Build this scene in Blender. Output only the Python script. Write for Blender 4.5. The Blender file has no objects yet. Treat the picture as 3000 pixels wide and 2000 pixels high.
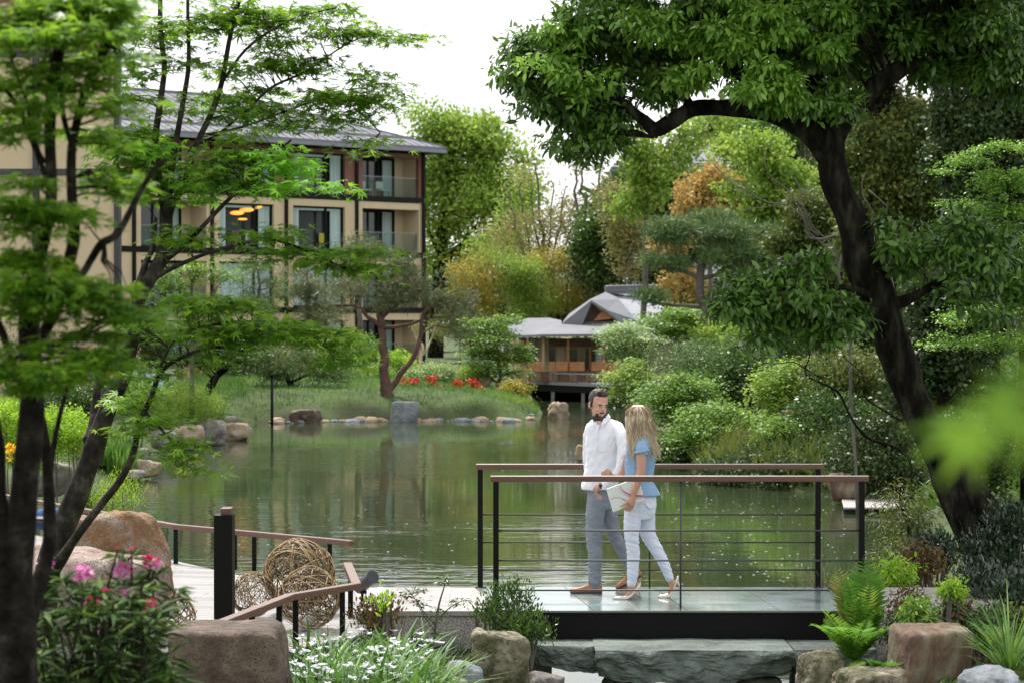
import bpy, bmesh, math, random
import numpy as np
from mathutils import Vector, Matrix, noise
PI = math.pi
random.seed(7)
S = bpy.context.scene
COL = S.collection

# ------------------------------------------------------------------ camera
F = 7083.3                      # focal length in pixels of a 3000 px wide frame
CZ = 2.48                       # eye height above the bridge deck (deck top = 0)
TILT = math.atan(70 / F)
cd = bpy.data.cameras.new('camera'); cam = bpy.data.objects.new('camera', cd); COL.objects.link(cam)
cam.location = (0, 0, CZ); cam.rotation_euler = (PI / 2 - TILT, 0, 0)
cd.sensor_width = 36; cd.lens = 85; cd.clip_start = 0.1; cd.clip_end = 2000
cd.dof.use_dof = True; cd.dof.focus_distance = 21.5; cd.dof.aperture_fstop = 5.2
S.camera = cam
S.render.resolution_x = 1024; S.render.resolution_y = 682
S.view_settings.view_transform = 'Standard'; S.view_settings.look = 'None'
S.view_settings.exposure = 1.1; S.view_settings.gamma = 1.0
S.render.engine = 'CYCLES'
S.cycles.max_bounces = 8; S.cycles.diffuse_bounces = 3; S.cycles.glossy_bounces = 3
S.cycles.transmission_bounces = 6; S.cycles.transparent_max_bounces = 6
S.cycles.sample_clamp_indirect = 6

# ------------------------------------------------------------------ world: bright overcast
SUN_EL, SUN_AZ = math.radians(60), math.radians(335)
wd = bpy.data.worlds.new('World'); S.world = wd; wd.use_nodes = True
nt = wd.node_tree; nt.nodes.clear()
wo = nt.nodes.new('ShaderNodeOutputWorld'); bg = nt.nodes.new('ShaderNodeBackground')
sky = nt.nodes.new('ShaderNodeTexSky'); sky.sky_type = 'NISHITA'; sky.sun_disc = False
sky.sun_elevation = SUN_EL; sky.sun_rotation = SUN_AZ; sky.air_density = 1.0; sky.dust_density = 3.0
mixw = nt.nodes.new('ShaderNodeMix'); mixw.data_type = 'RGBA'
mixw.inputs[0].default_value = 0.85
mixw.inputs[7].default_value = (8.2, 8.2, 8.3, 1)         # cloud layer, same brightness order as the sky
nt.links.new(sky.outputs[0], mixw.inputs[6]); nt.links.new(mixw.outputs[2], bg.inputs[0])
bg.inputs[1].default_value = 0.083
nt.links.new(bg.outputs[0], wo.inputs[0])
sd = bpy.data.lights.new('sun', 'SUN'); sd.energy = 3.0; sd.angle = math.radians(11); sd.color = (1, .96, .9)
so = bpy.data.objects.new('sun', sd); COL.objects.link(so)
# direction to the sun
sv = Vector((math.sin(SUN_AZ) * math.cos(SUN_EL), math.cos(SUN_AZ) * math.cos(SUN_EL), math.sin(SUN_EL)))
so.rotation_euler = sv.to_track_quat('Z', 'Y').to_euler()

# ------------------------------------------------------------------ helpers
def P(px, py, Y):
    """world point at forward distance Y seen at photo pixel (px, py)"""
    u = (px - 1500) / F; v = (1000 - py) / F
    f = Vector((0, math.cos(TILT), -math.sin(TILT))); up = Vector((0, math.sin(TILT), math.cos(TILT)))
    d = f + Vector((1, 0, 0)) * u + up * v
    return Vector((0, 0, CZ)) + d * (Y / d.y)
def G(px, py, z=0.0):
    """world point at height z seen at photo pixel"""
    p = P(px, py, 1.0) - Vector((0, 0, CZ))
    return Vector((0, 0, CZ)) + p * ((z - CZ) / p.z)
WATER = -0.9

def tag(o, label=None, cat=None, group=None, kind=None):
    if label: o['label'] = label
    if cat: o['category'] = cat
    if group: o['group'] = group
    if kind: o['kind'] = kind
    return o
def empty(name, loc, label=None, cat=None, group=None, rz=0):
    o = bpy.data.objects.new(name, None); COL.objects.link(o); o.location = loc; o.rotation_euler.z = rz
    o.empty_display_size = .1
    return tag(o, label, cat, group)
def link_mesh(name, me, mat, parent=None, smooth=True):
    if mat:
        for m in (mat if isinstance(mat, (list, tuple)) else [mat]): me.materials.append(m)
    if smooth and len(me.polygons):
        me.polygons.foreach_set('use_smooth', [True] * len(me.polygons))
    o = bpy.data.objects.new(name, me); COL.objects.link(o)
    if parent:
        o.parent = parent
        o.matrix_parent_inverse = pinv(parent)
    return o
def wmat(o):
    m = Matrix.LocRotScale(o.location, o.rotation_euler, o.scale)
    if o.parent: m = wmat(o.parent) @ o.matrix_parent_inverse @ m
    return m
def pinv(p): return wmat(p).inverted()

def np_mesh(name, V, faces, mat, parent=None, tint=None, smooth=False):
    """V (n,3); faces (m,k) array -> one mesh object"""
    V = np.asarray(V, dtype=np.float32); faces = np.asarray(faces, dtype=np.int32)
    m, k = faces.shape
    me = bpy.data.meshes.new(name)
    me.vertices.add(len(V)); me.vertices.foreach_set('co', V.ravel())
    me.loops.add(m * k); me.loops.foreach_set('vertex_index', faces.ravel())
    me.polygons.add(m); me.polygons.foreach_set('loop_start', np.arange(0, m * k, k, dtype=np.int32))
    me.update(calc_edges=True)
    if tint is not None:
        a = me.attributes.new('tint', 'FLOAT', 'FACE'); a.data.foreach_set('value', np.asarray(tint, dtype=np.float32))
    return link_mesh(name, me, mat, parent, smooth)

class MB:
    """collects solids into one mesh"""
    def __init__(s): s.v = []; s.f = []
    def add(s, vs, fs):
        b = len(s.v); s.v += [tuple(v) for v in vs]; s.f += [tuple(b + i for i in f) for f in fs]; return s
    def box(s, x0, x1, y0, y1, z0, z1, M=None):
        vs = [Vector(c) for c in ((x0,y0,z0),(x1,y0,z0),(x1,y1,z0),(x0,y1,z0),(x0,y0,z1),(x1,y0,z1),(x1,y1,z1),(x0,y1,z1))]
        if M is not None: vs = [M @ v for v in vs]
        return s.add(vs, [(3,2,1,0),(4,5,6,7),(0,1,5,4),(1,2,6,5),(2,3,7,6),(3,0,4,7)])
    def bar(s, a, b, w, h, up=Vector((0,0,1))):
        """rectangular bar from a to b, width w (sideways) height h"""
        a = Vector(a); b = Vector(b); d = (b - a).normalized()
        if abs(d.dot(up)) > .99: up = Vector((0, 1, 0))
        x = d.cross(up).normalized(); u = x.cross(d).normalized()
        vs = []
        for p in (a, b):
            for sx, su in ((-1,-1),(1,-1),(1,1),(-1,1)): vs.append(p + x * (sx * w / 2) + u * (su * h / 2))
        return s.add(vs, [(0,1,2,3),(7,6,5,4),(0,4,5,1),(1,5,6,2),(2,6,7,3),(3,7,4,0)])
    def tube(s, pts, rad, n=8, cap=True):
        pts = [Vector(p) for p in pts]
        if not isinstance(rad, (list, tuple)): rad = [rad] * len(pts)
        rings = []; x = None
        for i, p in enumerate(pts):
            d = (pts[min(i + 1, len(pts) - 1)] - pts[max(i - 1, 0)]).normalized()
            if x is None: x = d.orthogonal().normalized()
            x = (x - d * x.dot(d))
            x = x.normalized() if x.length > 1e-6 else d.orthogonal().normalized()
            y = d.cross(x)
            rings.append([p + (x * math.cos(2*PI*k/n) + y * math.sin(2*PI*k/n)) * rad[i] for k in range(n)])
        return s.loft(rings, cap)
    def loft(s, rings, cap=True):
        n = len(rings[0]); vs = [v for r in rings for v in r]; fs = []
        for i in range(len(rings) - 1):
            for k in range(n):
                fs.append((i*n+k, i*n+(k+1)%n, (i+1)*n+(k+1)%n, (i+1)*n+k))
        if cap:
            fs.append(tuple(reversed(range(n)))); fs.append(tuple(range((len(rings)-1)*n, len(rings)*n)))
        return s.add(vs, fs)
    def ell(s, c, r, ax=None, nu=14, nv=10):
        """ellipsoid; r=(rx,ry,rz); ax = 3 axes"""
        c = Vector(c); X, Y_, Z = ax or (Vector((1,0,0)), Vector((0,1,0)), Vector((0,0,1)))
        rings = []
        for j in range(1, nv):
            t = PI * j / nv; rings.append([c + X*(r[0]*math.sin(t)*math.cos(2*PI*k/nu)) + Y_*(r[1]*math.sin(t)*math.sin(2*PI*k/nu)) - Z*(r[2]*math.cos(t)) for k in range(nu)])
        return s.loft(rings)
    def slab(s, poly, th):
        """flat polygon (list of points) given real thickness along vector th"""
        n = len(poly); th = Vector(th); vs = [Vector(p) for p in poly] + [Vector(p) + th for p in poly]
        fs = [tuple(range(n)), tuple(reversed(range(n, 2*n)))] + [(i, i+n, (i+1)%n+n, (i+1)%n) for i in range(n)]
        return s.add(vs, fs)
    def build(s, name, mat, parent=None, smooth=False, bevel=0, fix=True):
        me = bpy.data.meshes.new(name); me.from_pydata(s.v, [], s.f); me.update()
        if fix:
            bm = bmesh.new(); bm.from_mesh(me); bmesh.ops.recalc_face_normals(bm, faces=bm.faces)
            if bevel:
                es = [e for e in bm.edges if len(e.link_faces) == 2 and e.calc_face_angle(0) > .5]
                bmesh.ops.bevel(bm, geom=es, offset=bevel, segments=2, affect='EDGES', profile=.5)
            bm.to_mesh(me); bm.free()
        return link_mesh(name, me, mat, parent, smooth)

# ------------------------------------------------------------------ materials
def nodes(name):
    m = bpy.data.materials.new(name); m.use_nodes = True
    return m, m.node_tree, m.node_tree.nodes['Principled BSDF']
def N(t, typ, **kw):
    n = t.nodes.new(typ)
    for k, v in kw.items(): setattr(n, k, v)
    return n
def ramp(t, stops):
    r = N(t, 'ShaderNodeValToRGB'); e = r.color_ramp.elements
    while len(e) < len(stops): e.new(.5)
    for i, (p, c) in enumerate(stops): e[i].position = p; e[i].color = (*c, 1)
    return r
def mat_noise(name, stops, scale=4, detail=9, rough=.7, bump=.3, bscale=None, bdist=.02, spec=.4, metallic=0, coat=0, stretch=None, speck=None, dist=0):
    """noise coloured surface with bump; stops = [(pos, colour)...]"""
    m, t, b = nodes(name)
    tc = N(t, 'ShaderNodeTexCoord'); mp = N(t, 'ShaderNodeMapping')
    t.links.new(tc.outputs['Object'], mp.inputs[0])
    if stretch: mp.inputs['Scale'].default_value = stretch
    nz = N(t, 'ShaderNodeTexNoise'); nz.inputs['Scale'].default_value = scale; nz.inputs['Detail'].default_value = detail
    nz.inputs['Roughness'].default_value = .62; nz.inputs['Distortion'].default_value = dist
    t.links.new(mp.outputs[0], nz.inputs['Vector'])
    r = ramp(t, stops); t.links.new(nz.outputs[0], r.inputs[0])
    col = r.outputs[0]
    if speck:
        n2 = N(t, 'ShaderNodeTexNoise'); n2.inputs['Scale'].default_value = speck[0]; n2.inputs['Detail'].default_value = 2
        t.links.new(mp.outputs[0], n2.inputs['Vector'])
        r2 = ramp(t, [(speck[1], (0,0,0)), (speck[1]+.08, (1,1,1))]); t.links.new(n2.outputs[0], r2.inputs[0])
        mx = N(t, 'ShaderNodeMix', data_type='RGBA'); t.links.new(r2.outputs[0], mx.inputs[0])
        t.links.new(col, mx.inputs[6]); mx.inputs[7].default_value = (*speck[2], 1); col = mx.outputs[2]
    t.links.new(col, b.inputs['Base Color'])
    b.inputs['Roughness'].default_value = rough; b.inputs['Specular IOR Level'].default_value = spec; b.inputs['Metallic'].default_value = metallic
    b.inputs['Coat Weight'].default_value = coat
    if bump:
        nb = N(t, 'ShaderNodeTexNoise'); nb.inputs['Scale'].default_value = bscale or scale * 4; nb.inputs['Detail'].default_value = 8
        t.links.new(mp.outputs[0], nb.inputs['Vector'])
        bp = N(t, 'ShaderNodeBump'); bp.inputs['Strength'].default_value = bump; bp.inputs['Distance'].default_value = bdist
        t.links.new(nb.outputs[0], bp.inputs['Height']); t.links.new(bp.outputs[0], b.inputs['Normal'])
    return m
def mat_leaf(name, cols, transl=.35, rough=.5, spec=.35):
    """leaf surface whose colour varies from leaf to leaf (attribute tint)"""
    m, t, b = nodes(name)
    at = N(t, 'ShaderNodeAttribute', attribute_name='tint')
    r = ramp(t, [(i / max(1, len(cols) - 1), c) for i, c in enumerate(cols)]); t.links.new(at.outputs['Fac'], r.inputs[0])
    t.links.new(r.outputs[0], b.inputs['Base Color']); b.inputs['Roughness'].default_value = rough; b.inputs['Specular IOR Level'].default_value = spec
    tr = N(t, 'ShaderNodeBsdfTranslucent'); hs = N(t, 'ShaderNodeHueSaturation'); hs.inputs['Value'].default_value = 1.25; hs.inputs['Hue'].default_value = .49
    t.links.new(r.outputs[0], hs.inputs['Color']); t.links.new(hs.outputs[0], tr.inputs[0])
    mx = N(t, 'ShaderNodeMixShader'); mx.inputs[0].default_value = transl
    t.links.new(b.outputs[0], mx.inputs[1]); t.links.new(tr.outputs[0], mx.inputs[2])
    t.links.new(mx.outputs[0], t.nodes['Material Output'].inputs[0])
    return m
def mat_plain(name, c, rough=.5, spec=.5, metallic=0, var=.12, scale=6, bump=.05):
    lo = tuple(x * (1 - var) for x in c); hi = tuple(min(1, x * (1 + var)) for x in c)
    return mat_noise(name, [(.3, lo), (.7, hi)], scale=scale, rough=rough, spec=spec, metallic=metallic, bump=bump, bdist=.005)

M = {}
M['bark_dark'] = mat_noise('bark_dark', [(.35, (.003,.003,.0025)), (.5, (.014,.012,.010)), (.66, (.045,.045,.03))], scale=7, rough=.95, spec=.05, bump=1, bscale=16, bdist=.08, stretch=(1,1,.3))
M['bark_maple'] = mat_noise('bark_maple', [(.35, (.010,.008,.006)), (.52, (.032,.027,.022)), (.7, (.10,.09,.075))], scale=9, rough=.9, bump=.7, bscale=45, bdist=.012, stretch=(1,1,.9), spec=.15)
M['bark_blackbrown'] = mat_noise('bark_maple_dark', [(.35, (.006,.005,.004)), (.55, (.02,.017,.014)), (.72, (.06,.055,.045))], scale=14, rough=.95, bump=.9, bscale=50, bdist=.012, spec=.08)  # leftmost maple's own black-brown bark, darker than the other maple's
M['bark_pine'] = mat_noise('bark_pine', [(.3, (.05,.032,.028)), (.7, (.17,.09,.068))], scale=3, rough=.9, bump=.8, bscale=10, bdist=.04)
M['bark_grey'] = mat_noise('bark_grey', [(.3, (.05,.045,.04)), (.7, (.17,.15,.13))], scale=2, rough=.9, bump=.5, bscale=10, bdist=.03)
M['leaf_maple'] = mat_leaf('leaf_maple', [(.06,.16,.012), (.14,.29,.02), (.26,.44,.035)], .5, .45)
M['leaf_maple_bright'] = mat_leaf('leaf_maple_bright', [(0.130,0.364,0.026), (0.208,0.494,0.039), (0.338,0.650,0.065)], .5, .5)
M['leaf_camphor'] = mat_leaf('leaf_camphor', [(.028,.07,.012), (.08,.17,.024), (.15,.29,.04)], .28, .36, .5)
M['leaf_young'] = mat_leaf('leaf_young', [(.09,.20,.02), (.18,.35,.04), (.28,.48,.08)], .3, .38, .4)
M['leaf_dark'] = mat_leaf('leaf_dark', [(0.016,0.039,0.013), (0.039,0.078,0.021), (0.078,0.117,0.026)], .2, .45)
M['leaf_olive'] = mat_leaf('leaf_olive', [(.05,.085,.02), (.10,.15,.03), (.20,.21,.04)], .25, .5)
M['leaf_yellowgreen'] = mat_leaf('leaf_yellowgreen', [(.12,.22,.03), (.22,.36,.05), (.38,.50,.09)], .4, .55)
M['leaf_bamboo'] = mat_leaf('leaf_bamboo', [(0.168,0.238,0.042), (0.350,0.336,0.056), (0.560,0.364,0.056)], .35, .55)
M['leaf_gold'] = mat_leaf('leaf_gold', [(.34,.24,.06), (.50,.34,.10), (.50,.42,.14)], .3, .6)
M['leaf_rust'] = mat_leaf('leaf_rust', [(.16,.2,.06), (.30,.25,.09), (.26,.30,.10)], .3, .6)
M['leaf_pine'] = mat_leaf('leaf_pine', [(.05,.10,.035), (.11,.19,.06), (.2,.28,.09)], .15, .55)
M['leaf_pinebrown'] = mat_leaf('leaf_pinebrown', [(.07,.11,.045), (.13,.17,.07), (.24,.23,.12)], .15, .6)
M['leaf_fresh'] = mat_leaf('leaf_fresh', [(.07,.16,.02), (.14,.27,.035), (.25,.40,.06)], .38, .5)
M['leaf_lime'] = mat_leaf('leaf_lime', [(0.156,0.338,0.026), (0.286,0.494,0.039), (0.429,0.598,0.052)], .4, .5)
M['leaf_variegated'] = mat_leaf('leaf_variegated', [(.12,.25,.06), (.3,.42,.16), (.5,.6,.3)], .3, .5)
M['leaf_shrub'] = mat_leaf('leaf_shrub', [(.018,.045,.01), (.05,.11,.018), (.11,.2,.03)], .25, .4, .4)
M['leaf_rhodo'] = mat_leaf('leaf_rhodo', [(.02,.05,.012), (.045,.10,.02), (.12,.2,.035)], .22, .6, .15)
M['leaf_glossy'] = mat_leaf('leaf_glossy', [(.012,.03,.014), (.025,.05,.022), (.04,.08,.03)], .12, .28, .8)
M['leaf_redbrown'] = mat_leaf('leaf_redbrown', [(.05,.06,.02), (.13,.08,.04), (.2,.13,.03)], .3, .45)
M['grass'] = mat_leaf('grass', [(.035,.10,.018), (.08,.19,.03), (.17,.31,.05)], .3, .55)
M['grass_dry'] = mat_leaf('grass_dry', [(.12,.13,.05), (.22,.2,.09), (.36,.32,.17)], .25, .6)
M['fern'] = mat_leaf('fern', [(.09,.24,.025), (.17,.36,.04), (.36,.26,.07)], .4, .5)
M['petal_white'] = mat_leaf('petal_white', [(.6,.62,.7), (.78,.8,.85), (.9,.9,.92)], .2, .6)
M['petal_pink'] = mat_leaf('petal_pink', [(.55,.08,.30), (.72,.25,.52), (.85,.5,.72)], .3, .5)
M['petal_magenta'] = mat_leaf('petal_magenta', [(.4,.008,.05), (.62,.02,.14), (.75,.06,.3)], .3, .5)
M['petal_red'] = mat_leaf('petal_red', [(.35,.02,.01), (.55,.05,.02), (.65,.12,.05)], .25, .5)
M['petal_yellow'] = mat_leaf('petal_yellow', [(.7,.4,.01), (.85,.55,.02), (.9,.65,.05)], .25, .5)
M['rock_grey'] = mat_noise('rock_grey', [(.25, (.06,.055,.05)), (.5, (.19,.175,.155)), (.75, (.36,.34,.3))], scale=3, rough=.9, bump=.8, bscale=12, bdist=.05, dist=.6)
M['rock_blue'] = mat_noise('rock_blue', [(.25, (.07,.08,.09)), (.5, (.2,.22,.24)), (.78, (.36,.37,.37))], scale=2.2, rough=.85, bump=.8, bscale=9, bdist=.05, dist=.8)
M['rock_tan'] = mat_noise('rock_tan', [(.25, (.14,.10,.06)), (.5, (.34,.26,.18)), (.75, (.52,.45,.35))], scale=2.5, rough=.9, bump=.7, bscale=9, bdist=.05, dist=.7)
M['rock_orange'] = mat_noise('rock_orange', [(.28, (.06,.04,.028)), (.42, (.17,.085,.035)), (.55, (.23,.14,.075)), (.64, (.24,.21,.18)), (.8, (.36,.34,.31))], scale=4.5, rough=.85, bump=.7, bscale=28, bdist=.025, dist=.8, speck=(60, .56, (.10,.07,.05)))
M['rock_pink'] = mat_noise('rock_pink', [(.28, (.10,.07,.06)), (.5, (.24,.175,.145)), (.75, (.40,.35,.31))], scale=5, rough=.85, bump=.7, bscale=30, bdist=.02, dist=.6, speck=(55, .55, (.16,.09,.075)))
M['rock_brown'] = mat_noise('rock_brown', [(.3, (.04,.028,.022)), (.5, (.105,.075,.056)), (.72, (.20,.155,.12))], scale=5, rough=.85, bump=.8, bscale=26, bdist=.025, dist=.5, speck=(70, .58, (.05,.035,.03)))
M['rock_ochre'] = mat_noise('rock_ochre', [(.28, (.055,.04,.036)), (.45, (.14,.085,.055)), (.58, (.19,.16,.11)), (.75, (.28,.25,.20))], scale=3, rough=.8, bump=.6, bscale=22, bdist=.025, dist=1.0, speck=(7, .68, (.07,.07,.065)), stretch=(1.6,1,.6))
M['rock_mossy'] = mat_noise('rock_mossy', [(.28, (.035,.035,.022)), (.45, (.10,.095,.05)), (.6, (.25,.22,.16)), (.78, (.46,.42,.34))], scale=5, rough=.9, bump=.9, bscale=20, bdist=.04, dist=.6, speck=(24, .6, (.07,.075,.03)))
M['slab_green'] = mat_noise('slab_green', [(.3, (.06,.075,.065)), (.55, (.135,.165,.145)), (.8, (.23,.27,.24))], scale=3, rough=.65, bump=.8, bscale=16, bdist=.04, dist=.4)
M['granite'] = mat_noise('granite', [(.38, (.16,.14,.13)), (.5, (.33,.30,.28)), (.62, (.5,.46,.43))], scale=85, detail=3, rough=.6, bump=.2, bscale=90, bdist=.004)
M['metal_black'] = mat_plain('metal_black', (.003,.003,.003), rough=.5, spec=.18)
M['metal_dark'] = mat_plain('metal_dark', (.035,.035,.04), rough=.45)
M['steel'] = mat_plain('steel', (.22,.22,.22), rough=.3, metallic=.8)
M['rail_wood'] = mat_noise('rail_wood', [(.3, (.085,.038,.026)), (.7, (.17,.08,.052))], scale=8, rough=.42, bump=.15, stretch=(.3,6,6), spec=.5)
M['rail_edge'] = mat_plain('rail_edge', (.6,.55,.5), rough=.5)

# ------------------------------------------------------------------ foliage
def unit(v): return v / np.maximum(np.linalg.norm(v, axis=1, keepdims=True), 1e-9)
def star_template():
    vs = [(0, 0, 0)]; fs = []
    # five lobes: outline of a palmate leaf
    angs = [-75, -38, 0, 38, 75]; lens = [.62, .88, 1.0, .88, .62]
    out = [(-.06, -.02, 0)]
    for i, (a, L) in enumerate(zip(angs, lens)):
        a0 = math.radians(a)
        w = .13
        out.append((math.sin(a0 - w*1.15) * L * .55, math.cos(a0 - w*1.15) * L * .55, .02))
        out.append((math.sin(a0) * L, math.cos(a0) * L, -.07))
        out.append((math.sin(a0 + w*1.15) * L * .55, math.cos(a0 + w*1.15) * L * .55, .02))
        if i < 4:
            am = math.radians((a + angs[i+1]) / 2); out.append((math.sin(am) * .26, math.cos(am) * .26, .03))
    out.append((.06, -.02, 0))
    out = out[::-1]
    return np.array(out, dtype=np.float32), np.array([list(range(len(out)))])
TPL = {
    'oval': (np.array([(0,0,0),(.17,.28,.03),(.19,.62,.0),(0,1,-.12),(-.19,.62,0),(-.17,.28,.03)], dtype=np.float32), np.array([[0,1,2,3,4,5]])),
    'quad': (np.array([(0,0,0),(.22,.5,.06),(0,1,-.06),(-.22,.5,.06)], dtype=np.float32), np.array([[0,1,2,3]])),
    'wide': (np.array([(0,0,0),(.36,.45,.08),(0,1,-.08),(-.36,.45,.08)], dtype=np.float32), np.array([[0,1,2,3]])),
    'lance': (np.array([(0,0,0),(.09,.4,.03),(0,1,-.14),(-.09,.4,.03)], dtype=np.float32), np.array([[0,1,2,3]])),
    'needle': (np.array([(-.03,0,0),(.03,0,0),(0,1,0)], dtype=np.float32), np.array([[0,1,2]])),
    'needle_wide': (np.array([(-.07,0,0),(.07,0,0),(0,1,0)], dtype=np.float32), np.array([[0,1,2]])),
    'star': star_template(),
    'blade_thin': (np.array([(-.009,0,0),(.009,0,0),(.009,.35,.0),(-.009,.35,0),(.006,.7,-.12),(-.006,.7,-.12),(0.001,1,-.36),(-.001,1,-.36)], dtype=np.float32), np.array([[0,1,2,3],[3,2,4,5],[5,4,6,7]])),
    'blade': (np.array([(-.022,0,0),(.022,0,0),(.026,.35,.0),(-.026,.35,0),(.02,.7,-.10),(-.02,.7,-.10),(0.003,1,-.32),(-.003,1,-.32)], dtype=np.float32), np.array([[0,1,2,3],[3,2,4,5],[5,4,6,7]])),
    'blade_stiff': (np.array([(-.03,0,0),(.03,0,0),(.026,.35,.0),(-.026,.35,0),(.018,.7,-.03),(-.018,.7,-.03),(0.002,1,-.09),(-.002,1,-.09)], dtype=np.float32), np.array([[0,1,2,3],[3,2,4,5],[5,4,6,7]])),
}
def inst(tpl, pos, d, n, size):
    """instances of a leaf template: axis d, face normal n"""
    T, Fc = TPL[tpl]
    d = unit(d); x = unit(np.cross(d, n)); z = np.cross(x, d)
    s = size[:, None, None]
    V = pos[:, None, :] + s * (T[None, :, 0:1] * x[:, None, :] + T[None, :, 1:2] * d[:, None, :] + T[None, :, 2:3] * z[:, None, :])
    k = len(T); m = len(pos)
    FF = (Fc[None, :, :] + (np.arange(m) * k)[:, None, None]).reshape(-1, Fc.shape[1])
    return V.reshape(-1, 3), FF, len(Fc)
def orient(mode, out, rng):
    m = len(out); r = rng.normal(size=(m, 3)); up = np.array([0, 0, 1.0])
    if mode == 'hang': return out * .75 + up * -.55 + r * .55, up * .8 + out * .9 + rng.normal(size=(m, 3)) * .4
    if mode == 'flat':
        h = out.copy(); h[:, 2] = 0; return h * .5 + r * np.array([.6, .6, .12]) - up * .12, up + rng.normal(size=(m, 3)) * .33
    if mode == 'up': return out * .45 + up * .8 + r * .35, out + rng.normal(size=(m, 3)) * .6
    if mode == 'tuft': return out * .4 + up * .35 + r * .7, rng.normal(size=(m, 3)) + up * .3
    if mode == 'droop': return out * .5 - up * .5 + r * .6, up + rng.normal(size=(m, 3)) * .7
    return r, up * .8 + rng.normal(size=(m, 3))
def ragged(blobs, rng, k=7):
    """break smooth blobs into uneven lobes with gaps between them"""
    out = []
    for b in blobs:
        px, py, Y, rx, ry, n = b[:6]; dep = b[6] if len(b) > 6 else (rx + ry) * .5 * Y / F
        for i in range(k):
            a = rng.random() * 2 * PI; q = .2 + 1.0 * rng.random() ** .7; s = rng.uniform(.2, .56)
            out.append((px + math.cos(a) * rx * q * .85, py + math.sin(a) * ry * q * .85, Y + rng.normal() * dep * .4, rx * s, ry * s * .9, max(1, int(n / k * (s / .38) ** 1.5)), dep * s))
    return out
def blob_clumps(blobs, rng):
    """blobs in photo pixels: (px, py, Y, rpx, rpy, n[, depth_m]) -> clump centres, outward directions"""
    C, O = [], []
    for b in blobs:
        px, py, Y, rx, ry, n = b[:6]
        c = np.array(P(px, py, Y)); sx = rx * Y / F; sz = ry * Y / F; sy = b[6] if len(b) > 6 else (sx + sz) * .5
        u = unit(rng.normal(size=(n, 3))) * (rng.random((n, 1)) ** .42)
        C.append(c + u * np.array([sx, sy, sz])); O.append(unit(u * np.array([1/sx, 1/sy, 1/sz]) * min(sx, sy, sz) + 1e-3))
    return np.concatenate(C), np.concatenate(O)
def leaves(C, O, per, cr, size, tpl, mode, seed, flat=.6, svar=.3, keep=None):
    """leaf instances around clump centres -> (V, F, tint)"""
    rng = np.random.default_rng(seed); n = len(C)
    ct = rng.random(n)
    idx = np.repeat(np.arange(n), per); m = len(idx)
    g = rng.normal(size=(m, 3)) * np.array([1, 1, flat]); ln = np.linalg.norm(g, axis=1, keepdims=True)
    g = g / np.maximum(ln, 1e-6) * np.minimum(ln, 1.9)
    crs = cr * (.65 + .7 * rng.random(n))
    pos = C[idx] + g * crs[idx, None] * .62
    out = unit(O[idx] * .7 + unit(g))
    d, nn = orient(mode, out, rng)
    sz = size * (1 + svar * rng.normal(size=m)).clip(.45, 1.7)
    V, FF, nf = inst(tpl, pos, d, nn, sz)
    tint = np.clip(.5 + (ct[idx] - .5) * .7 + rng.normal(size=m) * .17, 0, 1)
    tint = np.where(rng.random(m) < .03, 1, tint)
    return V, FF, np.repeat(tint, nf)
def catmull(pts, rads, sub=5):
    pts = [Vector(p) for p in pts]; out, ro = [], []
    for i in range(len(pts) - 1):
        p0, p1, p2, p3 = pts[max(i-1, 0)], pts[i], pts[i+1], pts[min(i+2, len(pts)-1)]
        for k in range(sub):
            t = k / sub
            out.append(.5 * ((2*p1) + (p2-p0)*t + (2*p0-5*p1+4*p2-p3)*t*t + (-p0+3*p1-3*p2+p3)*t*t*t)); ro.append(rads[i]*(1-t)+rads[i+1]*t)
    out.append(pts[-1]); ro.append(rads[-1]); return out, ro
def stems(mb, paths, wob=.0, n=8, skel=None):
    """paths: list of (points, radii) already in metres"""
    for pts, rads in paths:
        p, r = catmull(pts, rads)
        if wob:
            p = [q + Vector((noise.noise(q*2.1), noise.noise(q*2.1+Vector((9,0,0))), noise.noise(q*2.1+Vector((0,9,0)))*.5)) * wob * min(1, i/3) for i, q in enumerate(p)]
            r = [x * (1 + .12 * noise.noise(q * 5)) for x, q in zip(r, p)]
        mb.tube(p, r, n)
        if skel is not None: skel.extend(zip([tuple(q) for q in p], r))
def twigs(mb, skel, C, r0=.012, rng=None, frac=1.0, maxd=1e9, sag=.12, n=4):
    if not skel: return
    K = np.array([s[0] for s in skel])
    for c in C:
        if rng is not None and rng.random() > frac: continue
        w = K.copy(); dd = np.linalg.norm(w - c, axis=1) + np.maximum(0, (w[:, 2] - c[2])) * .6
        j = int(dd.argmin())
        if dd[j] > maxd or dd[j] < .02: continue
        a = Vector(K[j]); b = Vector(c); L = (b - a).length
        r = min(r0 + L * .004, skel[j][1] * .7)
        m1 = a.lerp(b, .35) + Vector((0, 0, sag * L)) + Vector(np.random.default_rng(j).normal(size=3) * L * .05)
        m2 = a.lerp(b, .7) + Vector((0, 0, sag * L * .9))
        mb.tube([a, m1, m2, b], [r, r*.75, r*.5, r*.25], n, cap=False)
def px_path(lst):
    """[(px, py, Y, radius_px)...] -> metres"""
    return [P(a[0], a[1], a[2]) for a in lst], [a[3] * a[2] / F for a in lst]
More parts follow.
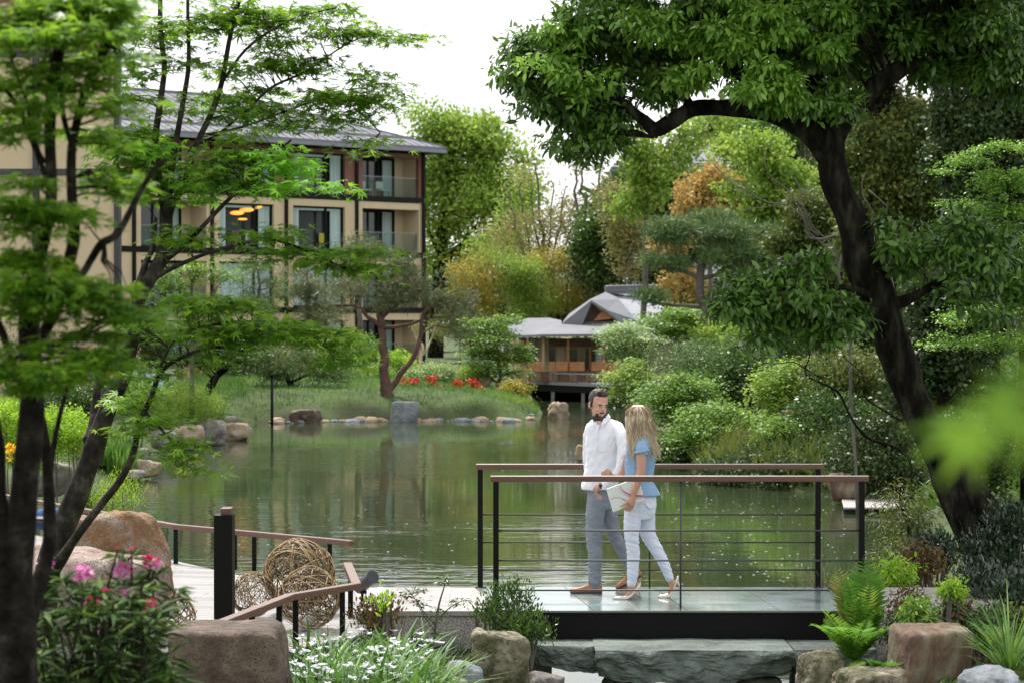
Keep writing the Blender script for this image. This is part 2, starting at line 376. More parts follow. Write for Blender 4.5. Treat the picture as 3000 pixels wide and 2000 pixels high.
def make_tree(name, label, cat, base, paths, blobs, mat, bark, per, cr, size, tpl, mode, seed, flat=.6, wob=.05, tw=1.0, twr=.012,
              group=None, trunk_name='trunk', crown_name='crown', extra=None, sag=.12, n=8, maxd=1e9, rag=0):
    root = empty(name, base, label, cat, group)
    rng = np.random.default_rng(seed)
    if rag: blobs = ragged(blobs, rng, rag)
    C, O = blob_clumps(blobs, rng)
    mb = MB(); skel = []
    stems(mb, paths, wob, n, skel)
    if tw: twigs(mb, skel, C, twr, rng, tw, sag=sag, maxd=maxd)
    if mb.v: mb.build(trunk_name, bark, root, smooth=True, fix=False)
    V, FF, t = leaves(C, O, per, cr, size, tpl, mode, seed + 1, flat)
    np_mesh(crown_name, V, FF, mat, root, t)
    return root
def make_shrub(name, label, cat, px, py, Y, rpx, rpy, mat, n, per, cr, size, tpl, mode, seed, flat=.8, group=None, part='foliage', bark=None, ground=None, depth=None, bias=0):
    """bush: several stems from the ground and a crown of leaves"""
    c = P(px, py, Y); r = rpx * Y / F
    base = Vector((c.x, Y, ground if ground is not None else c.z - rpy * Y / F))
    rng = np.random.default_rng(seed); st = []
    for k in range(7):
        a = rng.random() * 2 * PI; q = rng.random() * .7
        tip = c + Vector((math.cos(a) * r * q, math.sin(a) * r * q, rpy * Y / F * .4 * rng.random()))
        b = base + Vector((math.cos(a) * .06, math.sin(a) * .06, -.05))
        st.append(([b, b.lerp(tip, .5) + Vector((math.cos(a), math.sin(a), 0)) * r * .12, tip], [.018 + .01 * r, .012, .005]))
    bl = [(px, py, Y, rpx, rpy, n, depth or r * .9)]
    return make_tree(name, label, cat, base, st, bl, mat, bark or M['bark_grey'], per, cr, size, tpl, mode, seed, flat, .02, .5, .006, group, 'stem', part)
def tuft(name, label, cat, base, n, h, spread, mat, seed, tpl='blade', lean=.5, group=None, part=None, root=None, svar=.3):
    rng = np.random.default_rng(seed); a = rng.random(n) * 2 * PI; q = rng.random(n) ** .5
    rad = np.stack([np.cos(a), np.sin(a), np.zeros(n)], 1)
    pos = np.array(base) + rad * (q * spread)[:, None] * .35
    d = rad * lean * (.3 + q[:, None]) + np.array([0, 0, 1.0]) + rng.normal(size=(n, 3)) * .15
    nn = -rad * .9 + np.array([0, 0, .6]) + rng.normal(size=(n, 3)) * .3
    # the blade bends towards -z of its own frame: make that point outward and down
    nn = np.array([0, 0, 1.0]) * .6 - rad * .9 + rng.normal(size=(n, 3)) * .15
    sz = h * (1 + svar * rng.normal(size=n)).clip(.4, 1.6)
    V, FF, nf = inst(tpl, pos, d, nn, sz)
    t = np.repeat(rng.random(n), nf)
    return V, FF, t
def merge(parts):
    Vs, Fs, Ts = [], [], []; b = 0
    for V, FF, t in parts: Vs.append(V); Fs.append(FF + b); Ts.append(t); b += len(V)
    return np.concatenate(Vs), np.concatenate(Fs), np.concatenate(Ts)

# ------------------------------------------------------------------ rocks
_ico = {}
def ico(sub):
    if sub not in _ico:
        bm = bmesh.new(); bmesh.ops.create_icosphere(bm, subdivisions=sub, radius=1); bm.verts.ensure_lookup_table()
        _ico[sub] = (np.array([v.co[:] for v in bm.verts]), np.array([[v.index for v in f.verts] for f in bm.faces])); bm.free()
    return _ico[sub]
def rock(label, c, size, mat, seed, sub=4, blocky=.5, rough=.06, rz=None, group=None, name='boulder', cat='rock', planes=9, tilt=(0, 0), shear=None):
    """angular stone: convex polyhedron softened, with noise; c = centre, size = half extents"""
    D, Fc = ico(sub); rng = np.random.default_rng(seed)
    ax = np.array([(1,0,0),(-1,0,0),(0,1,0),(0,-1,0),(0,0,1),(0,0,-1)], dtype=float)
    jit = unit(ax + rng.normal(size=(6, 3)) * (.14 if planes > 1 else .05))
    ex = unit(rng.normal(size=(planes, 3)))
    nrm = np.concatenate([jit, ex]); dist = np.concatenate([np.full(6, .92) + rng.normal(size=6) * .04, (1.02 + .25 * blocky) + rng.normal(size=planes) * .08])
    dots = D @ nrm.T; rr = np.where(dots > 1e-3, dist[None, :] / np.maximum(dots, 1e-3), 1e3)
    k = 14.0; r = (np.sum(rr.clip(0, 6) ** -k, axis=1)) ** (-1 / k)
    V = D * (r[:, None] * blocky + (1 - blocky) * (.55 * r[:, None] + .45))
    off = Vector((seed * 3.7, seed * 1.3, 0))
    for i in range(len(V)):
        v = Vector(V[i]); n1 = noise.fractal(v * 1.5 + off, .9, 2.1, 5)
        q = noise.turbulence(v * 3.4 + off, 4, False)
        V[i] *= 1 + rough * (n1 * 1.6 + (q - .6) * .8)
    V = V * np.array(size)
    if shear: V[:, 0] += V[:, 2] * shear
    R = np.array(Matrix.Rotation(rz if rz is not None else rng.random() * .5, 3, 'Z') @ Matrix.Rotation(tilt[0], 3, 'X') @ Matrix.Rotation(tilt[1], 3, 'Y'))
    V = V @ R.T
    o = np_mesh(name, V, Fc, mat, None, None, True)
    o.location = c
    return tag(o, label, cat, group)
def rock_px(label, x0, y0, x1, y1, Y, mat, seed, depth=None, sink=.15, **kw):
    """stone that fills the pixel box x0,y0..x1,y1 at distance Y"""
    a = P(x0, y0, Y); b = P(x1, y1, Y); sx = (b.x - a.x) / 2; sz = (a.z - b.z) / 2 * (1 + sink)
    return rock(label, Vector(((a.x + b.x) / 2, Y + (depth or sx) * .3, a.z - sz)), (sx, depth or sx * .9, sz), mat, seed, **kw)

# ------------------------------------------------------------------ ground and water
def wl(px, py): g = G(px, py, WATER); return (g.x, g.y)
pond = [(-9.5, 30), wl(40, 1560), wl(60, 1470), wl(240, 1440), wl(330, 1415), wl(460, 1385), wl(400, 1340), wl(530, 1300), wl(640, 1292), wl(725, 1272), wl(735, 1243),
        wl(700, 1236), wl(850, 1238), wl(1000, 1234), wl(1300, 1232), wl(1500, 1234), wl(1585, 1226), wl(1590, 1205), wl(1545, 1185), wl(1500, 1170), wl(1560, 1160), wl(1830, 1158),
        wl(1850, 1200), wl(1890, 1270), wl(1950, 1330), wl(2040, 1390), wl(2180, 1425), wl(2400, 1445), wl(2560, 1450), wl(2680, 1490), (6.0, 36), (4.9, 30), (4.2, 26), (3.4, 23.4),
        (2.95, 21.5), (2.55, 20), (2.35, 18.4), (.45, 18.4), (.2, 19.6), (-.1, 20.6), (-1.2, 21.6), (-2.4, 22.2), (-4.5, 25), (-7.5, 27)]
pond = np.array(pond)
def pond_sd(X, Y):
    """signed distance to the shoreline, negative in the water"""
    d = np.full(X.shape, 1e9); inside = np.zeros(X.shape, bool); n = len(pond)
    for i in range(n):
        a = pond[i]; b = pond[(i + 1) % n]; e = b - a
        t = np.clip(((X - a[0]) * e[0] + (Y - a[1]) * e[1]) / (e @ e), 0, 1)
        d = np.minimum(d, np.hypot(X - a[0] - t * e[0], Y - a[1] - t * e[1]))
        c = ((a[1] > Y) != (b[1] > Y)) & (X < (b[0] - a[0]) * (Y - a[1]) / (b[1] - a[1] + 1e-12) + a[0]); inside ^= c
    return np.where(inside, -d, d)
def smooth(a, b, x): t = np.clip((x - a) / (b - a), 0, 1); return t * t * (3 - 2 * t)
def height(X, Y):
    X = np.asarray(X, float); Y = np.asarray(Y, float); d = pond_sd(X, Y)
    near = np.interp(Y, [0, 9, 16, 19, 30, 60], [.85, .3, -.15, -.28, -.2, -.1])
    right = smooth(3, 12, X) * smooth(35, 55, Y) * np.clip(d * .09, 0, 2.2) * (1 - smooth(120, 200, Y))
    isl = smooth(76, 80, Y) * (1 - smooth(100, 115, Y)) * (1 - smooth(-1, 5, X)) * (1 - smooth(9, 14, -X)) * .45 * (1 - np.exp(-np.clip(d, 0, 99) / 5))
    far = -.2 + .0 * Y
    tgt = np.where(Y < 60, near, np.where(Y < 75, near + (far - near) * (Y - 60) / 15, far)) + isl
    out = WATER + (tgt - WATER) * (1 - np.exp(-np.clip(d, 0, 1e9) / np.where(Y < 40, .35, .9))) + right
    return np.where(d < 0, WATER - np.minimum(-d, 1.2) * .8, out)
def H(x, y): return float(height(np.array([x]), np.array([y]))[0])
def build_ground():
    xs = np.concatenate([np.linspace(-400, -42, 22), np.linspace(-40, 40, 321), np.linspace(42, 400, 22)])
    ys = np.concatenate([np.linspace(-30, 15, 46), np.linspace(15.25, 30, 60), np.linspace(30.5, 125, 190), np.linspace(128, 900, 40)])
    X, Y = np.meshgrid(xs, ys); Z = height(X, Y)
    Z = Z + np.where(Z > WATER + .1, .04 * np.sin(X * 3.1 + Y) * np.cos(Y * 2.3), 0)
    V = np.stack([X, Y, Z], -1).reshape(-1, 3); nx = len(xs); ny = len(ys)
    i = (np.arange(ny - 1)[:, None] * nx + np.arange(nx - 1)[None, :]).ravel()
    m = mat_noise('ground_soil', [(.3, (.035,.035,.018)), (.5, (.05,.075,.022)), (.65, (.075,.11,.03)), (.8, (.13,.11,.06))], scale=.7, rough=1, bump=.6, bscale=9, bdist=.05)
    o = np_mesh('ground', V, np.stack([i, i + 1, i + 1 + nx, i + nx], 1), m, None, None, True)
    tag(o, 'grassy garden ground round the pond', None, None, 'structure')
build_ground()
def build_water():
    m, t, b = nodes('pond_water')
    b.inputs['Base Color'].default_value = (.036, .052, .023, 1); b.inputs['Roughness'].default_value = .035; b.inputs['IOR'].default_value = 1.42
    b.inputs['Specular IOR Level'].default_value = .6
    tc = N(t, 'ShaderNodeTexCoord')
    def wave(scale, sc, det, dist):
        mp = N(t, 'ShaderNodeMapping'); mp.inputs['Scale'].default_value = sc; t.links.new(tc.outputs['Object'], mp.inputs[0])
        n = N(t, 'ShaderNodeTexNoise'); n.inputs['Scale'].default_value = scale; n.inputs['Detail'].default_value = det; n.inputs['Distortion'].default_value = dist
        t.links.new(mp.outputs[0], n.inputs['Vector']); return n
    a = wave(1.0, (.9, 2.6, 1), 3, .3); c = wave(1.0, (3.5, 9, 1), 2, .2); big = wave(.12, (1, 1, 1), 2, 0)
    rb = ramp(t, [(.42, (.12,.12,.12)), (.6, (1,1,1))]); t.links.new(big.outputs[0], rb.inputs[0])
    m1 = N(t, 'ShaderNodeMath', operation='MULTIPLY'); m1.inputs[1].default_value = .22; t.links.new(c.outputs[0], m1.inputs[0])
    m2 = N(t, 'ShaderNodeMath', operation='ADD'); t.links.new(a.outputs[0], m2.inputs[0]); t.links.new(m1.outputs[0], m2.inputs[1])
    m3 = N(t, 'ShaderNodeMath', operation='MULTIPLY'); t.links.new(m2.outputs[0], m3.inputs[0]); t.links.new(rb.outputs[0], m3.inputs[1])
    bp = N(t, 'ShaderNodeBump'); bp.inputs['Strength'].default_value = 1.0; bp.inputs['Distance'].default_value = .014
    t.links.new(m3.outputs[0], bp.inputs['Height']); t.links.new(bp.outputs[0], b.inputs['Normal'])
    w = MB().add([(-60, 17, WATER), (60, 17, WATER), (60, 112, WATER), (-60, 112, WATER)], [(0, 1, 2, 3)]).build('pond_water', m, fix=False)
    tag(w, 'still green pond water with small ripples', None, None, 'structure')
build_water()

# ------------------------------------------------------------------ wooden deck, stone paths, abutments
def build_decks():
    m, t, b = nodes('deck_planks')
    tc = N(t, 'ShaderNodeTexCoord'); mp = N(t, 'ShaderNodeMapping'); mp.inputs['Rotation'].default_value = (0, 0, math.radians(12)); t.links.new(tc.outputs['Object'], mp.inputs[0])
    br = N(t, 'ShaderNodeTexBrick'); br.offset = .37; br.inputs['Scale'].default_value = 1; br.inputs['Brick Width'].default_value = 2.4; br.inputs['Row Height'].default_value = .14
    br.inputs['Mortar Size'].default_value = .006; br.inputs['Mortar'].default_value = (.03, .028, .026, 1)
    br.inputs['Color1'].default_value = (.27, .26, .25, 1); br.inputs['Color2'].default_value = (.38, .36, .35, 1); t.links.new(mp.outputs[0], br.inputs[0])
    nz = N(t, 'ShaderNodeTexNoise'); nz.inputs['Scale'].default_value = 7; nz.inputs['Detail'].default_value = 6
    m2 = N(t, 'ShaderNodeMapping'); m2.inputs['Scale'].default_value = (.3, 4, 1); t.links.new(mp.outputs[0], m2.inputs[0]); t.links.new(m2.outputs[0], nz.inputs[0])
    mx = N(t, 'ShaderNodeMix', data_type='RGBA', blend_type='MULTIPLY'); mx.inputs[0].default_value = .8
    rr = ramp(t, [(.3, (.55,.55,.55)), (.7, (1,1,1))]); t.links.new(nz.outputs[0], rr.inputs[0])
    t.links.new(br.outputs[0], mx.inputs[6]); t.links.new(rr.outputs[0], mx.inputs[7]); t.links.new(mx.outputs[2], b.inputs['Base Color'])
    b.inputs['Roughness'].default_value = .45
    bp = N(t, 'ShaderNodeBump'); bp.inputs['Strength'].default_value = .6; bp.inputs['Distance'].default_value = .01; bp.invert = True
    t.links.new(br.outputs[1], bp.inputs['Height']); t.links.new(bp.outputs[0], b.inputs['Normal'])
    pts = [(1076, 1852), (1032, 1722), (700, 1683), (515, 1642), (300, 1600), (-100, 1530), (-300, 1600), (-150, 1860), (300, 1905), (850, 1905)]
    poly = [G(x, y, 0) for x, y in pts]
    o = MB().slab(poly, (0, 0, -.12)).build('wooden_deck', m); tag(o, 'weathered grey plank terrace beside the pond', None, None, 'structure')
    # fascia board round the near edge of the deck
    fb = MB()
    for a, c in ((poly[0], poly[1]), (poly[-1], poly[0]), (poly[-2], poly[-1])):
        fb.bar(a + Vector((0, 0, -.085)), c + Vector((0, 0, -.085)), .03, .16)
    o = fb.build('deck_edge', mat_plain('deck_edge_board', (.16,.15,.145), rough=.6), bevel=.004); tag(o, None, None, None, 'structure')
    # granite paving on the two banks
    m, t, b = nodes('granite_paving')
    tc = N(t, 'ShaderNodeTexCoord'); br = N(t, 'ShaderNodeTexBrick'); br.offset = .5
    br.inputs['Scale'].default_value = 1; br.inputs['Brick Width'].default_value = 1.1; br.inputs['Row Height'].default_value = .62; br.inputs['Mortar Size'].default_value = .004
    br.inputs['Color1'].default_value = (.34, .315, .30, 1); br.inputs['Color2'].default_value = (.40, .375, .36, 1); br.inputs['Mortar'].default_value = (.2, .18, .17, 1)
    t.links.new(tc.outputs['Object'], br.inputs[0])
    nz = N(t, 'ShaderNodeTexNoise'); nz.inputs['Scale'].default_value = 90; t.links.new(tc.outputs['Object'], nz.inputs[0])
    rr = ramp(t, [(.35, (.72,.7,.7)), (.65, (1,1,1))]); t.links.new(nz.outputs[0], rr.inputs[0])
    n2 = N(t, 'ShaderNodeTexNoise'); n2.inputs['Scale'].default_value = 1.6; n2.inputs['Detail'].default_value = 5; t.links.new(tc.outputs['Object'], n2.inputs[0])
    r2 = ramp(t, [(.33, (.35,.33,.34)), (.42, (1,1,1))]); t.links.new(n2.outputs[0], r2.inputs[0])
    mx = N(t, 'ShaderNodeMix', data_type='RGBA', blend_type='MULTIPLY'); mx.inputs[0].default_value = 1
    t.links.new(br.outputs[0], mx.inputs[6]); t.links.new(rr.outputs[0], mx.inputs[7])
    m3 = N(t, 'ShaderNodeMix', data_type='RGBA', blend_type='MULTIPLY'); m3.inputs[0].default_value = .7
    t.links.new(mx.outputs[2], m3.inputs[6]); t.links.new(r2.outputs[0], m3.inputs[7]); t.links.new(m3.outputs[2], b.inputs['Base Color'])
    b.inputs['Roughness'].default_value = .5
    M['paving'] = m
    # left: from the deck to the glass; the far edge runs to x=1395, near edge to x=1500
    l = [G(1052, 1788, 0), G(1480, 1788, 0), G(1390, 1719, 0), G(1036, 1719, 0)]
    o = MB().slab(l, (0, 0, -.045)).build('stone_path', m, bevel=.004); tag(o, None, None, None, 'structure')
    r = [G(2562, 1788, 0), G(3250, 1788, 0), G(3200, 1719, 0), G(2420, 1719, 0)]
    o = MB().slab(r, (0, 0, -.045)).build('stone_path', m, bevel=.004); tag(o, None, None, None, 'structure')
    for nm, poly, lab in (('abutment', l, 'speckled granite bridge abutment on the left bank beside the plank terrace'), ('abutment', r, 'speckled granite bridge abutment on the right bank behind the fern')):
        e = empty(nm, (poly[0] + poly[2]) / 2, lab, 'abutment')
        q = [p + (((poly[0] + poly[2]) / 2) - p).normalized() * .02 for p in poly]
        MB().slab([p - Vector((0, 0, .047)) for p in q], (0, 0, -1.05)).build('wall', M['granite'], e, bevel=.006)
build_decks()

# ------------------------------------------------------------------ footbridge
def build_bridge():
    g0, g1 = G(1470, 1787, 0), G(2560, 1787, 0); f0, f1 = G(1394, 1718, 0), G(2432, 1718, 0)
    root = empty('footbridge', ((g0 + f1) / 2), 'glass topped footbridge on a black steel beam with two wood capped railings', 'footbridge')
    m, t, b = nodes('bridge_glass')
    b.inputs['Base Color'].default_value = (.30, .40, .385, 1); b.inputs['Roughness'].default_value = .16; b.inputs['IOR'].default_value = 1.5; b.inputs['Coat Weight'].default_value = .5; b.inputs['Coat Roughness'].default_value = .05
    tc = N(t, 'ShaderNodeTexCoord'); nz = N(t, 'ShaderNodeTexNoise'); nz.inputs['Scale'].default_value = 2.5; nz.inputs['Detail'].default_value = 5; t.links.new(tc.outputs['Object'], nz.inputs[0])
    rr = ramp(t, [(.3, (.17, .235, .235)), (.55, (.20, .27, .27)), (.75, (.25, .32, .315))]); t.links.new(nz.outputs[0], rr.inputs[0]); t.links.new(rr.outputs[0], b.inputs['Base Color'])
    r2 = ramp(t, [(.35, (.12,.12,.12)), (.7, (.32,.32,.32))]); t.links.new(nz.outputs[0], r2.inputs[0]); t.links.new(r2.outputs[0], b.inputs['Roughness'])
    n = 4
    for i in range(n):
        gap = .004
        a = g0.lerp(g1, i / n) + Vector((gap if i else 0, 0, 0)); c = g0.lerp(g1, (i + 1) / n) - Vector((gap, 0, 0))
        d = f0.lerp(f1, (i + 1) / n) - Vector((gap, 0, 0)); e = f0.lerp(f1, i / n) + Vector((gap if i else 0, 0, 0))
        MB().slab([a, c, d, e], (0, 0, -.02)).build('glass_panel', m, root, bevel=.002)
    z = -.024
    mb = MB(); mb.bar(g0 + Vector((0, .06, z - .115)), g1 + Vector((0, .06, z - .115)), .12, .23)
    mb.build('beam', M['metal_black'], root, bevel=.004)
    mb = MB(); mb.bar(f0 + Vector((0, -.06, z - .115)), f1 + Vector((0, -.06, z - .115)), .12, .23); mb.build('beam', M['metal_black'], root, bevel=.004)
    mb = MB(); mb.bar(g0 + Vector((0, -.01, -.008)), g1 + Vector((0, -.01, -.008)), .018, .014); mb.build('edge_trim', M['steel'], root)
    mb = MB()
    for k in range(1, 4): mb.bar(g0.lerp(g1, k / 4) + Vector((0, .12, z - .1)), f0.lerp(f1, k / 4) + Vector((0, -.12, z - .1)), .08, .14)
    mb.build('crossbeam', M['metal_black'], root)
    for (xa, xb, pa, pb, thin, Y) in ((1437, 2545, 1453, 2524, 1994, 20.58), (1395, 2412, 1407, 2396, 1903, 22.25)):
        A = P(xa, 1400, Y); B = P(xb, 1400, Y); top = 1.13
        A.z = B.z = top - .022; B.y += .02
        h = MB().bar(A, B, .065, .044).build('handrail', M['rail_wood'], root, bevel=.004)
        MB().bar(A + Vector((0, 0, .0245)), B + Vector((0, 0, .0245)), .06, .004).build('rail_trim', M['rail_edge'], h)
        for px in (pa, pb):
            x = P(px, 1500, Y).x
            po = MB().box(x - .024, x + .024, Y - .03, Y + .03, .009, top - .046).build('post', M['metal_black'], root, bevel=.003)
            MB().box(x - .045, x + .045, Y - .045, Y + .045, .001, .008).build('base_plate', M['metal_dark'], po, bevel=.001)
        x = P(thin, 1500, Y).x
        MB().tube([(x, Y, -.2 if Y < 21 else 0), (x, Y, top - .046)], .0085, 10).build('rod', M['metal_dark'], root, smooth=True)
        for z in (.668, .413, .16):
            MB().tube([(P(pa, 0, Y).x, Y, z), (P(pb, 0, Y).x, Y, z)], .0075, 8).build('wire', M['metal_dark'], root, smooth=True)
build_bridge()

# ------------------------------------------------------------------ low kerb railings on the terrace
def low_rail(name, label, line, posts, ztop, w=.05, hh=.055, post_lab='post'):
    pts = [G(x, y, ztop) for x, y in line]
    root = empty(name, (pts[0].x, pts[0].y, 0), label, 'railing', None)
    for i in range(len(pts) - 1):
        a, b = pts[i], pts[i + 1]
        d = (b - a).normalized()
        h = MB().bar(a - d * (.0 if i == 0 else .012), b + d * .012, .075, .045).build('handrail', M['rail_wood'], root, bevel=.004)
        MB().bar(a + Vector((0, 0, .0245)), b + Vector((0, 0, .0245)), .07, .003).build('rail_top', M.setdefault('rail_top', mat_noise('rail_top', [(.3, (.13,.085,.07)), (.7, (.22,.15,.125))], scale=8, rough=.5, bump=.15, stretch=(.3,6,6))), h)
    for px, f in posts:      # px of the post, fraction is found on the line
        best = None
        for i in range(len(line) - 1):
            (x0, y0), (x1, y1) = line[i], line[i + 1]
            if min(x0, x1) <= px <= max(x0, x1) and (f is None or f == i):
                t = (px - x0) / (x1 - x0); best = G(px, y0 + (y1 - y0) * t, ztop)
        if best is None: continue
        MB().box(best.x - .02, best.x + .02, best.y - .03, best.y + .03, .001, ztop - .024).build('post', M['metal_black'], root, bevel=.002)
low_rail('low_railing', 'long low railing with wooden cap along the pond side of the terrace', [(-60, 1440), (230, 1492), (515, 1542), (1028, 1590)], [(85, None), (205, None), (340, None), (515, None), (688, None), (745, None), (966, None)], .37)
low_rail('low_railing', 'short bent low railing with wooden cap in front of the woven balls', [(1018, 1655), (1044, 1716), (850, 1748), (640, 1830)], [(1027, 0), (1003, 1), (866, 1), (818, 2), (738, 2)], .37)
def build_bollard():
    p = G(652, 1850, 0); Y = p.y
    root = empty('gate_post', p, 'tall black metal post on the terrace with a wooden rail end on top', 'post')
    x0, x1 = P(626, 1600, Y).x, P(680, 1600, Y).x
    MB().box(x0, x1, Y, Y + .2, .001, P(0, 1508, Y).z).build('post', M['metal_black'], root, bevel=.006)
    z = P(0, 1508, Y).z
    MB().box(P(643,0,Y).x, P(674,0,Y).x, Y + .02, Y + .2, z + .001, z + .052).build('rail_end', M['rail_wood'], root, bevel=.004)
build_bollard()

# ------------------------------------------------------------------ woven vine balls
def vine_ball(label, c, r, seed, n=55, group='woven vine balls on the terrace'):
    rng = random.Random(seed); root = empty('woven_ball', (c[0], c[1], c[2] - r), label, 'ball ornament', None)
    mats = [mat_plain('vine_tan', (.30,.21,.10), rough=.6, var=.45, scale=30), mat_plain('vine_dark', (.07,.045,.025), rough=.7, var=.4, scale=30)] if 'vine' not in M else M['vine']
    M['vine'] = mats
    for mi, cnt in ((0, int(n * .68)), (1, int(n * .42))):
        mb = MB()
        for k in range(cnt):
            ax = Vector((rng.gauss(0, 1), rng.gauss(0, 1), rng.gauss(0, 1))).normalized(); u = ax.orthogonal().normalized(); v = ax.cross(u)
            off = rng.uniform(-.45, .45); rr = r * (1 - rng.random() * .10) * (1 if mi == 0 else .95); q = math.sqrt(1 - off * off)
            a0 = rng.random() * 2 * PI; L = rng.uniform(3.2, 6.0); ph = rng.random() * 6
            pts = []
            for i in range(25):
                a = a0 + L * i / 24; w = .05 * math.sin(a * 3 + ph)
                pts.append(Vector(c) + (u * math.cos(a) * q + v * math.sin(a) * q + ax * (off + w)).normalized() * rr * (1 + .02 * math.sin(a * 5 + ph)))
            mb.tube(pts, r * rng.uniform(.011, .019), 5, cap=True)
        mb.build('vine', mats[mi], root, smooth=True, fix=False)
    return root
g = G(905, 1846, 0); vine_ball('large woven vine ball in front, with a pale globe lamp inside', (g.x, g.y + .05, .255), .25, 3, 62)
MB().ell((g.x - .03, g.y + .02, .08), (.07, .07, .065)).build('globe_lamp', mat_plain('frosted_globe', (.75,.74,.7), rough=.35), smooth=True)
bpy.data.objects['globe_lamp'].name = 'globe_lamp'; tag(bpy.data.objects['globe_lamp'], 'pale unlit globe lamp lying inside the front woven ball', 'lamp')
g = G(873, 1800, 0); vine_ball('biggest woven vine ball, standing at the back of the row', (g.x, g.y + .12, .325), .305, 5, 70)
g = G(742, 1810, 0); vine_ball('smaller woven vine ball beside the black post', (g.x, g.y + .02, .2), .19, 8, 52)
g = G(500, 1870, 0); vine_ball('low woven vine ball half hidden behind the brown block of stone', (g.x, g.y + .1, .16), .19, 11, 48)

# ------------------------------------------------------------------ spotlights
def spotlight(label, a, b, r, foot):
    a = Vector(a); b = Vector(b); d = (b - a).normalized()
    root = empty('spotlight', foot, label, 'spotlight')
    mb = MB(); mb.tube([a, a + d * .012, b - d * .03, b - d * .03, b], [r * .8, r, r, r * 1.06, r * 1.06], 24); mb.build('housing', mat_plain('spot_housing', (.03,.033,.038), rough=.4) if 'spot' not in M else M['spot'], root, smooth=False, bevel=.002)
    M['spot'] = bpy.data.materials.get('spot_housing')
    mid = a.lerp(b, .3)
    MB().tube([foot, (mid.x, mid.y, mid.z - r * .6)], .012, 10).build('stake', M['metal_black'], root)
    MB().bar((mid.x - .02, mid.y, mid.z - r * 1.1), (mid.x + .03, mid.y, mid.z - r * 1.1), .03, .03).build('bracket', M['metal_black'], root)
spotlight('black cylinder spotlight lying low among the plants before the granite abutment', P(1222, 1880, 18.6), P(1307, 1893, 18.45), .038, P(1240, 1960, 18.6))
spotlight('black cylinder spotlight pointing up beyond the corner of the terrace', P(1050, 1722, 20.9), P(1093, 1688, 20.7), .055, P(1060, 1760, 20.9))

# ------------------------------------------------------------------ dark armchair with a blue cushion, far left of the terrace
def build_chair():
    g = G(140, 1610, 0); Y = g.y + .3; X = P(140, 1600, Y).x
    root = empty('armchair', (X, Y, 0), 'black slatted armchair with a blue cushion on the terrace behind the maple trunks', 'armchair')
    fr = MB(); w = .30
    top = P(0, 1523, Y).z
    pts = [Vector((X + w * math.cos(a), Y - .28 + .5 * abs(math.sin(a)) - .2, top)) for a in np.linspace(PI, 2 * PI, 13)]
    pts = [Vector((X + w * math.cos(a), Y + .22 * math.sin(a), top)) for a in np.linspace(PI, 2 * PI, 15)]
    fr.tube(pts, .016, 8); pl = [Vector((p.x, p.y, .32)) for p in pts]; fr.tube(pl, .014, 8)
    fr.build('back_frame', M['metal_dark'], root, smooth=True)
    for a, b in zip(pts, pl): MB().bar(a, b, .012, .02).build('slat', M['metal_dark'], root)
    MB().box(X - .28, X + .28, Y - .2, Y + .3, .30, .34).build('seat', M['metal_dark'], root, bevel=.01)
    for sx in (-.25, .25):
        for sy in (-.16, .26): MB().bar((X + sx, Y + sy, .002), (X + sx, Y + sy, .3), .03, .03).build('leg', M['metal_dark'], root)
    MB().ell((X + .02, Y + .12, top + .0), (.24, .10, .13)).build('cushion', mat_plain('cushion_blue', (.03,.09,.22), rough=.9), root, smooth=True)
build_chair()

# ------------------------------------------------------------------ stepping slabs of green stone in front of / under the bridge
def stone_slab(label, x0, x1, Y0, Y1, zt, th, seed, skew=0):
    cx = (x0 + x1) / 2; n = 46; rng = np.random.default_rng(seed)
    bm = bmesh.new(); bmesh.ops.create_cube(bm, size=2); bmesh.ops.subdivide_edges(bm, edges=bm.edges, cuts=24, use_grid_fill=True)
    V = np.array([v.co[:] for v in bm.verts]); L = (x1 - x0) / 2; W = (Y1 - Y0) / 2
    for i in range(len(V)):
        v = V[i]; p = Vector((v[0] * L, v[1] * W, v[2] * th / 2)); off = Vector((seed * 5.1, 0, 0))
        q = noise.fractal(p * 2.6 + off, .8, 2.2, 5); q2 = noise.fractal(p * 2.2 + off * 2, .8, 2.2, 4)
        side = 1 - max(0, v[2]) ** 4
        V[i] = [p.x * (1 - .03 * side) + q2 * .05 * side + skew * p.y, p.y + (q * .11 - .02) * side - (abs(v[1]) > .99) * np.sign(v[1]) * .05 * (1 - v[2]) * .5, p.z + q * (.006 if v[2] > .98 else .05 * side)]
    for i, v in enumerate(bm.verts): v.co = V[i]
    me = bpy.data.meshes.new('stone_slab'); bm.to_mesh(me); bm.free()
    o = link_mesh('stone_slab', me, M['slab_green'], None, False); o.location = (cx, (Y0 + Y1) / 2, zt - th / 2)
    return tag(o, label, 'stone slab')
stone_slab('long green grey stone slab in front, lying right under the black bridge beam', .68, 2.30, 19.72, 20.42, -.235, .24, 4)
stone_slab('green grey stone slab behind and left of the long front slab', .02, .74, 20.05, 20.44, -.24, .19, 9)
stone_slab('sunken green grey stone slab at the right end below the fern', 2.32, 3.0, 19.85, 20.44, -.245, .5, 15)
rock('dark support stone under the left end of the long slab', Vector((.93, 20.1, -.72)), (.17, .22, .26), M['rock_grey'], 41, sub=4, blocky=.8)
rock('dark support stone under the right end of the long slab', Vector((2.0, 20.1, -.76)), (.3, .25, .28), M['rock_grey'], 42, sub=4, blocky=.8)

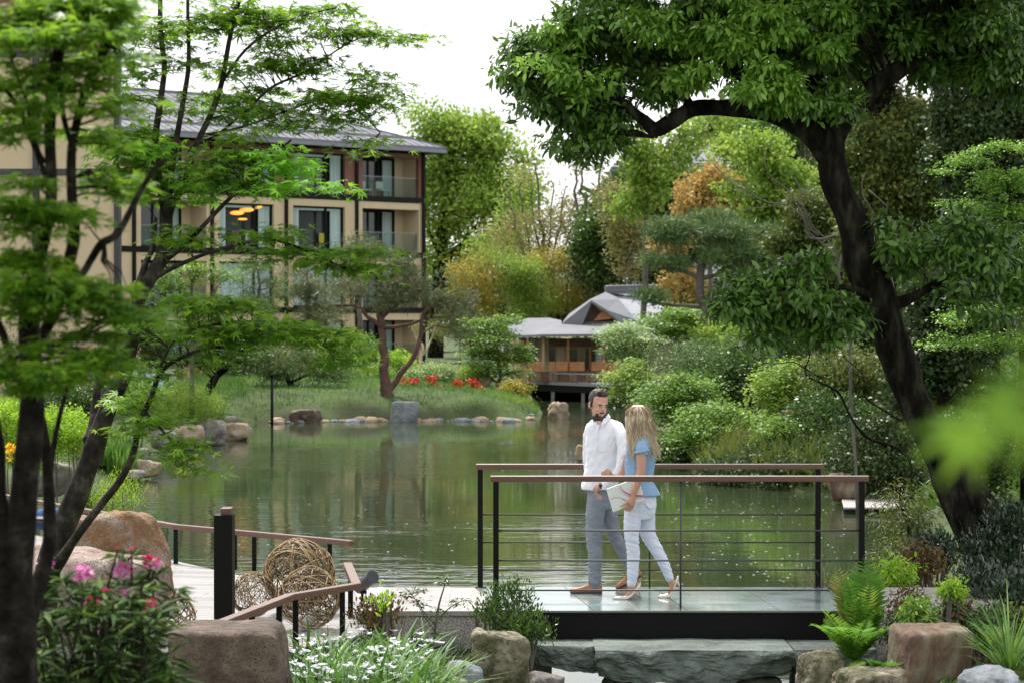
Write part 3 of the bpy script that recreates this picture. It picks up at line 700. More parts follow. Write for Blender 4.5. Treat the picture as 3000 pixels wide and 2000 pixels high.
# ------------------------------------------------------------------ hotel across the pond
M['plaster'] = mat_noise('plaster_beige', [(.3, (.56,.44,.28)), (.7, (.64,.51,.34))], scale=.6, rough=.85, bump=.05, bscale=20)
M['red_wood'] = mat_noise('red_wood', [(.3, (.16,.065,.05)), (.7, (.27,.12,.09))], scale=3, rough=.7, bump=.2, stretch=(6,6,.5))
M['roof_metal'] = mat_noise('roof_metal', [(.3, (.15,.155,.175)), (.7, (.20,.205,.23))], scale=.5, rough=.75, spec=.2, bump=.0, stretch=(1,1,4))
M['roof_edge'] = mat_plain('roof_edge', (.22,.23,.26), rough=.7, spec=.2)
M['glass_dark'] = mat_plain('glass_dark', (.025,.035,.035), rough=.08, spec=.7, var=.4, scale=.4, bump=0)
M['glass_green'] = mat_plain('glass_green', (.10,.15,.13), rough=.12, spec=.7, var=.3, scale=.5, bump=0)
M['curtain'] = mat_noise('curtain', [(.35, (.38,.50,.52)), (.65, (.58,.70,.70))], scale=7, rough=.9, bump=.3, stretch=(1,1,.02))
M['bench_wood'] = mat_noise('bench_wood', [(.3, (.36,.15,.06)), (.7, (.55,.27,.12))], scale=3, rough=.6, bump=.1)
M['timber_brown'] = mat_noise('timber_brown', [(.3, (.10,.055,.035)), (.7, (.2,.11,.07))], scale=3, rough=.7, bump=.1)
gr = bpy.data.materials.new('balcony_glass'); gr.use_nodes = True
_b = gr.node_tree.nodes['Principled BSDF']; _b.inputs['Base Color'].default_value = (.7,.85,.8,1); _b.inputs['Transmission Weight'].default_value = 1; _b.inputs['Roughness'].default_value = .02; _b.inputs['IOR'].default_value = 1.2
M['balcony_glass'] = gr
lampm = bpy.data.materials.new('lamp_glow'); lampm.use_nodes = True
_b = lampm.node_tree.nodes['Principled BSDF']; _b.inputs['Base Color'].default_value = (.9,.5,.1,1); _b.inputs['Emission Color'].default_value = (1,.42,.06,1); _b.inputs['Emission Strength'].default_value = .55
M['lamp_glow'] = lampm

def frame_matrix(C0, u, n):
    return Matrix(((u.x, n.x, 0, C0.x), (u.y, n.y, 0, C0.y), (0, 0, 1, C0.z), (0, 0, 0, 1)))
def build_hotel():
    C0 = P(1240, 930, 150); C0.z = 0
    u = Vector((-11.8, -11.0, 0)).normalized(); n = Vector((.683, -.733, 0)); n = (n - u * n.dot(u)).normalized()
    # local: x = along the facade to the left, y = out of the facade, z = up
    Q = frame_matrix(C0, u, n)
    root = empty('hotel', C0 + Vector((0, 0, -.45)), 'four storey beige hotel with grey hipped roof and red wood top floor across the pond', 'hotel')
    zl = [-.45, 2.94, 6.33, 9.72, 12.75]; bw = 5.36; nb = 6
    kinds = ['balcony', 'window', 'window', 'balcony', 'window', 'window']
    # structure: back, side walls and floors
    mb = MB(); mb.box(0, nb * bw, -14, -3.2, -.6, 12.7, Q); mb.box(-.0, .28, -3.2, .0, -.6, 12.7, Q); mb.build('core_wall', M['plaster'], root)
    def wall_panel(x0, x1, z0, z1, mat, y0=-.3, y1=0):
        MB().box(x0, x1, y0, y1, z0, z1, Q).build('wall_panel', mat, root)
    for fl in range(4):
        z0, z1 = zl[fl], zl[fl + 1]; mat = M['red_wood'] if fl == 3 else M['plaster']
        hb = z0 + .16; ht = z1 - (.62 if fl < 3 else .45)
        # floor band
        MB().box(-.02, nb * bw + .3, -.5, .09, z1 - .16 if fl < 3 else z1 - .2, z1 + .14 if fl < 3 else z1 + .05, Q).build('floor_band', M['metal_black'], root)
        for k in range(nb):
            x0 = k * bw; kind = kinds[k]
            wl_, wr_ = (x0 + .42, x0 + bw - .55)
            # pieces round the opening: right jamb, left jamb, head
            if kind == 'window':
                wall_panel(x0 + .1, wl_ + .45, z0 + .14, z1 - .2, mat); wall_panel(wr_, x0 + bw - .1, z0 + .14, z1 - .2, mat)
                wall_panel(wl_ + .453, wr_ - .003, ht, z1 - .2, mat)
                a, b_ = wl_ + .453, wr_ - .003
                yw = -.2
            else:
                wall_panel(x0 + .1, x0 + .35, z0 + .14, z1 - .2, mat); wall_panel(wr_ + .05, x0 + bw - .1, z0 + .14, z1 - .2, mat)
                wall_panel(x0 + .353, wr_ + .047, ht, z1 - .2, mat)
                a, b_ = x0 + 1.0, wr_ + .04
                yw = -1.6
                # recessed room: right part is a deep side wall
                MB().box(x0 + .353, a, -3.19, yw + .05, z0 + .1, ht + .3, Q).build('recess_wall', M['plaster'], root)
                MB().box(x0 + .1, x0 + .34, -1.6, -.31, z0 + .1, ht + .3, Q).build('recess_wall', M['plaster'], root)
                MB().box(wr_ + .06, x0 + bw - .1, -3.19, -.31, z0 + .1, ht + .3, Q).build('recess_wall', M['plaster'], root)
                MB().box(x0 + .35, wr_ + .05, -3.19, -.25, z0 - .14, z0 + .13, Q).build('balcony_floor', M['roof_edge'], root)
                MB().box(x0 + .36, wr_ + .04, -.16, -.14, z0 + .15, z0 + 1.32, Q).build('balcony_glass', M['balcony_glass'], root)
                MB().box(x0 + .36, wr_ + .04, -.175, -.125, z0 + 1.323, z0 + 1.36, Q).build('balcony_rail', M['steel'], root)
            # window
            w = MB(); fr = .1
            w.box(a, a + fr, yw - .08, yw + .03, hb, ht - .002, Q); w.box(b_ - fr, b_, yw - .08, yw + .03, hb, ht - .002, Q)
            w.box(a + fr, b_ - fr, yw - .08, yw + .03, hb, hb + fr, Q); w.box(a + fr, b_ - fr, yw - .08, yw + .03, ht - fr - .002, ht - .002, Q)
            mm = a + (b_ - a) * .32
            w.box(mm, mm + .12, yw - .08, yw + .025, hb + fr, ht - fr, Q)
            W = w.build('window', M['metal_black'], root)
            if kind == 'window': MB().box(a + .003, b_ - .003, -.17, .06, hb - .1, hb - .002, Q).build('sill', M['metal_dark'], root)
            MB().box(a + fr, b_ - fr, yw - .55, yw - .53, hb + fr, ht - fr, Q).build('pane', M['glass_dark'], W)
            full = fl == 1 and kind == 'window'
            cw = [(a + fr, a + fr + (b_ - a) * (.20 if not full else .47)), (b_ - fr - (b_ - a) * (.14 if not full else .45), b_ - fr)]
            if kind == 'balcony': cw = [(a + fr, a + fr + .75)]
            for c0, c1 in cw:
                mb = MB(); m_ = int((c1 - c0) / .05)
                for q in range(m_):
                    xx = c0 + (c1 - c0) * q / m_; dy = .03 * (q % 2)
                    mb.box(xx, xx + (c1 - c0) / m_ - .004, yw - .16 - dy, yw - .12 - dy, hb + fr, ht - fr, Q)
                mb.build('curtain', M['curtain'], W)
            MB().box(a + fr, b_ - fr, yw - .12, yw - .10, ht - fr - .14, ht - fr, Q).build('curtain', M['curtain'], W) if kind == 'window' else None
        for k in range(nb + 1):
            if fl == 0 or True:
                MB().box(k * bw - .1, k * bw + .1, -.3, .13, z0 + (.14 if fl else -.2), z1 - (.162 if fl < 3 else .2), Q).build('column', M['metal_black'], root)
    # hipped roof with thick edge
    L = nb * bw; ov = 2.0; ze = 12.95; zr = 15.95
    A = [(-.55, ov*.75), (L + ov, ov*.75), (L + ov, -14 - ov), (-.55, -14 - ov)]
    E = [Q @ Vector((x, y, ze)) for x, y in A]; R0 = Q @ Vector((8.6, -6.6, zr)); R1 = Q @ Vector((L - 8, -6.6, zr))
    E2 = [p - Vector((0, 0, .16)) for p in E]
    mb = MB(); mb.add(E + [R0, R1] + E2, [(0,1,5,4), (2,3,4,5), (1,2,5), (3,0,4), (9,8,7,6), (0,6,7,1), (1,7,8,2), (2,8,9,3), (3,9,6,0)])
    rf = mb.build('roof', M['roof_metal'], root)
    e = MB()
    for i in range(4): e.bar(E[i] - Vector((0, 0, .26)), E[(i+1) % 4] - Vector((0, 0, .26)), .18, .2)
    e.build('gutter', M['roof_edge'], rf)
    s = MB()
    for k in np.arange(-.3, L + 1.6, .6):          # standing seams
        t = min(1, max(0, 1)); top = Q @ Vector((min(max(k, 8.6), L - 8), -6.6, zr))
        base = Q @ Vector((k, ov * .75, ze))
        if k < 8.6:
            f = (k + .55) / (8.6 + .55); top = (Q @ Vector((-.55, ov*.75, ze))).lerp(R0, f)
        elif k > L - 8: f = (L + ov - k) / (8 + ov); top = (Q @ Vector((L+ov, ov*.75, ze))).lerp(R1, f)
        s.bar(base + Vector((0, 0, .02)), top + Vector((0, 0, .02)), .03, .03)
    s.build('seam', M['roof_metal'], rf)
    sb = MB(); sb.bar(E[0].lerp(R0, .18) + Vector((0,0,.05)), E[1].lerp(R1, .18) + Vector((0,0,.05)), .12, .12); sb.build('snow_guard', M['roof_edge'], rf)
    rb = MB(); rb.bar(R0, R1, .3, .22); rb.bar(E[0], R0, .18, .14); rb.build('ridge_cap', M['roof_metal'], rf)
    # lit pendant lamps and a chair in the second bay from the left, third floor
    for q, (sx, z) in enumerate(((7.9+bw, 8.75), (8.6+bw, 8.55), (7.3+bw, 8.95), (8.2+bw, 8.2))):
        c = Q @ Vector((sx, -.42, z))
        e_ = MB(); e_.ell(c, (.42, .05, .13) if q < 3 else (.28, .05, .07)); o = e_.build('pendant_lamp', M['lamp_glow'], None, smooth=True)
        MB().tube([c, c + Vector((0, 0, 9.05 - z))], .012, 6).build('cord', M['metal_black'], o)
        tag(o, ['lit orange pendant lamp in the middle of the third floor window of the hotel', 'lit orange pendant lamp hanging lower left in the third floor hotel window', 'lit orange pendant lamp hanging highest and rightmost in the third floor hotel window', 'small lit lamp glowing lowest in the third floor hotel window'][q], 'lamp', 'lit lamps in the hotel window')
    def hotel_chair(sx, y, z, mat, label):
        c = Q @ Vector((sx, y, z)); e = empty('chair', c, label, 'chair', 'chairs seen through the hotel windows')
        MM = frame_matrix(c, u, n)
        MB().box(-.26, .26, -.05, .08, .42, .5, MM).build('seat', mat, e, bevel=.02); MB().box(-.25, .25, -.09, -.052, .5, 1.02, MM).build('backrest', mat, e, bevel=.02)
        for a in (-.22, .22): MB().box(a - .02, a + .02, -.03, .01, 0, .419, MM).build('leg', mat, e)
    wht = mat_plain('chair_white', (.65,.65,.65), rough=.7); ylw = mat_plain('chair_yellow', (.5,.45,.05), rough=.7)
    hotel_chair(7.7 + bw, -.4, 6.5, wht, 'white chair standing behind the hotel window with the orange lamps'); hotel_chair(8.7 + bw, -.4, 6.5, M['timber_brown'], 'dark wooden chair beside the white one behind the lamp lit hotel window')
    hotel_chair(7.6, -.4, 6.5, ylw, 'yellow green chair behind the middle window of the third floor')
    # balcony furniture on the top floor
    for q, (sx, lab) in enumerate(((2.5, 'pale chair on the top corner balcony of the hotel, nearest the side wall'), (3.9, 'pale chair on the top corner balcony of the hotel, left of the wooden stool'))):
        c = Q @ Vector((sx, -.9, 9.86)); MM = frame_matrix(c, u, n); e = empty('balcony_chair', c, lab, 'chair', 'chairs on the hotel balcony')
        MB().box(-.3, .3, -.3, .3, .38, .46, MM).build('seat', wht, e, bevel=.02); MB().box(-.3, .3, -.36, -.302, .46, .98, MM).build('backrest', wht, e, bevel=.02)
        for a in (-.25, .25):
            for b_ in (-.25, .25): MB().box(a - .02, a + .02, b_ - .02, b_ + .02, 0, .379, MM).build('leg', M['metal_dark'], e)
    c = Q @ Vector((3.2, -.75, 9.86)); MM = frame_matrix(c, u, n); e = empty('stool', c, 'small wooden stool between the chairs on the top corner balcony', 'stool')
    MB().box(-.2, .2, -.2, .2, .44, .5, MM).build('seat', M['bench_wood'], e, bevel=.02)
    for a in (-.15, .15):
        for b_ in (-.15, .15): MB().box(a - .025, a + .025, b_ - .025, b_ + .025, 0, .439, MM).build('leg', M['bench_wood'], e)
build_hotel()

def build_wing():
    Y = 73.0; x1 = P(352, 900, Y).x; x0 = x1 - 20
    root = empty('hotel_wing', (x1, Y, -.2), 'tall beige hotel wing with dark columns behind the leftmost maples', 'building')
    z = [-.5, 3.36, 6.86, 10.42, 14.2]
    k_ = (Y + 12) / Y
    MB().slab([(x0, Y + .2, -.6), (x1 - .1, Y + .2, -.6), (x1 * k_ - .2, Y + 12, -.6), (x0, Y + 12, -.6)], (0, 0, 14.7)).build('core_wall', M['plaster'], root)
    for i in range(4):
        mat = M['red_wood'] if i == 3 else M['plaster']
        for k in range(8):
            xa = x1 - .15 - k * 2.45
            MB().box(xa - 2.28, xa - .02, Y, Y + .19, z[i] + .1, z[i+1] - .1).build('wall_panel', mat, root)
            MB().box(xa - .02 , xa + .15, Y - .1, Y + .3, z[i] + .1, z[i+1] - .1).build('column', M['metal_dark'], root)
        MB().box(x0, x1 - .0, Y - .05, Y + .35, z[i+1] - .098, z[i+1] + .098).build('floor_band', M['metal_dark'], root)
    rf = MB(); rf.add([(x0 - 1, Y - 1.6, 14.35), (x1 + .6, Y - 1.6, 14.35), (x1 * k_ + .6, Y + 13.6, 14.35), (x0 - 1, Y + 13.6, 14.35), (x0 - 1, Y + 6, 17.2), (x1 - 6, Y + 6, 17.2)], [(0,1,5,4), (2,3,4,5), (1,2,5), (3,0,4), (3,2,1,0)])
    rf.build('roof', M['roof_metal'], root)
build_wing()

# ------------------------------------------------------------------ tea house over the water
def build_teahouse():
    def Z(zx, zy, Y): return P(1400 + zx / 2.614, 700 + zy / 2.614, Y)
    root = empty('tea_house', Z(640, 1100, 99), 'low tea house with grey gabled roof and a railed veranda over the water', 'tea house')
    up = Vector((0, 0, 1))
    rf = MB().slab([Z(640,668,101), Z(1570,640,101), Z(1700,740,98), Z(470,748,98)], up * .09).build('roof', M['roof_metal'], root)
    MB().slab([Z(470,749,98.02), Z(640,668,101), Z(640,640,103), Z(545,620,106), Z(380,622,107), Z(225,680,104), Z(262,757,101)], up * .09).build('roof_side', M['roof_metal'], rf)
    MB().slab([Z(640,669,101), Z(798,662,100.6), Z(868,490,100.4), Z(1000,415,104), Z(860,480,106), Z(700,590,106)], up * .1).build('roof_slope', M['roof_metal'], rf)
    lt = mat_noise('roof_shingle', [(.35, (.24,.25,.29)), (.7, (.34,.35,.39))], scale=9, rough=.7, bump=.1)
    MB().slab([Z(868,488,100.4), Z(1000,413,104), Z(1080,480,103), Z(1215,640,101.5), Z(1092,648,100.8), Z(990,565,100.6)], up * .1).build('verge', M['roof_edge'], rf)
    MB().slab([Z(1000,413,104.02), Z(1575,400,105), Z(1720,560,102), Z(1560,645,101.2), Z(1215,640,101.52), Z(1082,480,103.02)], up * .06).build('roof_plane', lt, rf)
    rg = MB(); rg.bar(Z(985,398,104), Z(1575,384,105), .4, .4); rg.build('ridge_base', M['roof_metal'], rf)
    caps = MB()
    for k in range(26):
        p = Z(990 + k * 23, 408 - k * .5, 103.75); caps.tube([p, p + Vector((0, -.35, 0))], .085, 8)
    caps.build('ridge_tiles', M['roof_metal'], rf)
    rt = MB(); rt.tube([Z(975,378,104), Z(1575,366,105)], .12, 8); rt.build('ridge_cap', M['roof_metal'], rf)
    MB().slab([Z(815,655,101.2), Z(1085,650,101.2), Z(875,505,101.2)], (0, .2, 0)).build('gable', M['timber_brown'], root)
    MB().slab([Z(885,628,100.9), Z(1040,610,100.9), Z(955,545,100.9)], (0, .1, 0)).build('gable_vent', M['bench_wood'], root)
    MB().slab([Z(800,662,100.7), Z(1092,660,100.7), Z(1085,632,100.75), Z(830,636,100.75)], (0, .1, 0)).build('gable_sill', M['metal_dark'], root)
    # walls
    wy = 100.2
    def wbox(zx0, zx1, zy0, zy1, mat, nm, Y=wy, d=.15):
        a = Z(zx0, zy0, Y); b = Z(zx1, zy1, Y); return MB().box(a.x, b.x, Y, Y + d, b.z, a.z).build(nm, mat, root)
    wbox(300, 1500, 762, 1095, M['plaster'], 'wall', wy + .3, 4)
    wbox(545, 1400, 765, 822, M['timber_brown'], 'lintel')
    wbox(262, 312, 765, 1060, M['plaster'], 'corner_post', wy - .8, .5)
    wbox(312, 400, 765, 935, M['timber_brown'], 'lattice', wy + .1)
    wbox(405, 450, 765, 935, M['glass_green'], 'window', wy + .1); wbox(545, 592, 825, 940, M['glass_dark'], 'window')
    W = wbox(690, 955, 828, 1000, M['bench_wood'], 'window'); 
    for a, b_, mt in ((700, 762, 'glass_dark'), (776, 812, 'glass_green'), (822, 852, 'glass_dark'), (868, 898, 'glass_dark'), (905, 948, 'curtain')):
        q = Z(a, 838, wy - .03); r = Z(b_, 995, wy - .03); MB().box(q.x, r.x, wy - .02, wy - .003, r.z, q.z).build('pane', M[mt], W)
    wbox(1010, 1070, 828, 1000, M['glass_dark'], 'window')
    for zx in (380, 500, 690, 960): wbox(zx - 8, zx + 10, 760, 1090, M['bench_wood'] if zx != 500 else M['plaster'], 'post', wy - .9, .16)
    for zx in (445,): wbox(zx - 5, zx + 5, 760, 1000, M['metal_dark'], 'drain_pipe', wy - 1.2, .08)
    # benches of the veranda: orange wood panels
    for a, b_ in ((392, 492), (545, 590), (600, 685), (703, 815), (870, 985), (1000, 1100)):
        wbox(a, b_, 937, 1008, M['bench_wood'], 'screen_panel', wy - 1.4, .08)
    for a, b_ in ((480, 545), (610, 680), (760, 830)): wbox(a, b_, 1015, 1092, M['timber_brown'], 'bench', wy - 1.2, .3)
    fl = [Z(308,1072,101), Z(1250,1128,93.5), Z(1500,1100,97), Z(1500,1060,103), Z(330,1060,103)]; zf = fl[0].z
    for p in fl: p.z = -.14
    MB().slab(fl, (0, 0, -.12)).build('veranda_floor', M['roof_edge'], root)
    u = [p + (Vector((5, 100, -.262)) - p) * .04 for p in fl]
    for p in u: p.z = -.262
    MB().slab([u[0], u[1], u[2], u[3], u[4]], (0, 0, -.28)).build('under_frame', M['metal_black'], root)
    a, b_ = fl[0].copy(), fl[1].copy()
    for zz in (.36,): MB().bar(a + Vector((0,.1,.36)), b_ + Vector((0,.1,.36)), .09, .06).build('rail', M['roof_edge'], root)
    for k in range(11):
        p = a.lerp(b_, k / 10) + Vector((0, .1, 0)); MB().box(p.x - .03, p.x + .03, p.y - .03, p.y + .03, -.138, .19).build('rail_post', M['timber_brown'], root)
    for t_ in (.30, .55, .85): 
        p = a.lerp(b_, t_) + Vector((0, .5, 0)); MB().box(p.x - .07, p.x + .07, p.y - .07, p.y + .07, -1.4, -.543).build('stilt', M['steel'], root)
    p = a.lerp(b_, .5); MB().box(p.x - 3, p.x + 7, 103, 103.4, -1.3, -.3).build('foundation', M['metal_black'], root)
build_teahouse()
def build_far_house():
    root = empty('grey_house', P(2050, 760, 135), 'grey and white house showing through the trees behind the orange tree', 'house')
    def q(a, b, c, d, Y, mat, nm, dep=.3):
        A = P(a, b, Y); B = P(c, d, Y); MB().box(A.x, B.x, Y, Y + dep, B.z, A.z).build(nm, mat, root)
    w = mat_plain('house_white', (.55,.57,.6), rough=.8); q(1840, 500, 2200, 1090, 135, w, 'wall', 8)
    q(1800, 478, 2230, 500, 134, M['roof_metal'], 'eave', 9)
    MB().slab([P(1790, 500, 133.5), P(2240, 500, 133.5), P(2150, 440, 138), P(1880, 440, 138)], (0, 0, .2)).build('roof', M['roof_metal'], root)
    for x in (1880, 1980, 2080):
        q(x, 560, x + 50, 620, 134.9, M['glass_dark'], 'window', .08)
build_far_house()
# thin black lamp post in the water and stones
p = P(797, 1250, 76); r_ = empty('lamp_post', (p.x, 76, -1.5), 'thin black post standing in the pond before the grassy island', 'post')
MB().tube([(p.x, 76, -1.5), (p.x, 76, P(797, 1103, 76).z)], .045, 10).build('pole', M['metal_black'], r_, smooth=True)
MB().tube([(p.x, 76, P(797, 1103, 76).z), (p.x, 76, P(797, 1095, 76).z)], .07, 10).build('lamp_head', M['metal_black'], r_, smooth=True)
# raft
def build_raft():
    Y = 41.6; a = P(2472, 1513, Y); b = P(2640, 1513, Y); r = empty('raft', ((a.x + b.x) / 2, Y, WATER), 'low slatted wooden raft floating beside the right bank', 'raft')
    z = WATER + .09
    mb = MB()
    n = 26
    for k in range(n):
        x = a.x + (b.x - a.x) * k / n; mb.slab([(x, Y, z), (x + .032, Y, z), (x + .30, Y + 2.3, z), (x + .27, Y + 2.3, z)], (0, 0, .03))
    mb.build('slatted_top', mat_plain('raft_wood', (.42,.38,.37), rough=.6), r)
    for yy in (.25, 1.9): MB().box(a.x + yy*.12, b.x + yy*.12, Y + yy, Y + yy + .1, WATER - .06, z - .002).build('float_beam', M['metal_dark'], r)
build_raft()
for i, (cx, lab) in enumerate(((395, 'pale blue garden chair left of its twin behind the maple trunk'), (445, 'pale blue garden chair right of its twin behind the maple trunk'))):
    p = P(cx, 1150, 68); p.z = H(p.x, 68); e = empty('garden_chair', p, lab, 'chair', 'pale blue garden chairs across the pond')
    m_ = M.setdefault('pale_blue', mat_plain('pale_blue', (.42,.56,.58), rough=.5))
    MB().box(p.x - .28, p.x + .28, 67.7, 68.25, p.z + .4, p.z + .46).build('seat', m_, e, bevel=.01); MB().box(p.x - .28, p.x + .28, 68.253, 68.3, p.z + .46, p.z + 1.1).build('backrest', m_, e, bevel=.01)
    for a in (-.25, .25):
        for b_ in (-.2, .2): MB().box(p.x + a - .02, p.x + a + .02, 67.98 + b_, 68.02 + b_, p.z, p.z + .399).build('leg', m_, e)

# ------------------------------------------------------------------ the great evergreen on the right
def build_camphor():
    Y = 25.0
    paths = [px_path([(2935, 1745, Y, 110), (2885, 1640, Y, 80), (2840, 1520, Y, 66), (2783, 1400, Y, 68), (2740, 1300, Y, 62), (2690, 1200, Y, 53), (2649, 1100, Y, 58), (2600, 950, Y, 61), (2540, 800, Y, 67), (2487, 631, Y, 51), (2440, 520, Y, 50), (2428, 420, Y, 56), (2400, 340, Y+.1, 50), (2380, 220, Y+.3, 34), (2340, 80, Y+.5, 26), (2320, -120, Y+.6, 16)]),
             px_path([(2990, 1740, Y-.3, 80), (2940, 1620, Y-.25, 50), (2895, 1500, Y-.2, 42), (2830, 1380, Y-.1, 40), (2760, 1260, Y, 30)]),
             px_path([(2462, 570, Y, 16), (2428, 470, Y-.03, 44), (2395, 405, Y-.1, 48), (2330, 360, Y-.2, 42), (2240, 330, Y-.3, 34), (2130, 318, Y-.4, 28), (2030, 318, Y-.4, 26), (1970, 350, Y-.4, 28), (1922, 380, Y-.4, 26), (1880, 350, Y-.4, 20), (1800, 290, Y-.4, 16), (1700, 230, Y-.4, 12), (1600, 200, Y-.4, 7)]),
             px_path([(1925, 370, Y-.4, 26), (1916, 405, Y-.4, 12)]),
             px_path([(2430, 440, Y, 45), (2470, 345, Y, 40), (2530, 285, Y, 36), (2600, 225, Y, 34), (2700, 160, Y+.2, 28), (2830, 110, Y+.3, 22), (3000, 60, Y+.4, 14)]),
             px_path([(2600, 900, Y, 30), (2680, 870, Y-.2, 16), (2760, 820, Y-.4, 12), (2880, 780, Y-.5, 8)]),
             px_path([(2560, 880, Y, 24), (2500, 850, Y-.4, 12), (2400, 840, Y-.7, 9), (2280, 850, Y-.8, 6)]),
             px_path([(2240, 330, Y-.3, 20), (2180, 240, Y-.5, 14), (2100, 160, Y-.6, 10), (1980, 90, Y-.6, 7)]),
             px_path([(2030, 318, Y-.4, 16), (1960, 230, Y-.1, 12), (1880, 120, Y, 8), (1800, 40, Y, 6)])]
    paths = [(p, [x * .86 for x in r]) for p, r in paths]
    bl = [(1740, 40, Y-.3, 130, 100, 62), (1640, 130, Y-.3, 95, 70, 40), (1620, 230, Y-.3, 110, 70, 46), (1530, 200, Y-.3, 60, 50, 16), (1570, 300, Y-.3, 60, 45, 14), (1730, 320, Y-.3, 130, 80, 52), (1700, 410, Y-.3, 85, 45, 26), (1740, 450, Y-.3, 30, 26, 5), (1900, 130, Y, 140, 120, 66),
          (1860, 240, Y-.4, 110, 60, 36), (1500, 170, Y-.3, 30, 24, 5), (2040, 50, Y-.3, 130, 100, 60), (2230, 130, Y-.2, 140, 100, 60), (2350, 50, Y-.3, 150, 100, 66), (2290, 290, Y-.7, 90, 28, 24), (2450, 130, Y-.2, 110, 70, 40),
          (2480, 260, Y-.4, 55, 30, 10), (2620, 60, Y+.2, 150, 100, 66), (2800, 50, Y+.2, 170, 120, 90), (2930, 150, Y+.2, 130, 110, 66), (2760, 190, Y+.4, 120, 45, 34), (2455, 320, Y-.5, 45, 26, 8), (2600, -40, Y, 300, 60, 50), (2100, -50, Y, 400, 60, 70)]
    above = [(2350, -420, Y, 750, 300, 260, 3.2), (2700, -250, Y + 1, 500, 200, 160, 3.0), (2050, -250, Y, 350, 150, 90, 2.2), (2600, -100, Y + 2.2, 420, 130, 110, 1.2), (2900, 0, Y + 2, 250, 150, 80, 1.2)]
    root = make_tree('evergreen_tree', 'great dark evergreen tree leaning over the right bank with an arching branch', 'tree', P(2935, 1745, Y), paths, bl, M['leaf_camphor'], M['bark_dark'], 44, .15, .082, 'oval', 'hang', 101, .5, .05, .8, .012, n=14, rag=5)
    bl = [(2080, 225, Y-.9, 90, 40, 26), (2150, 40, Y-.8, 120, 50, 34), (2240, 120, Y-.9, 120, 50, 36), (2200, 235, Y-1.1, 120, 40, 40), (2330, 60, Y-.9, 120, 50, 36), (2290, 285, Y-.9, 70, 22, 14), (2010, 130, Y-.8, 70, 40, 14), (1660, 90, Y-.7, 90, 60, 18), (1610, 200, Y-.8, 90, 50, 16), (2420, 120, Y-.8, 60, 36, 12), (1760, 250, Y-.8, 70, 50, 10), (1900, 60, Y-.8, 80, 50, 14)]
    rng = np.random.default_rng(15); C, O = blob_clumps(ragged(bl, rng, 5), rng); V, FF, t = leaves(C, O, 40, .13, .08, 'oval', 'hang', 155, .45)
    np_mesh('young_foliage', V, FF, M['leaf_young'], root, t)
    rng = np.random.default_rng(16); C, O = blob_clumps(above, rng); V, FF, t = leaves(C, O, 40, .32, .15, 'oval', 'hang', 156, .5)
    np_mesh('upper_foliage', V, FF, M['leaf_camphor'], root, t)
    bl = [(2250, 860, Y-.8, 110, 80, 46), (2190, 900, Y-.8, 60, 70, 18), (2330, 950, Y-.8, 130, 60, 46), (2440, 930, Y-.6, 70, 90, 26), (2330, 790, Y-.6, 100, 50, 26), (2760, 760, Y-.5, 150, 60, 40), (2900, 830, Y-.6, 130, 90, 46), (2870, 690, Y-.5, 130, 60, 34), (2680, 690, Y-.3, 80, 50, 16)]
    rng = np.random.default_rng(5); C, O = blob_clumps(ragged(bl, rng, 6), rng); V, FF, t = leaves(C, O, 34, .15, .09, 'oval', 'hang', 55, .5)
    np_mesh('lower_foliage', V, FF, M['leaf_camphor'], root, t)
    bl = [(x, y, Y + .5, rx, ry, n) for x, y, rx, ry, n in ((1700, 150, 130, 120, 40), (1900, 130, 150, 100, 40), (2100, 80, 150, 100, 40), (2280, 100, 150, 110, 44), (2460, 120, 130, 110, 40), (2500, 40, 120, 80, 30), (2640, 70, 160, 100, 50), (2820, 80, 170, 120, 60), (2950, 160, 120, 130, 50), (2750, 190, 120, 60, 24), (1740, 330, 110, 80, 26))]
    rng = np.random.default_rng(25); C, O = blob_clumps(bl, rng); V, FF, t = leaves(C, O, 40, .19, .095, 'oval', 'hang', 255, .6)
    np_mesh('inner_foliage', V, FF, M['leaf_camphor'], root, t * .4)  # tint lowered: shade inside the crown is put into the leaf colour
build_camphor()

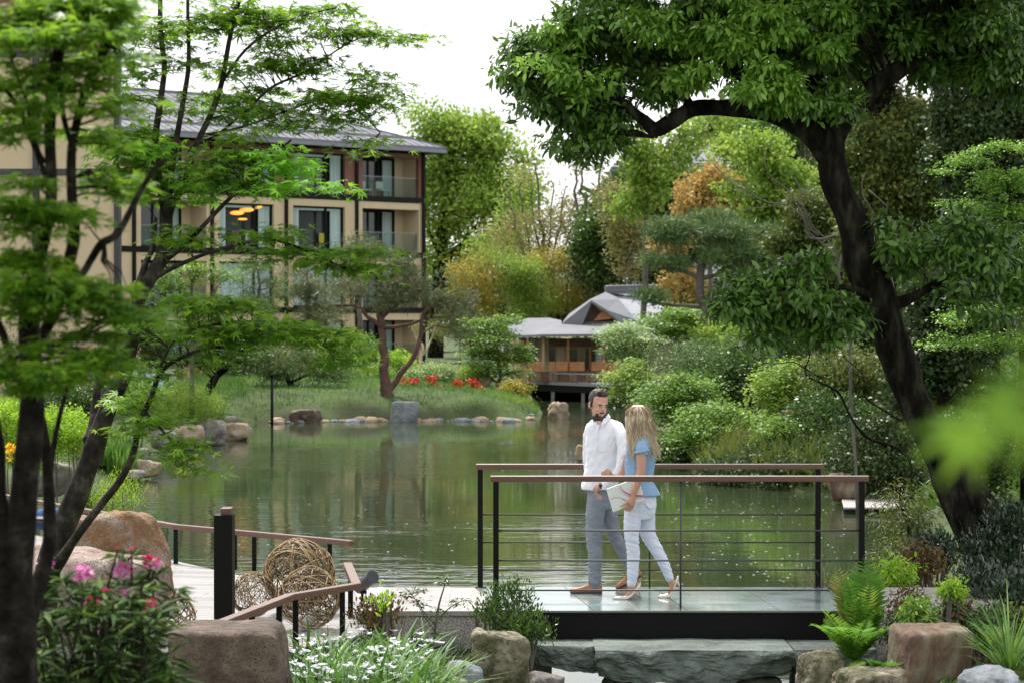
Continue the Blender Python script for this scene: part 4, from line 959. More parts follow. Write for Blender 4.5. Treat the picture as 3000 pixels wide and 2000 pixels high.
# ------------------------------------------------------------------ maples in the left foreground
def build_maple_main():
    Y = 15.5
    T = [(85, 2125, Y, 46), (100, 2000, Y, 42), (125, 1800, Y, 42), (160, 1620, Y, 38), (241, 1400, Y, 31), (290, 1271, Y, 30), (330, 1169, Y, 25), (357, 1111, Y, 24), (380, 1026, Y, 22), (397, 950, Y, 20), (402, 880, Y, 21), (418, 840, Y, 22), (469, 760, Y, 19), (486, 690, Y, 18), (488, 625, Y, 18)]
    paths = [px_path(T),
        px_path([(485, 640, Y, 14), (469, 536, Y, 11), (462, 424, Y, 10), (473, 312, Y, 9), (478, 200, Y, 8), (467, 103, Y, 8), (471, -20, Y, 7), (480, -150, Y, 4)]),
        px_path([(488, 640, Y, 14), (496, 536, Y-.1, 11), (518, 424, Y-.1, 9), (536, 290, Y-.1, 8), (551, 170, Y-.1, 6), (553, -10, Y-.1, 5)]),
        px_path([(492, 650, Y, 13), (504, 600, Y, 11), (545, 527, Y, 10), (576, 437, Y, 9), (612, 348, Y, 9), (643, 250, Y, 8), (665, 156, Y, 7), (701, 0, Y, 6), (720, -120, Y, 4)]),
        px_path([(469, 770, Y, 12), (530, 725, Y-.2, 8), (585, 670, Y-.3, 7), (670, 580, Y-.3, 6), (759, 495, Y-.3, 6), (804, 451, Y-.3, 5), (850, 410, Y-.3, 3)]),
        px_path([(460, 810, Y, 9), (530, 771, Y-.3, 6), (626, 736, Y-.4, 5), (785, 705, Y-.5, 4), (900, 740, Y-.5, 4), (1000, 785, Y-.5, 3), (1090, 800, Y-.5, 2)]),
        px_path([(400, 850, Y, 15), (420, 776, Y, 9), (446, 727, Y, 7), (458, 640, Y, 5)]),
        px_path([(545, 527, Y, 9), (560, 440, Y+.2, 6), (640, 400, Y+.2, 5), (700, 340, Y+.2, 4), (790, 260, Y+.2, 4), (900, 210, Y+.2, 3), (1060, 110, Y+.2, 2), (1250, 120, Y+.2, 1.5)]),
        px_path([(590, 400, Y, 6), (690, 380, Y+.3, 4), (830, 330, Y+.3, 3), (1000, 290, Y+.3, 2), (1110, 390, Y+.3, 2)]),
        px_path([(643, 250, Y, 5), (720, 150, Y, 4), (850, 60, Y, 3), (980, 20, Y, 2)]),
        px_path([(255, 1290, Y, 16), (268, 1249, Y+.1, 14), (286, 1146, Y+.2, 12), (312, 1057, Y+.2, 11), (348, 968, Y+.2, 8), (372, 880, Y+.2, 5)]),
        px_path([(150, 1690, Y, 22), (210, 1590, Y-.4, 14), (290, 1480, Y-.5, 12), (342, 1410, Y-.5, 11), (388, 1325, Y-.5, 9), (415, 1236, Y-.5, 9), (446, 1169, Y-.5, 8), (473, 1102, Y-.5, 7), (522, 1060, Y-.5, 6), (625, 1021, Y-.5, 5), (714, 1030, Y-.5, 3)]),
        px_path([(446, 1150, Y-.5, 6), (520, 1000, Y-.6, 4), (640, 950, Y-.6, 4), (800, 960, Y-.6, 3), (960, 1020, Y-.6, 2)]),
        px_path([(430, 1210, Y-.5, 5), (470, 1260, Y-.7, 4), (530, 1330, Y-.7, 2)])]
    bl = [(420, 60, Y, 90, 60, 16), (600, 50, Y, 90, 60, 18), (730, 30, Y, 120, 50, 26), (820, 80, Y+.2, 110, 55, 26), (960, 60, Y+.2, 120, 45, 20), (1050, 110, Y+.2, 90, 26, 12), (1200, 112, Y+.2, 90, 12, 7), (880, 160, Y+.2, 160, 35, 22), (760, 210, Y+.3, 110, 40, 18), (1010, 250, Y+.2, 110, 50, 22), (930, 200, Y+.2, 120, 30, 16),
          (1110, 300, Y+.2, 50, 36, 10), (850, 310, Y+.3, 190, 50, 36), (1010, 350, Y+.3, 100, 36, 16), (740, 290, Y+.3, 110, 40, 22), (1070, 420, Y+.3, 40, 26, 5), (560, 120, Y-.1, 60, 50, 8), (600, 200, Y-.1, 60, 30, 7), (400, 170, Y, 50, 60, 7), (370, 250, Y, 60, 60, 10), (520, 300, Y, 90, 40, 7), (480, 190, Y, 50, 30, 5), (640, 340, Y, 70, 30, 7), (620, 290, Y, 60, 30, 6),
          (370, 420, Y, 100, 50, 24), (410, 490, Y, 90, 50, 22), (430, 560, Y, 80, 40, 14), (690, 420, Y-.3, 90, 45, 26), (690, 500, Y-.3, 90, 50, 26), (760, 540, Y-.3, 60, 30, 9), (560, 550, Y, 60, 40, 10),
          (540, 690, Y-.3, 70, 35, 12), (530, 730, Y-.3, 50, 35, 10), (820, 690, Y-.5, 60, 45, 14), (870, 740, Y-.5, 90, 45, 20), (990, 770, Y-.5, 90, 35, 18), (1060, 800, Y-.5, 60, 30, 10), (1060, 740, Y-.5, 70, 10, 5),
          (640, 900, Y-.6, 110, 40, 26), (780, 940, Y-.6, 130, 50, 38), (900, 980, Y-.6, 110, 55, 30), (700, 1010, Y-.5, 130, 50, 26), (560, 1000, Y-.5, 90, 60, 20), (1010, 1060, Y-.6, 70, 25, 9), (470, 960, Y-.4, 80, 40, 14), (440, 1080, Y-.5, 60, 30, 8),
          (440, 1170, Y-.5, 70, 36, 14), (480, 1240, Y-.7, 60, 36, 12), (530, 1310, Y-.7, 50, 40, 12), (580, 1370, Y-.7, 36, 24, 6), (390, 1240, Y-.6, 50, 40, 8)]
    root = make_tree('maple_tree', 'multi stemmed green maple in front whose thin branches reach right across the pond view', 'tree', P(85, 2125, Y), paths, bl, M['leaf_maple'], M['bark_maple'], 17, .17, .06, 'star', 'flat', 202, .18, .03, 1.0, .004, n=10, sag=.03, rag=5)
    bb = [(860, 490, Y-.5, 80, 30, 10), (800, 470, Y-.5, 70, 36, 10), (990, 555, Y-.6, 60, 10, 3), (900, 545, Y-.6, 80, 12, 6), (430, 440, Y-.2, 70, 40, 10), (580, 560, Y-.2, 70, 40, 9), (790, 560, Y-.5, 40, 24, 5), (840, 470, Y-.3, 30, 20, 3)]
    rng = np.random.default_rng(6); C, O = blob_clumps(bb, rng); V, FF, t = leaves(C, O, 17, .15, .058, 'star', 'flat', 56, .2)
    np_mesh('young_foliage', V, FF, M['leaf_maple_bright'], root, t)
build_maple_main()
def build_maple_left():
    Y = 7.8
    paths = [px_path([(40, 2780, Y, 95), (40, 2300, Y, 76), (40, 2000, Y, 68), (40, 1800, Y, 60), (45, 1600, Y, 50), (60, 1400, Y, 40), (78, 1258, Y, 38), (92, 1130, Y, 36), (95, 1012, Y, 34), (98, 900, Y, 26), (120, 780, Y, 20), (134, 700, Y, 19), (152, 558, Y, 17), (152, 400, Y, 17), (156, 268, Y, 17), (174, 134, Y, 17), (182, -50, Y, 14)]),
        px_path([(100, 1020, Y, 24), (130, 990, Y+.1, 18), (187, 880, Y+.1, 16), (205, 767, Y+.1, 20), (214, 700, Y+.1, 20), (210, 580, Y+.1, 16), (219, 446, Y+.1, 14), (232, 380, Y+.1, 13), (268, 245, Y+.1, 11), (312, 156, Y+.1, 12), (348, 45, Y+.1, 14), (362, -60, Y+.1, 12)]),
        px_path([(30, 1650, Y, 40), (-30, 1480, Y, 34), (-40, 1300, Y, 30), (-80, 1000, Y, 24)]),
        px_path([(60, 1880, Y+.4, 36), (140, 1640, Y+.5, 20), (150, 1500, Y+.5, 18), (138, 1325, Y+.5, 16), (112, 1190, Y+.4, 14), (104, 1090, Y+.2, 12)]),
        px_path([(140, 1500, Y+.5, 14), (160, 1290, Y+.6, 8), (185, 1150, Y+.6, 7), (210, 1080, Y+.6, 5)]),
        px_path([(205, 780, Y+.1, 14), (240, 810, Y+.1, 12), (268, 767, Y+.1, 12), (300, 720, Y, 12), (345, 690, Y, 11), (402, 580, Y, 9), (451, 505, Y, 8), (490, 470, Y, 7)]),
        px_path([(130, 480, Y, 9), (95, 400, Y, 8), (60, 320, Y, 7), (0, 250, Y, 6), (-50, 200, Y, 5)]),
        px_path([(150, 560, Y, 9), (110, 430, Y, 8), (80, 300, Y, 6), (20, 150, Y, 5), (70, 60, Y, 4)]),
        px_path([(219, 446, Y, 9), (190, 330, Y, 8), (180, 250, Y, 8), (120, 100, Y, 6), (105, 0, Y, 5)]),
        px_path([(-60, 860, Y, 14), (10, 960, Y, 12), (35, 1050, Y, 10), (60, 1120, Y, 12)])]
    bl = [(60, 60, Y, 110, 60, 26), (200, 40, Y, 130, 60, 28), (300, 90, Y+.2, 90, 60, 18), (330, 20, Y, 60, 40, 10), (60, 130, Y-.3, 110, 30, 12), (220, 110, Y-.2, 120, 40, 20), (330, 180, Y+.3, 60, 60, 14), (60, 230, Y, 100, 50, 16), (200, 220, Y, 110, 50, 18), (100, 290, Y-.2, 120, 40, 16), (270, 310, Y, 90, 50, 14), (50, 350, Y, 70, 40, 8),
          (40, 400, Y-.1, 60, 30, 5), (310, 400, Y+.2, 60, 50, 9), (20, 530, Y-.2, 70, 30, 7), (90, 590, Y-.3, 110, 40, 16), (60, 650, Y-.2, 90, 45, 12), (220, 640, Y, 80, 40, 9), (330, 520, Y+.3, 60, 40, 7), (320, 580, Y+.3, 50, 30, 5),
          (50, 760, Y-.2, 110, 35, 14), (130, 820, Y-.3, 130, 45, 22), (250, 880, Y-.3, 120, 50, 24), (90, 870, Y-.2, 110, 50, 18), (330, 920, Y-.2, 80, 35, 12), (400, 930, Y-.3, 60, 20, 7), (60, 1060, Y-.3, 110, 45, 18), (200, 1060, Y-.4, 120, 45, 22), (300, 1080, Y-.3, 70, 30, 9), (80, 1110, Y-.3, 120, 40, 14), (250, 960, Y-.2, 80, 40, 10)]
    make_tree('maple_tree', 'thick stemmed blurred green maple at the far left edge, nearest the viewer', 'tree', P(40, 2780, Y), paths, bl, M['leaf_maple'], M['bark_blackbrown'], 20, .09, .041, 'star', 'flat', 303, .2, .03, 1.0, .004, n=12, sag=.03, rag=5)
build_maple_left()
def build_near_spray():
    Y = 1.6
    root = empty('leaf_spray', P(3150, 1100, Y), 'very near out of focus spray of bright green maple leaves at the right edge', 'branch')
    mb = MB()
    for pts in ([(3300, 1150, Y, 12), (3120, 1190, Y, 9), (2950, 1230, Y, 7), (2760, 1270, Y, 4)], [(3300, 1000, Y, 10), (3100, 960, Y, 7), (2960, 960, Y, 4)], [(3120, 1190, Y, 6), (2980, 1300, Y, 4)]):
        p, r = px_path(pts); p, r = catmull(p, r); mb.tube(p, r, 8)
    mb.build('twig', M['bark_maple'], root, smooth=True)
    pos, d, nn = [], [], []
    rng = np.random.default_rng(9)
    for px, py, ang in ((2810, 1260, 215), (2890, 1240, 205), (2980, 1170, 170), (3060, 1130, 150), (3020, 1230, 250), (2850, 1270, 240), (3080, 1190, 190), (3120, 980, 185), (2950, 1200, 215)):
        pos.append(P(px, py, Y + rng.normal() * .03)); a = math.radians(ang); d.append((math.cos(a), -.25, math.sin(a) * .8)); nn.append((rng.normal() * .2, -.75, .65))
    V, FF, nf = inst('star', np.array(pos), np.array(d), np.array(nn), np.full(len(pos), .042))
    np_mesh('leaves', V, FF, M['leaf_maple'], root, rng.random(len(pos)) * .5 + .35)
build_near_spray()

# ------------------------------------------------------------------ trees beyond the pond
def bt(name, label, cat, base, paths, blobs, mat, bark, per, cr, size, tpl, mode, seed, flat=.7, **kw):
    kw.setdefault('rag', 7 if name != 'pine_tree' else 4)
    blobs = [tuple(list(b_[:5]) + [int(b_[5] * (1.0 if name in ('woodland_tree', 'bamboo') else .7 if name != 'pine_tree' else .8))] + list(b_[6:])) for b_ in blobs]
    if tpl in ('wide', 'quad', 'lance'): per = int(per * 2.4); size *= .62
    b = P(base[0], base[1], base[2]); b.z = H(b.x, b.y) - .1
    pp = [px_path(p) for p in paths]
    if pp: pp[0][0][0] = Vector((pp[0][0][0].x, pp[0][0][0].y, b.z))
    return make_tree(name, label, cat, b, pp, blobs, mat, bark, per, cr, size, tpl, mode, seed, flat, kw.pop('wob', .25), kw.pop('tw', .35), kw.pop('twr', .03), kw.pop('group', None), **kw)
bt('broadleaf_tree', 'tall yellow green tree behind the corner of the hotel, highest on the skyline', 'tree', (1275, 1000, 162),
   [[(1275, 1000, 162, 24), (1290, 780, 162, 18), (1300, 640, 162, 12), (1310, 480, 162, 7), (1320, 360, 162, 3)], [(1290, 780, 162, 13), (1340, 730, 162, 9), (1420, 640, 162, 5)], [(1290, 760, 162, 8), (1250, 650, 162, 5), (1240, 520, 162, 3)]],
   [(1260, 350, 162, 70, 30, 34), (1340, 400, 162, 110, 70, 110), (1430, 430, 162, 80, 60, 60), (1290, 500, 162, 90, 80, 110), (1420, 540, 162, 110, 80, 120), (1300, 620, 162, 90, 70, 80), (1430, 660, 162, 100, 70, 90), (1350, 740, 162, 110, 60, 70), (1500, 520, 162, 60, 70, 50), (1270, 430, 162, 70, 50, 50)],
   M['leaf_yellowgreen'], M['bark_dark'], 28, 1.15, .40, 'wide', 'rand', 11)
bt('feathery_tree', 'grey green feathery tree with many upright bare twigs between the tall tree and the gap', 'tree', (1590, 1000, 118),
   [[(1590, 1000, 118, 9), (1590, 800, 118, 7), (1585, 640, 118, 4), (1570, 480, 118, 2)]] + [[(1590, 850, 118, 5), (1590 + dx, 700, 118, 3), (1590 + dx * 1.5, 520 + abs(dx) * .5, 118, 1.5)] for dx in (-70, -45, -22, 20, 45, 70)],
   [(1570, 600, 118, 75, 110, 44), (1520, 700, 118, 80, 90, 60), (1640, 690, 118, 70, 90, 50), (1590, 780, 118, 120, 60, 70)], M['leaf_rust'], M['bark_grey'], 20, .8, .28, 'quad', 'rand', 12)
bt('feathery_tree', 'pale olive tree in the background just left of the feathery one', 'tree', (1480, 1000, 130), [[(1480, 1000, 130, 8), (1490, 700, 130, 4), (1480, 560, 130, 2)]],
   [(1500, 600, 130, 60, 100, 50), (1490, 740, 130, 80, 60, 60)], M['leaf_yellowgreen'], M['bark_grey'], 22, .8, .3, 'quad', 'rand', 13)
for i, (x, lab) in enumerate(((1692, 'thin bare trunked tree standing in the sky gap, left of its pair'), (1714, 'thin bare trunked tree in the sky gap, right of its pair'), (1762, 'thin sparse tree with patchy leaves right of the pair of bare trunks'))):
    bt('slender_tree', lab, 'tree', (x, 1000, 115 + i), [[(x, 1000, 115 + i, 6), (x + 6, 700, 115 + i, 5), (x - 4, 560, 115 + i, 3.5), (x + 4, 440, 115 + i, 2)]],
       [(x, 470, 115 + i, 22, 50, 7), (x + 6, 640, 115 + i, 26, 60, 12), (x, 760, 115 + i, 30, 60, 26)], M['leaf_dark'] if i else M['leaf_olive'], M['bark_grey'], 14, .5, .22, 'quad', 'rand', 20 + i, tw=.8)
for i, (bx, bls, mt, lab) in enumerate((
    (1400, [(1400, 830, 112, 70, 70, 90), (1370, 900, 112, 50, 60, 50)], 'leaf_bamboo', 'yellowing bamboo clump right beside the hotel corner'),
    (1520, [(1500, 820, 113, 80, 70, 90), (1540, 880, 113, 70, 60, 70)], 'leaf_yellowgreen', 'greener bamboo clump in the middle behind the tea house'),
    (1640, [(1640, 820, 114, 80, 70, 90), (1680, 880, 114, 60, 50, 50)], 'leaf_bamboo', 'golden green bamboo clump directly above the tea house roof'))):
    bt('bamboo', lab, 'bamboo', (bx, 1010, 112 + i), [[(bx + dx, 1010, 112 + i, 2), (bx + dx * 1.2, 880, 112 + i, 1.6), (bx + dx * 1.6, 760, 112 + i, 1)] for dx in range(-50, 60, 17)], bls, M[mt], M['grass_dry'], 26, .6, .3, 'lance', 'droop', 30 + i)
bt('conifer', 'dark narrow conifer rising behind the tea house ridge', 'tree', (1800, 1000, 112), [[(1800, 1000, 112, 10), (1800, 700, 112, 7), (1800, 560, 112, 3)]],
   [(1800, 600, 112, 40, 90, 50), (1790, 740, 112, 60, 90, 80), (1850, 790, 112, 60, 60, 60), (1730, 800, 112, 40, 60, 40)], M['leaf_dark'], M['bark_grey'], 26, .6, .28, 'quad', 'rand', 41)
bt('cedar', 'brown green cedar tree in front of the pale house, left of the orange tree', 'tree', (1850, 1000, 108), [[(1850, 1000, 108, 9), (1845, 760, 108, 6), (1850, 560, 108, 3)]],
   [(1800, 620, 108, 40, 80, 36), (1860, 640, 108, 50, 60, 50), (1850, 740, 108, 60, 70, 60)], M['leaf_rust'], M['bark_grey'], 24, .6, .28, 'quad', 'rand', 42)
bt('broadleaf_tree', 'yellow green tree whose crown shows under the arching branch', 'tree', (1900, 1000, 100), [[(1900, 1000, 100, 10), (1890, 760, 100, 8), (1900, 480, 100, 3)]],
   [(1890, 430, 100, 60, 50, 40), (1900, 510, 100, 60, 50, 44), (1880, 590, 100, 60, 40, 40), (2000, 400, 100, 60, 40, 22), (1960, 470, 100, 60, 30, 20), (2100, 370, 100, 60, 40, 18)], M['leaf_yellowgreen'], M['bark_grey'], 26, .6, .27, 'wide', 'rand', 43)
bt('orange_tree', 'bright orange gold tree in front of the pale house', 'tree', (2080, 1000, 92), [[(2080, 1000, 92, 9), (2080, 760, 92, 7), (2075, 600, 92, 3)]],
   [(2060, 590, 92, 80, 50, 90), (2110, 550, 92, 60, 40, 40), (2020, 620, 92, 50, 40, 34), (2080, 520, 92, 40, 26, 20), (2170, 600, 92, 50, 30, 20)], M['leaf_gold'], M['bark_grey'], 30, .42, .2, 'wide', 'rand', 44)
bt('orange_tree', 'lower golden tree glowing through the pine just above the tea house ridge', 'tree', (1990, 1000, 94), [[(1990, 1000, 94, 6), (1990, 800, 94, 5), (1985, 700, 94, 2)]],
   [(1980, 710, 94, 60, 36, 40), (2030, 840, 94, 50, 40, 36), (1960, 840, 94, 26, 30, 12)], M['leaf_gold'], M['bark_grey'], 30, .4, .2, 'wide', 'rand', 45)
bt('broadleaf_tree', 'light yellow green tree right of the orange one, left of the leaning trunk', 'tree', (2280, 1000, 85), [[(2280, 1000, 85, 12), (2280, 760, 85, 9), (2260, 500, 85, 4)]],
   [(2210, 440, 85, 90, 50, 60), (2300, 480, 85, 90, 60, 70), (2230, 540, 85, 90, 50, 60), (2330, 580, 85, 80, 60, 60), (2240, 630, 85, 70, 40, 40)], M['leaf_yellowgreen'], M['bark_grey'], 28, .5, .24, 'wide', 'rand', 46)
def cloud(px, py, Y, rx, ry, n): return (px, py, Y, rx, ry, n, rx * Y / F * .8)
bt('pine_tree', 'grey trunked pine with layered pads of needles right of the tea house', 'pine', (2090, 1010, 78),
   [[(2090, 1010, 78, 15), (2078, 950, 78, 14), (2052, 880, 78, 13), (2050, 800, 78, 12), (2065, 750, 78, 11), (2090, 715, 78, 9), (2050, 690, 78, 7), (2000, 660, 78, 4)], [(2090, 720, 78, 8), (2120, 690, 78, 5), (2190, 665, 78, 3)], [(2055, 820, 78, 8), (1990, 790, 78, 5), (1900, 785, 78, 3)],
    [(2055, 815, 78, 7), (2130, 800, 78, 5), (2230, 790, 78, 3)], [(2060, 900, 78, 7), (1990, 895, 78, 5), (1900, 885, 78, 3)]],
   [cloud(2060, 655, 78, 130, 28, 90), cloud(1960, 690, 78, 70, 18, 34), cloud(2180, 690, 78, 90, 30, 60), cloud(1920, 770, 78, 80, 22, 50), cloud(2200, 770, 78, 110, 34, 80), cloud(2110, 740, 78, 50, 22, 20), cloud(2280, 720, 78, 60, 30, 40), cloud(1900, 870, 78, 60, 20, 36), cloud(2130, 860, 78, 70, 26, 40), cloud(2300, 820, 78, 80, 40, 50)],
   M['leaf_pine'], M['bark_grey'], 60, .34, .22, 'needle_wide', 'tuft', 51, .5, wob=.1)
bt('pine_tree', 'red brown forked pine on the grassy island', 'pine', (1128, 1215, 81),
   [[(1128, 1215, 81, 24), (1132, 1150, 81, 18), (1128, 1100, 81, 15), (1122, 1010, 81, 12), (1118, 940, 81, 11), (1112, 890, 81, 9), (1125, 850, 81, 8), (1150, 800, 81, 5), (1160, 750, 81, 3)], [(1132, 1150, 81, 13), (1170, 1100, 81, 9), (1210, 1050, 81, 8), (1228, 990, 81, 7), (1240, 930, 81, 5), (1270, 880, 81, 4)],
    [(1118, 955, 81, 9), (1080, 930, 81, 6), (1055, 900, 81, 5), (980, 895, 81, 3)], [(1120, 930, 81, 7), (1170, 890, 81, 5), (1230, 860, 81, 3)], [(1120, 960, 81, 7), (1180, 955, 81, 5), (1240, 940, 81, 4)]],
   [cloud(1170, 760, 81, 55, 26, 26), cloud(1100, 740, 81, 40, 20, 12), cloud(1070, 830, 81, 70, 30, 26), cloud(1170, 830, 81, 80, 34, 34), cloud(1250, 860, 81, 80, 32, 34), cloud(1120, 880, 81, 90, 24, 30), cloud(1000, 880, 81, 60, 24, 18), cloud(1300, 910, 81, 60, 34, 26), cloud(1330, 860, 81, 50, 40, 20), cloud(1240, 800, 81, 50, 26, 16), cloud(960, 930, 81, 50, 20, 10), cloud(1340, 960, 81, 50, 30, 16)],
   M['leaf_pinebrown'], M['bark_pine'], 44, .34, .2, 'needle_wide', 'tuft', 52, .5, wob=.1)
for i, (bx, bls, lab, mt) in enumerate((
    (760, [(755, 785, 112, 45, 14, 16), (745, 830, 112, 60, 18, 22), (800, 860, 112, 60, 24, 26), (700, 880, 112, 70, 30, 34), (760, 900, 112, 80, 30, 34)], 'pine with stepped pads before the left window bay of the hotel', 'leaf_pine'),
    (905, [(900, 790, 110, 50, 22, 14), (870, 850, 110, 50, 24, 20), (940, 850, 110, 60, 24, 20), (900, 910, 110, 90, 34, 50), (980, 900, 110, 50, 24, 16)], 'loose brownish pine before the middle bays of the hotel', 'leaf_pinebrown'),
    (1060, [(1090, 730, 108, 60, 26, 24), (1040, 780, 108, 50, 26, 18), (1000, 840, 108, 60, 24, 18)], 'thin brown tinted pine before the right hand bay of the hotel', 'leaf_pinebrown'),
    (1390, [(1350, 900, 105, 60, 60, 44), (1420, 950, 105, 60, 50, 44), (1370, 980, 105, 80, 40, 44)], 'olive bush like pine between the island pine and the tea house', 'leaf_olive'))):
    Y = bls[0][2]
    bt('pine_tree', lab, 'pine', (bx, 1030, Y), [[(bx, 1030, Y, 8), (bx - 8, 930, Y, 7), (bx, 850, Y, 5), (bls[0][0], bls[0][1], Y, 2)]], [cloud(*b) for b in bls], M[mt], M['bark_grey'], 44, .5, .26, 'needle_wide', 'tuft', 60 + i, .5, wob=.15)
bt('low_pine', 'low flat topped pine with leaning trunk on the left end of the island', 'pine', (868, 1165, 84), [[(868, 1165, 84, 9), (850, 1125, 84, 8), (832, 1095, 84, 6), (780, 1080, 84, 4)], [(850, 1120, 84, 5), (920, 1085, 84, 3)]],
   [cloud(800, 1070, 84, 110, 22, 70), cloud(900, 1085, 84, 90, 22, 56), cloud(690, 1080, 84, 60, 20, 30), cloud(950, 1105, 84, 60, 16, 26), cloud(830, 1045, 84, 70, 16, 30)], M['leaf_pine'], M['bark_dark'], 60, .34, .2, 'needle_wide', 'tuft', 71, .5, wob=.05)
bt('low_pine', 'dark slanting trunk with a small crown beside the clipped round bush', 'pine', (590, 1150, 76), [[(590, 1150, 76, 14), (625, 1112, 76, 12), (665, 1080, 76, 8)]],
   [cloud(640, 1040, 76, 70, 24, 34), cloud(720, 1050, 76, 70, 24, 34), cloud(560, 1050, 76, 50, 20, 20)], M['leaf_shrub'], M['bark_dark'], 40, .32, .18, 'quad', 'rand', 72, .5, wob=.05)
bt('young_tree', 'pale fresh green tree behind the maple stems, left of the hotel windows', 'tree', (560, 1100, 64), [[(560, 1100, 64, 8), (565, 960, 64, 6), (560, 830, 64, 3)], [(565, 960, 64, 4), (620, 880, 64, 2)], [(562, 940, 64, 4), (500, 860, 64, 2)]],
   [(560, 800, 64, 120, 60, 60), (520, 880, 64, 110, 60, 50), (620, 900, 64, 90, 50, 40), (450, 850, 64, 60, 60, 24), (640, 800, 64, 60, 30, 14), (540, 960, 64, 90, 40, 24)], M['leaf_fresh'], M['bark_grey'], 28, .32, .12, 'wide', 'flat', 73, .4, wob=.05, tw=1, twr=.01)
bt('young_tree', 'small layered light green maple left of the tea house veranda', 'tree', (1455, 1150, 92), [[(1455, 1150, 92, 6), (1460, 1060, 92, 5), (1450, 960, 92, 2)]],
   [(1455, 945, 92, 70, 24, 34), (1430, 985, 92, 60, 24, 30), (1470, 1040, 92, 90, 22, 50), (1450, 1085, 92, 80, 30, 46), (1400, 1030, 92, 40, 20, 16)], M['leaf_fresh'], M['bark_grey'], 30, .4, .17, 'wide', 'flat', 74, .4)
bt('young_tree', 'bare pale forked sapling in front of the hotel ground floor', 'sapling', (1240, 1070, 95), [[(1240, 1070, 95, 4.5), (1240, 1040, 95, 4), (1225, 1010, 95, 3), (1210, 960, 95, 1.5)], [(1240, 1040, 95, 3), (1260, 1010, 95, 2.5), (1275, 960, 95, 1.5)]],
   [(1215, 960, 95, 26, 20, 4), (1275, 960, 95, 26, 20, 4)], M['leaf_rust'], mat_plain('pale_bark', (.5,.42,.3), rough=.8), 10, .2, .14, 'quad', 'rand', 75)
# right hand woodland
bt('woodland_tree', 'olive and russet evergreen filling the upper right behind the leaning trunk', 'tree', (2640, 1200, 58), [[(2640, 1200, 58, 22), (2620, 900, 58, 16), (2600, 600, 58, 10), (2610, 400, 58, 5)], [(2620, 850, 58, 9), (2560, 700, 58, 6), (2540, 500, 58, 3)], [(2610, 700, 58, 8), (2700, 560, 58, 5), (2720, 420, 58, 3)]],
   [(2560, 180, 58, 120, 90, 90), (2680, 120, 58, 150, 110, 120), (2620, -60, 58, 200, 140, 120), (2600, 330, 58, 130, 70, 110), (2560, 450, 58, 100, 90, 110), (2700, 450, 58, 110, 100, 130), (2600, 580, 58, 120, 80, 110), (2720, 640, 58, 110, 90, 100), (2540, 700, 58, 70, 90, 60)], M['leaf_olive'], M['bark_dark'], 30, .36, .17, 'wide', 'rand', 81)
bt('woodland_tree', 'dark glossy evergreen filling the right edge above the light maple', 'tree', (2920, 1200, 52), [[(2920, 1200, 52, 24), (2910, 800, 52, 16), (2900, 400, 52, 8)]],
   [(2860, 160, 52, 150, 110, 140), (2960, 20, 52, 150, 160, 140), (2850, 300, 52, 120, 90, 110), (2960, 400, 52, 110, 120, 130), (2840, 480, 52, 100, 90, 90), (2950, 600, 52, 120, 120, 120), (2860, 730, 52, 120, 120, 110), (2960, 900, 52, 120, 140, 110)], M['leaf_dark'], M['bark_dark'], 30, .34, .16, 'wide', 'rand', 82)
bt('woodland_tree', 'dusky green tree in the middle distance left of the leaning trunk', 'tree', (2400, 1200, 62), [[(2400, 1200, 62, 16), (2390, 900, 62, 12), (2400, 640, 62, 6)], [(2390, 850, 62, 6), (2320, 720, 62, 4)], [(2395, 800, 62, 6), (2450, 650, 62, 3)]],
   [(2400, 640, 62, 90, 60, 60), (2350, 730, 62, 90, 60, 70), (2440, 760, 62, 80, 80, 70), (2330, 850, 62, 100, 70, 60), (2420, 900, 62, 100, 80, 70)], M['leaf_olive'], M['bark_grey'], 30, .36, .17, 'wide', 'rand', 83)
bt('woodland_tree', 'shadowy evergreen behind the lower right of the leaning trunk', 'tree', (2760, 1300, 44), [[(2760, 1320, 44, 24), (2740, 1000, 44, 22), (2700, 820, 44, 16), (2680, 650, 44, 8)], [(2780, 1320, 44, 12), (2760, 1100, 44, 9), (2700, 900, 44, 7), (2690, 700, 44, 4)]],
   [(2720, 950, 44, 100, 100, 80), (2850, 1000, 44, 120, 90, 90), (2900, 1180, 44, 130, 100, 90), (2700, 1100, 44, 80, 100, 60), (2800, 850, 44, 110, 60, 60)], M['leaf_dark'], M['bark_dark'], 30, .3, .14, 'wide', 'rand', 84)
bt('woodland_tree', 'far dark green tree whose crown closes the gap behind the pine pads', 'tree', (2180, 1100, 100), [[(2180, 1100, 100, 12), (2180, 700, 100, 6)]],
   [(2150, 720, 100, 90, 70, 60), (2260, 760, 100, 90, 70, 60), (2160, 850, 100, 110, 70, 70), (2060, 900, 100, 80, 50, 50), (2300, 900, 100, 90, 80, 60)], M['leaf_shrub'], M['bark_grey'], 28, .6, .28, 'wide', 'rand', 85)
bt('maple_tree', 'light green maple with fine horizontal sprays at the right edge below the dark crown', 'tree', (3010, 1300, 34), [[(3010, 1300, 34, 22), (3000, 900, 34, 16), (2960, 650, 34, 8), (2940, 480, 34, 4)], [(3000, 850, 34, 8), (2900, 720, 34, 5), (2800, 660, 34, 2)]],
   [(2900, 450, 34, 110, 30, 50), (2960, 520, 34, 90, 36, 50), (2840, 510, 34, 90, 26, 34), (2930, 600, 34, 110, 40, 60), (2830, 610, 34, 80, 22, 30), (2960, 700, 34, 80, 40, 44), (2860, 920, 34, 110, 30, 50), (2790, 1000, 34, 70, 22, 24), (2900, 1010, 34, 100, 34, 44)],
   M['leaf_young'], M['bark_dark'], 24, .2, .062, 'wide', 'flat', 86, .3, wob=.05, tw=.8, twr=.006)
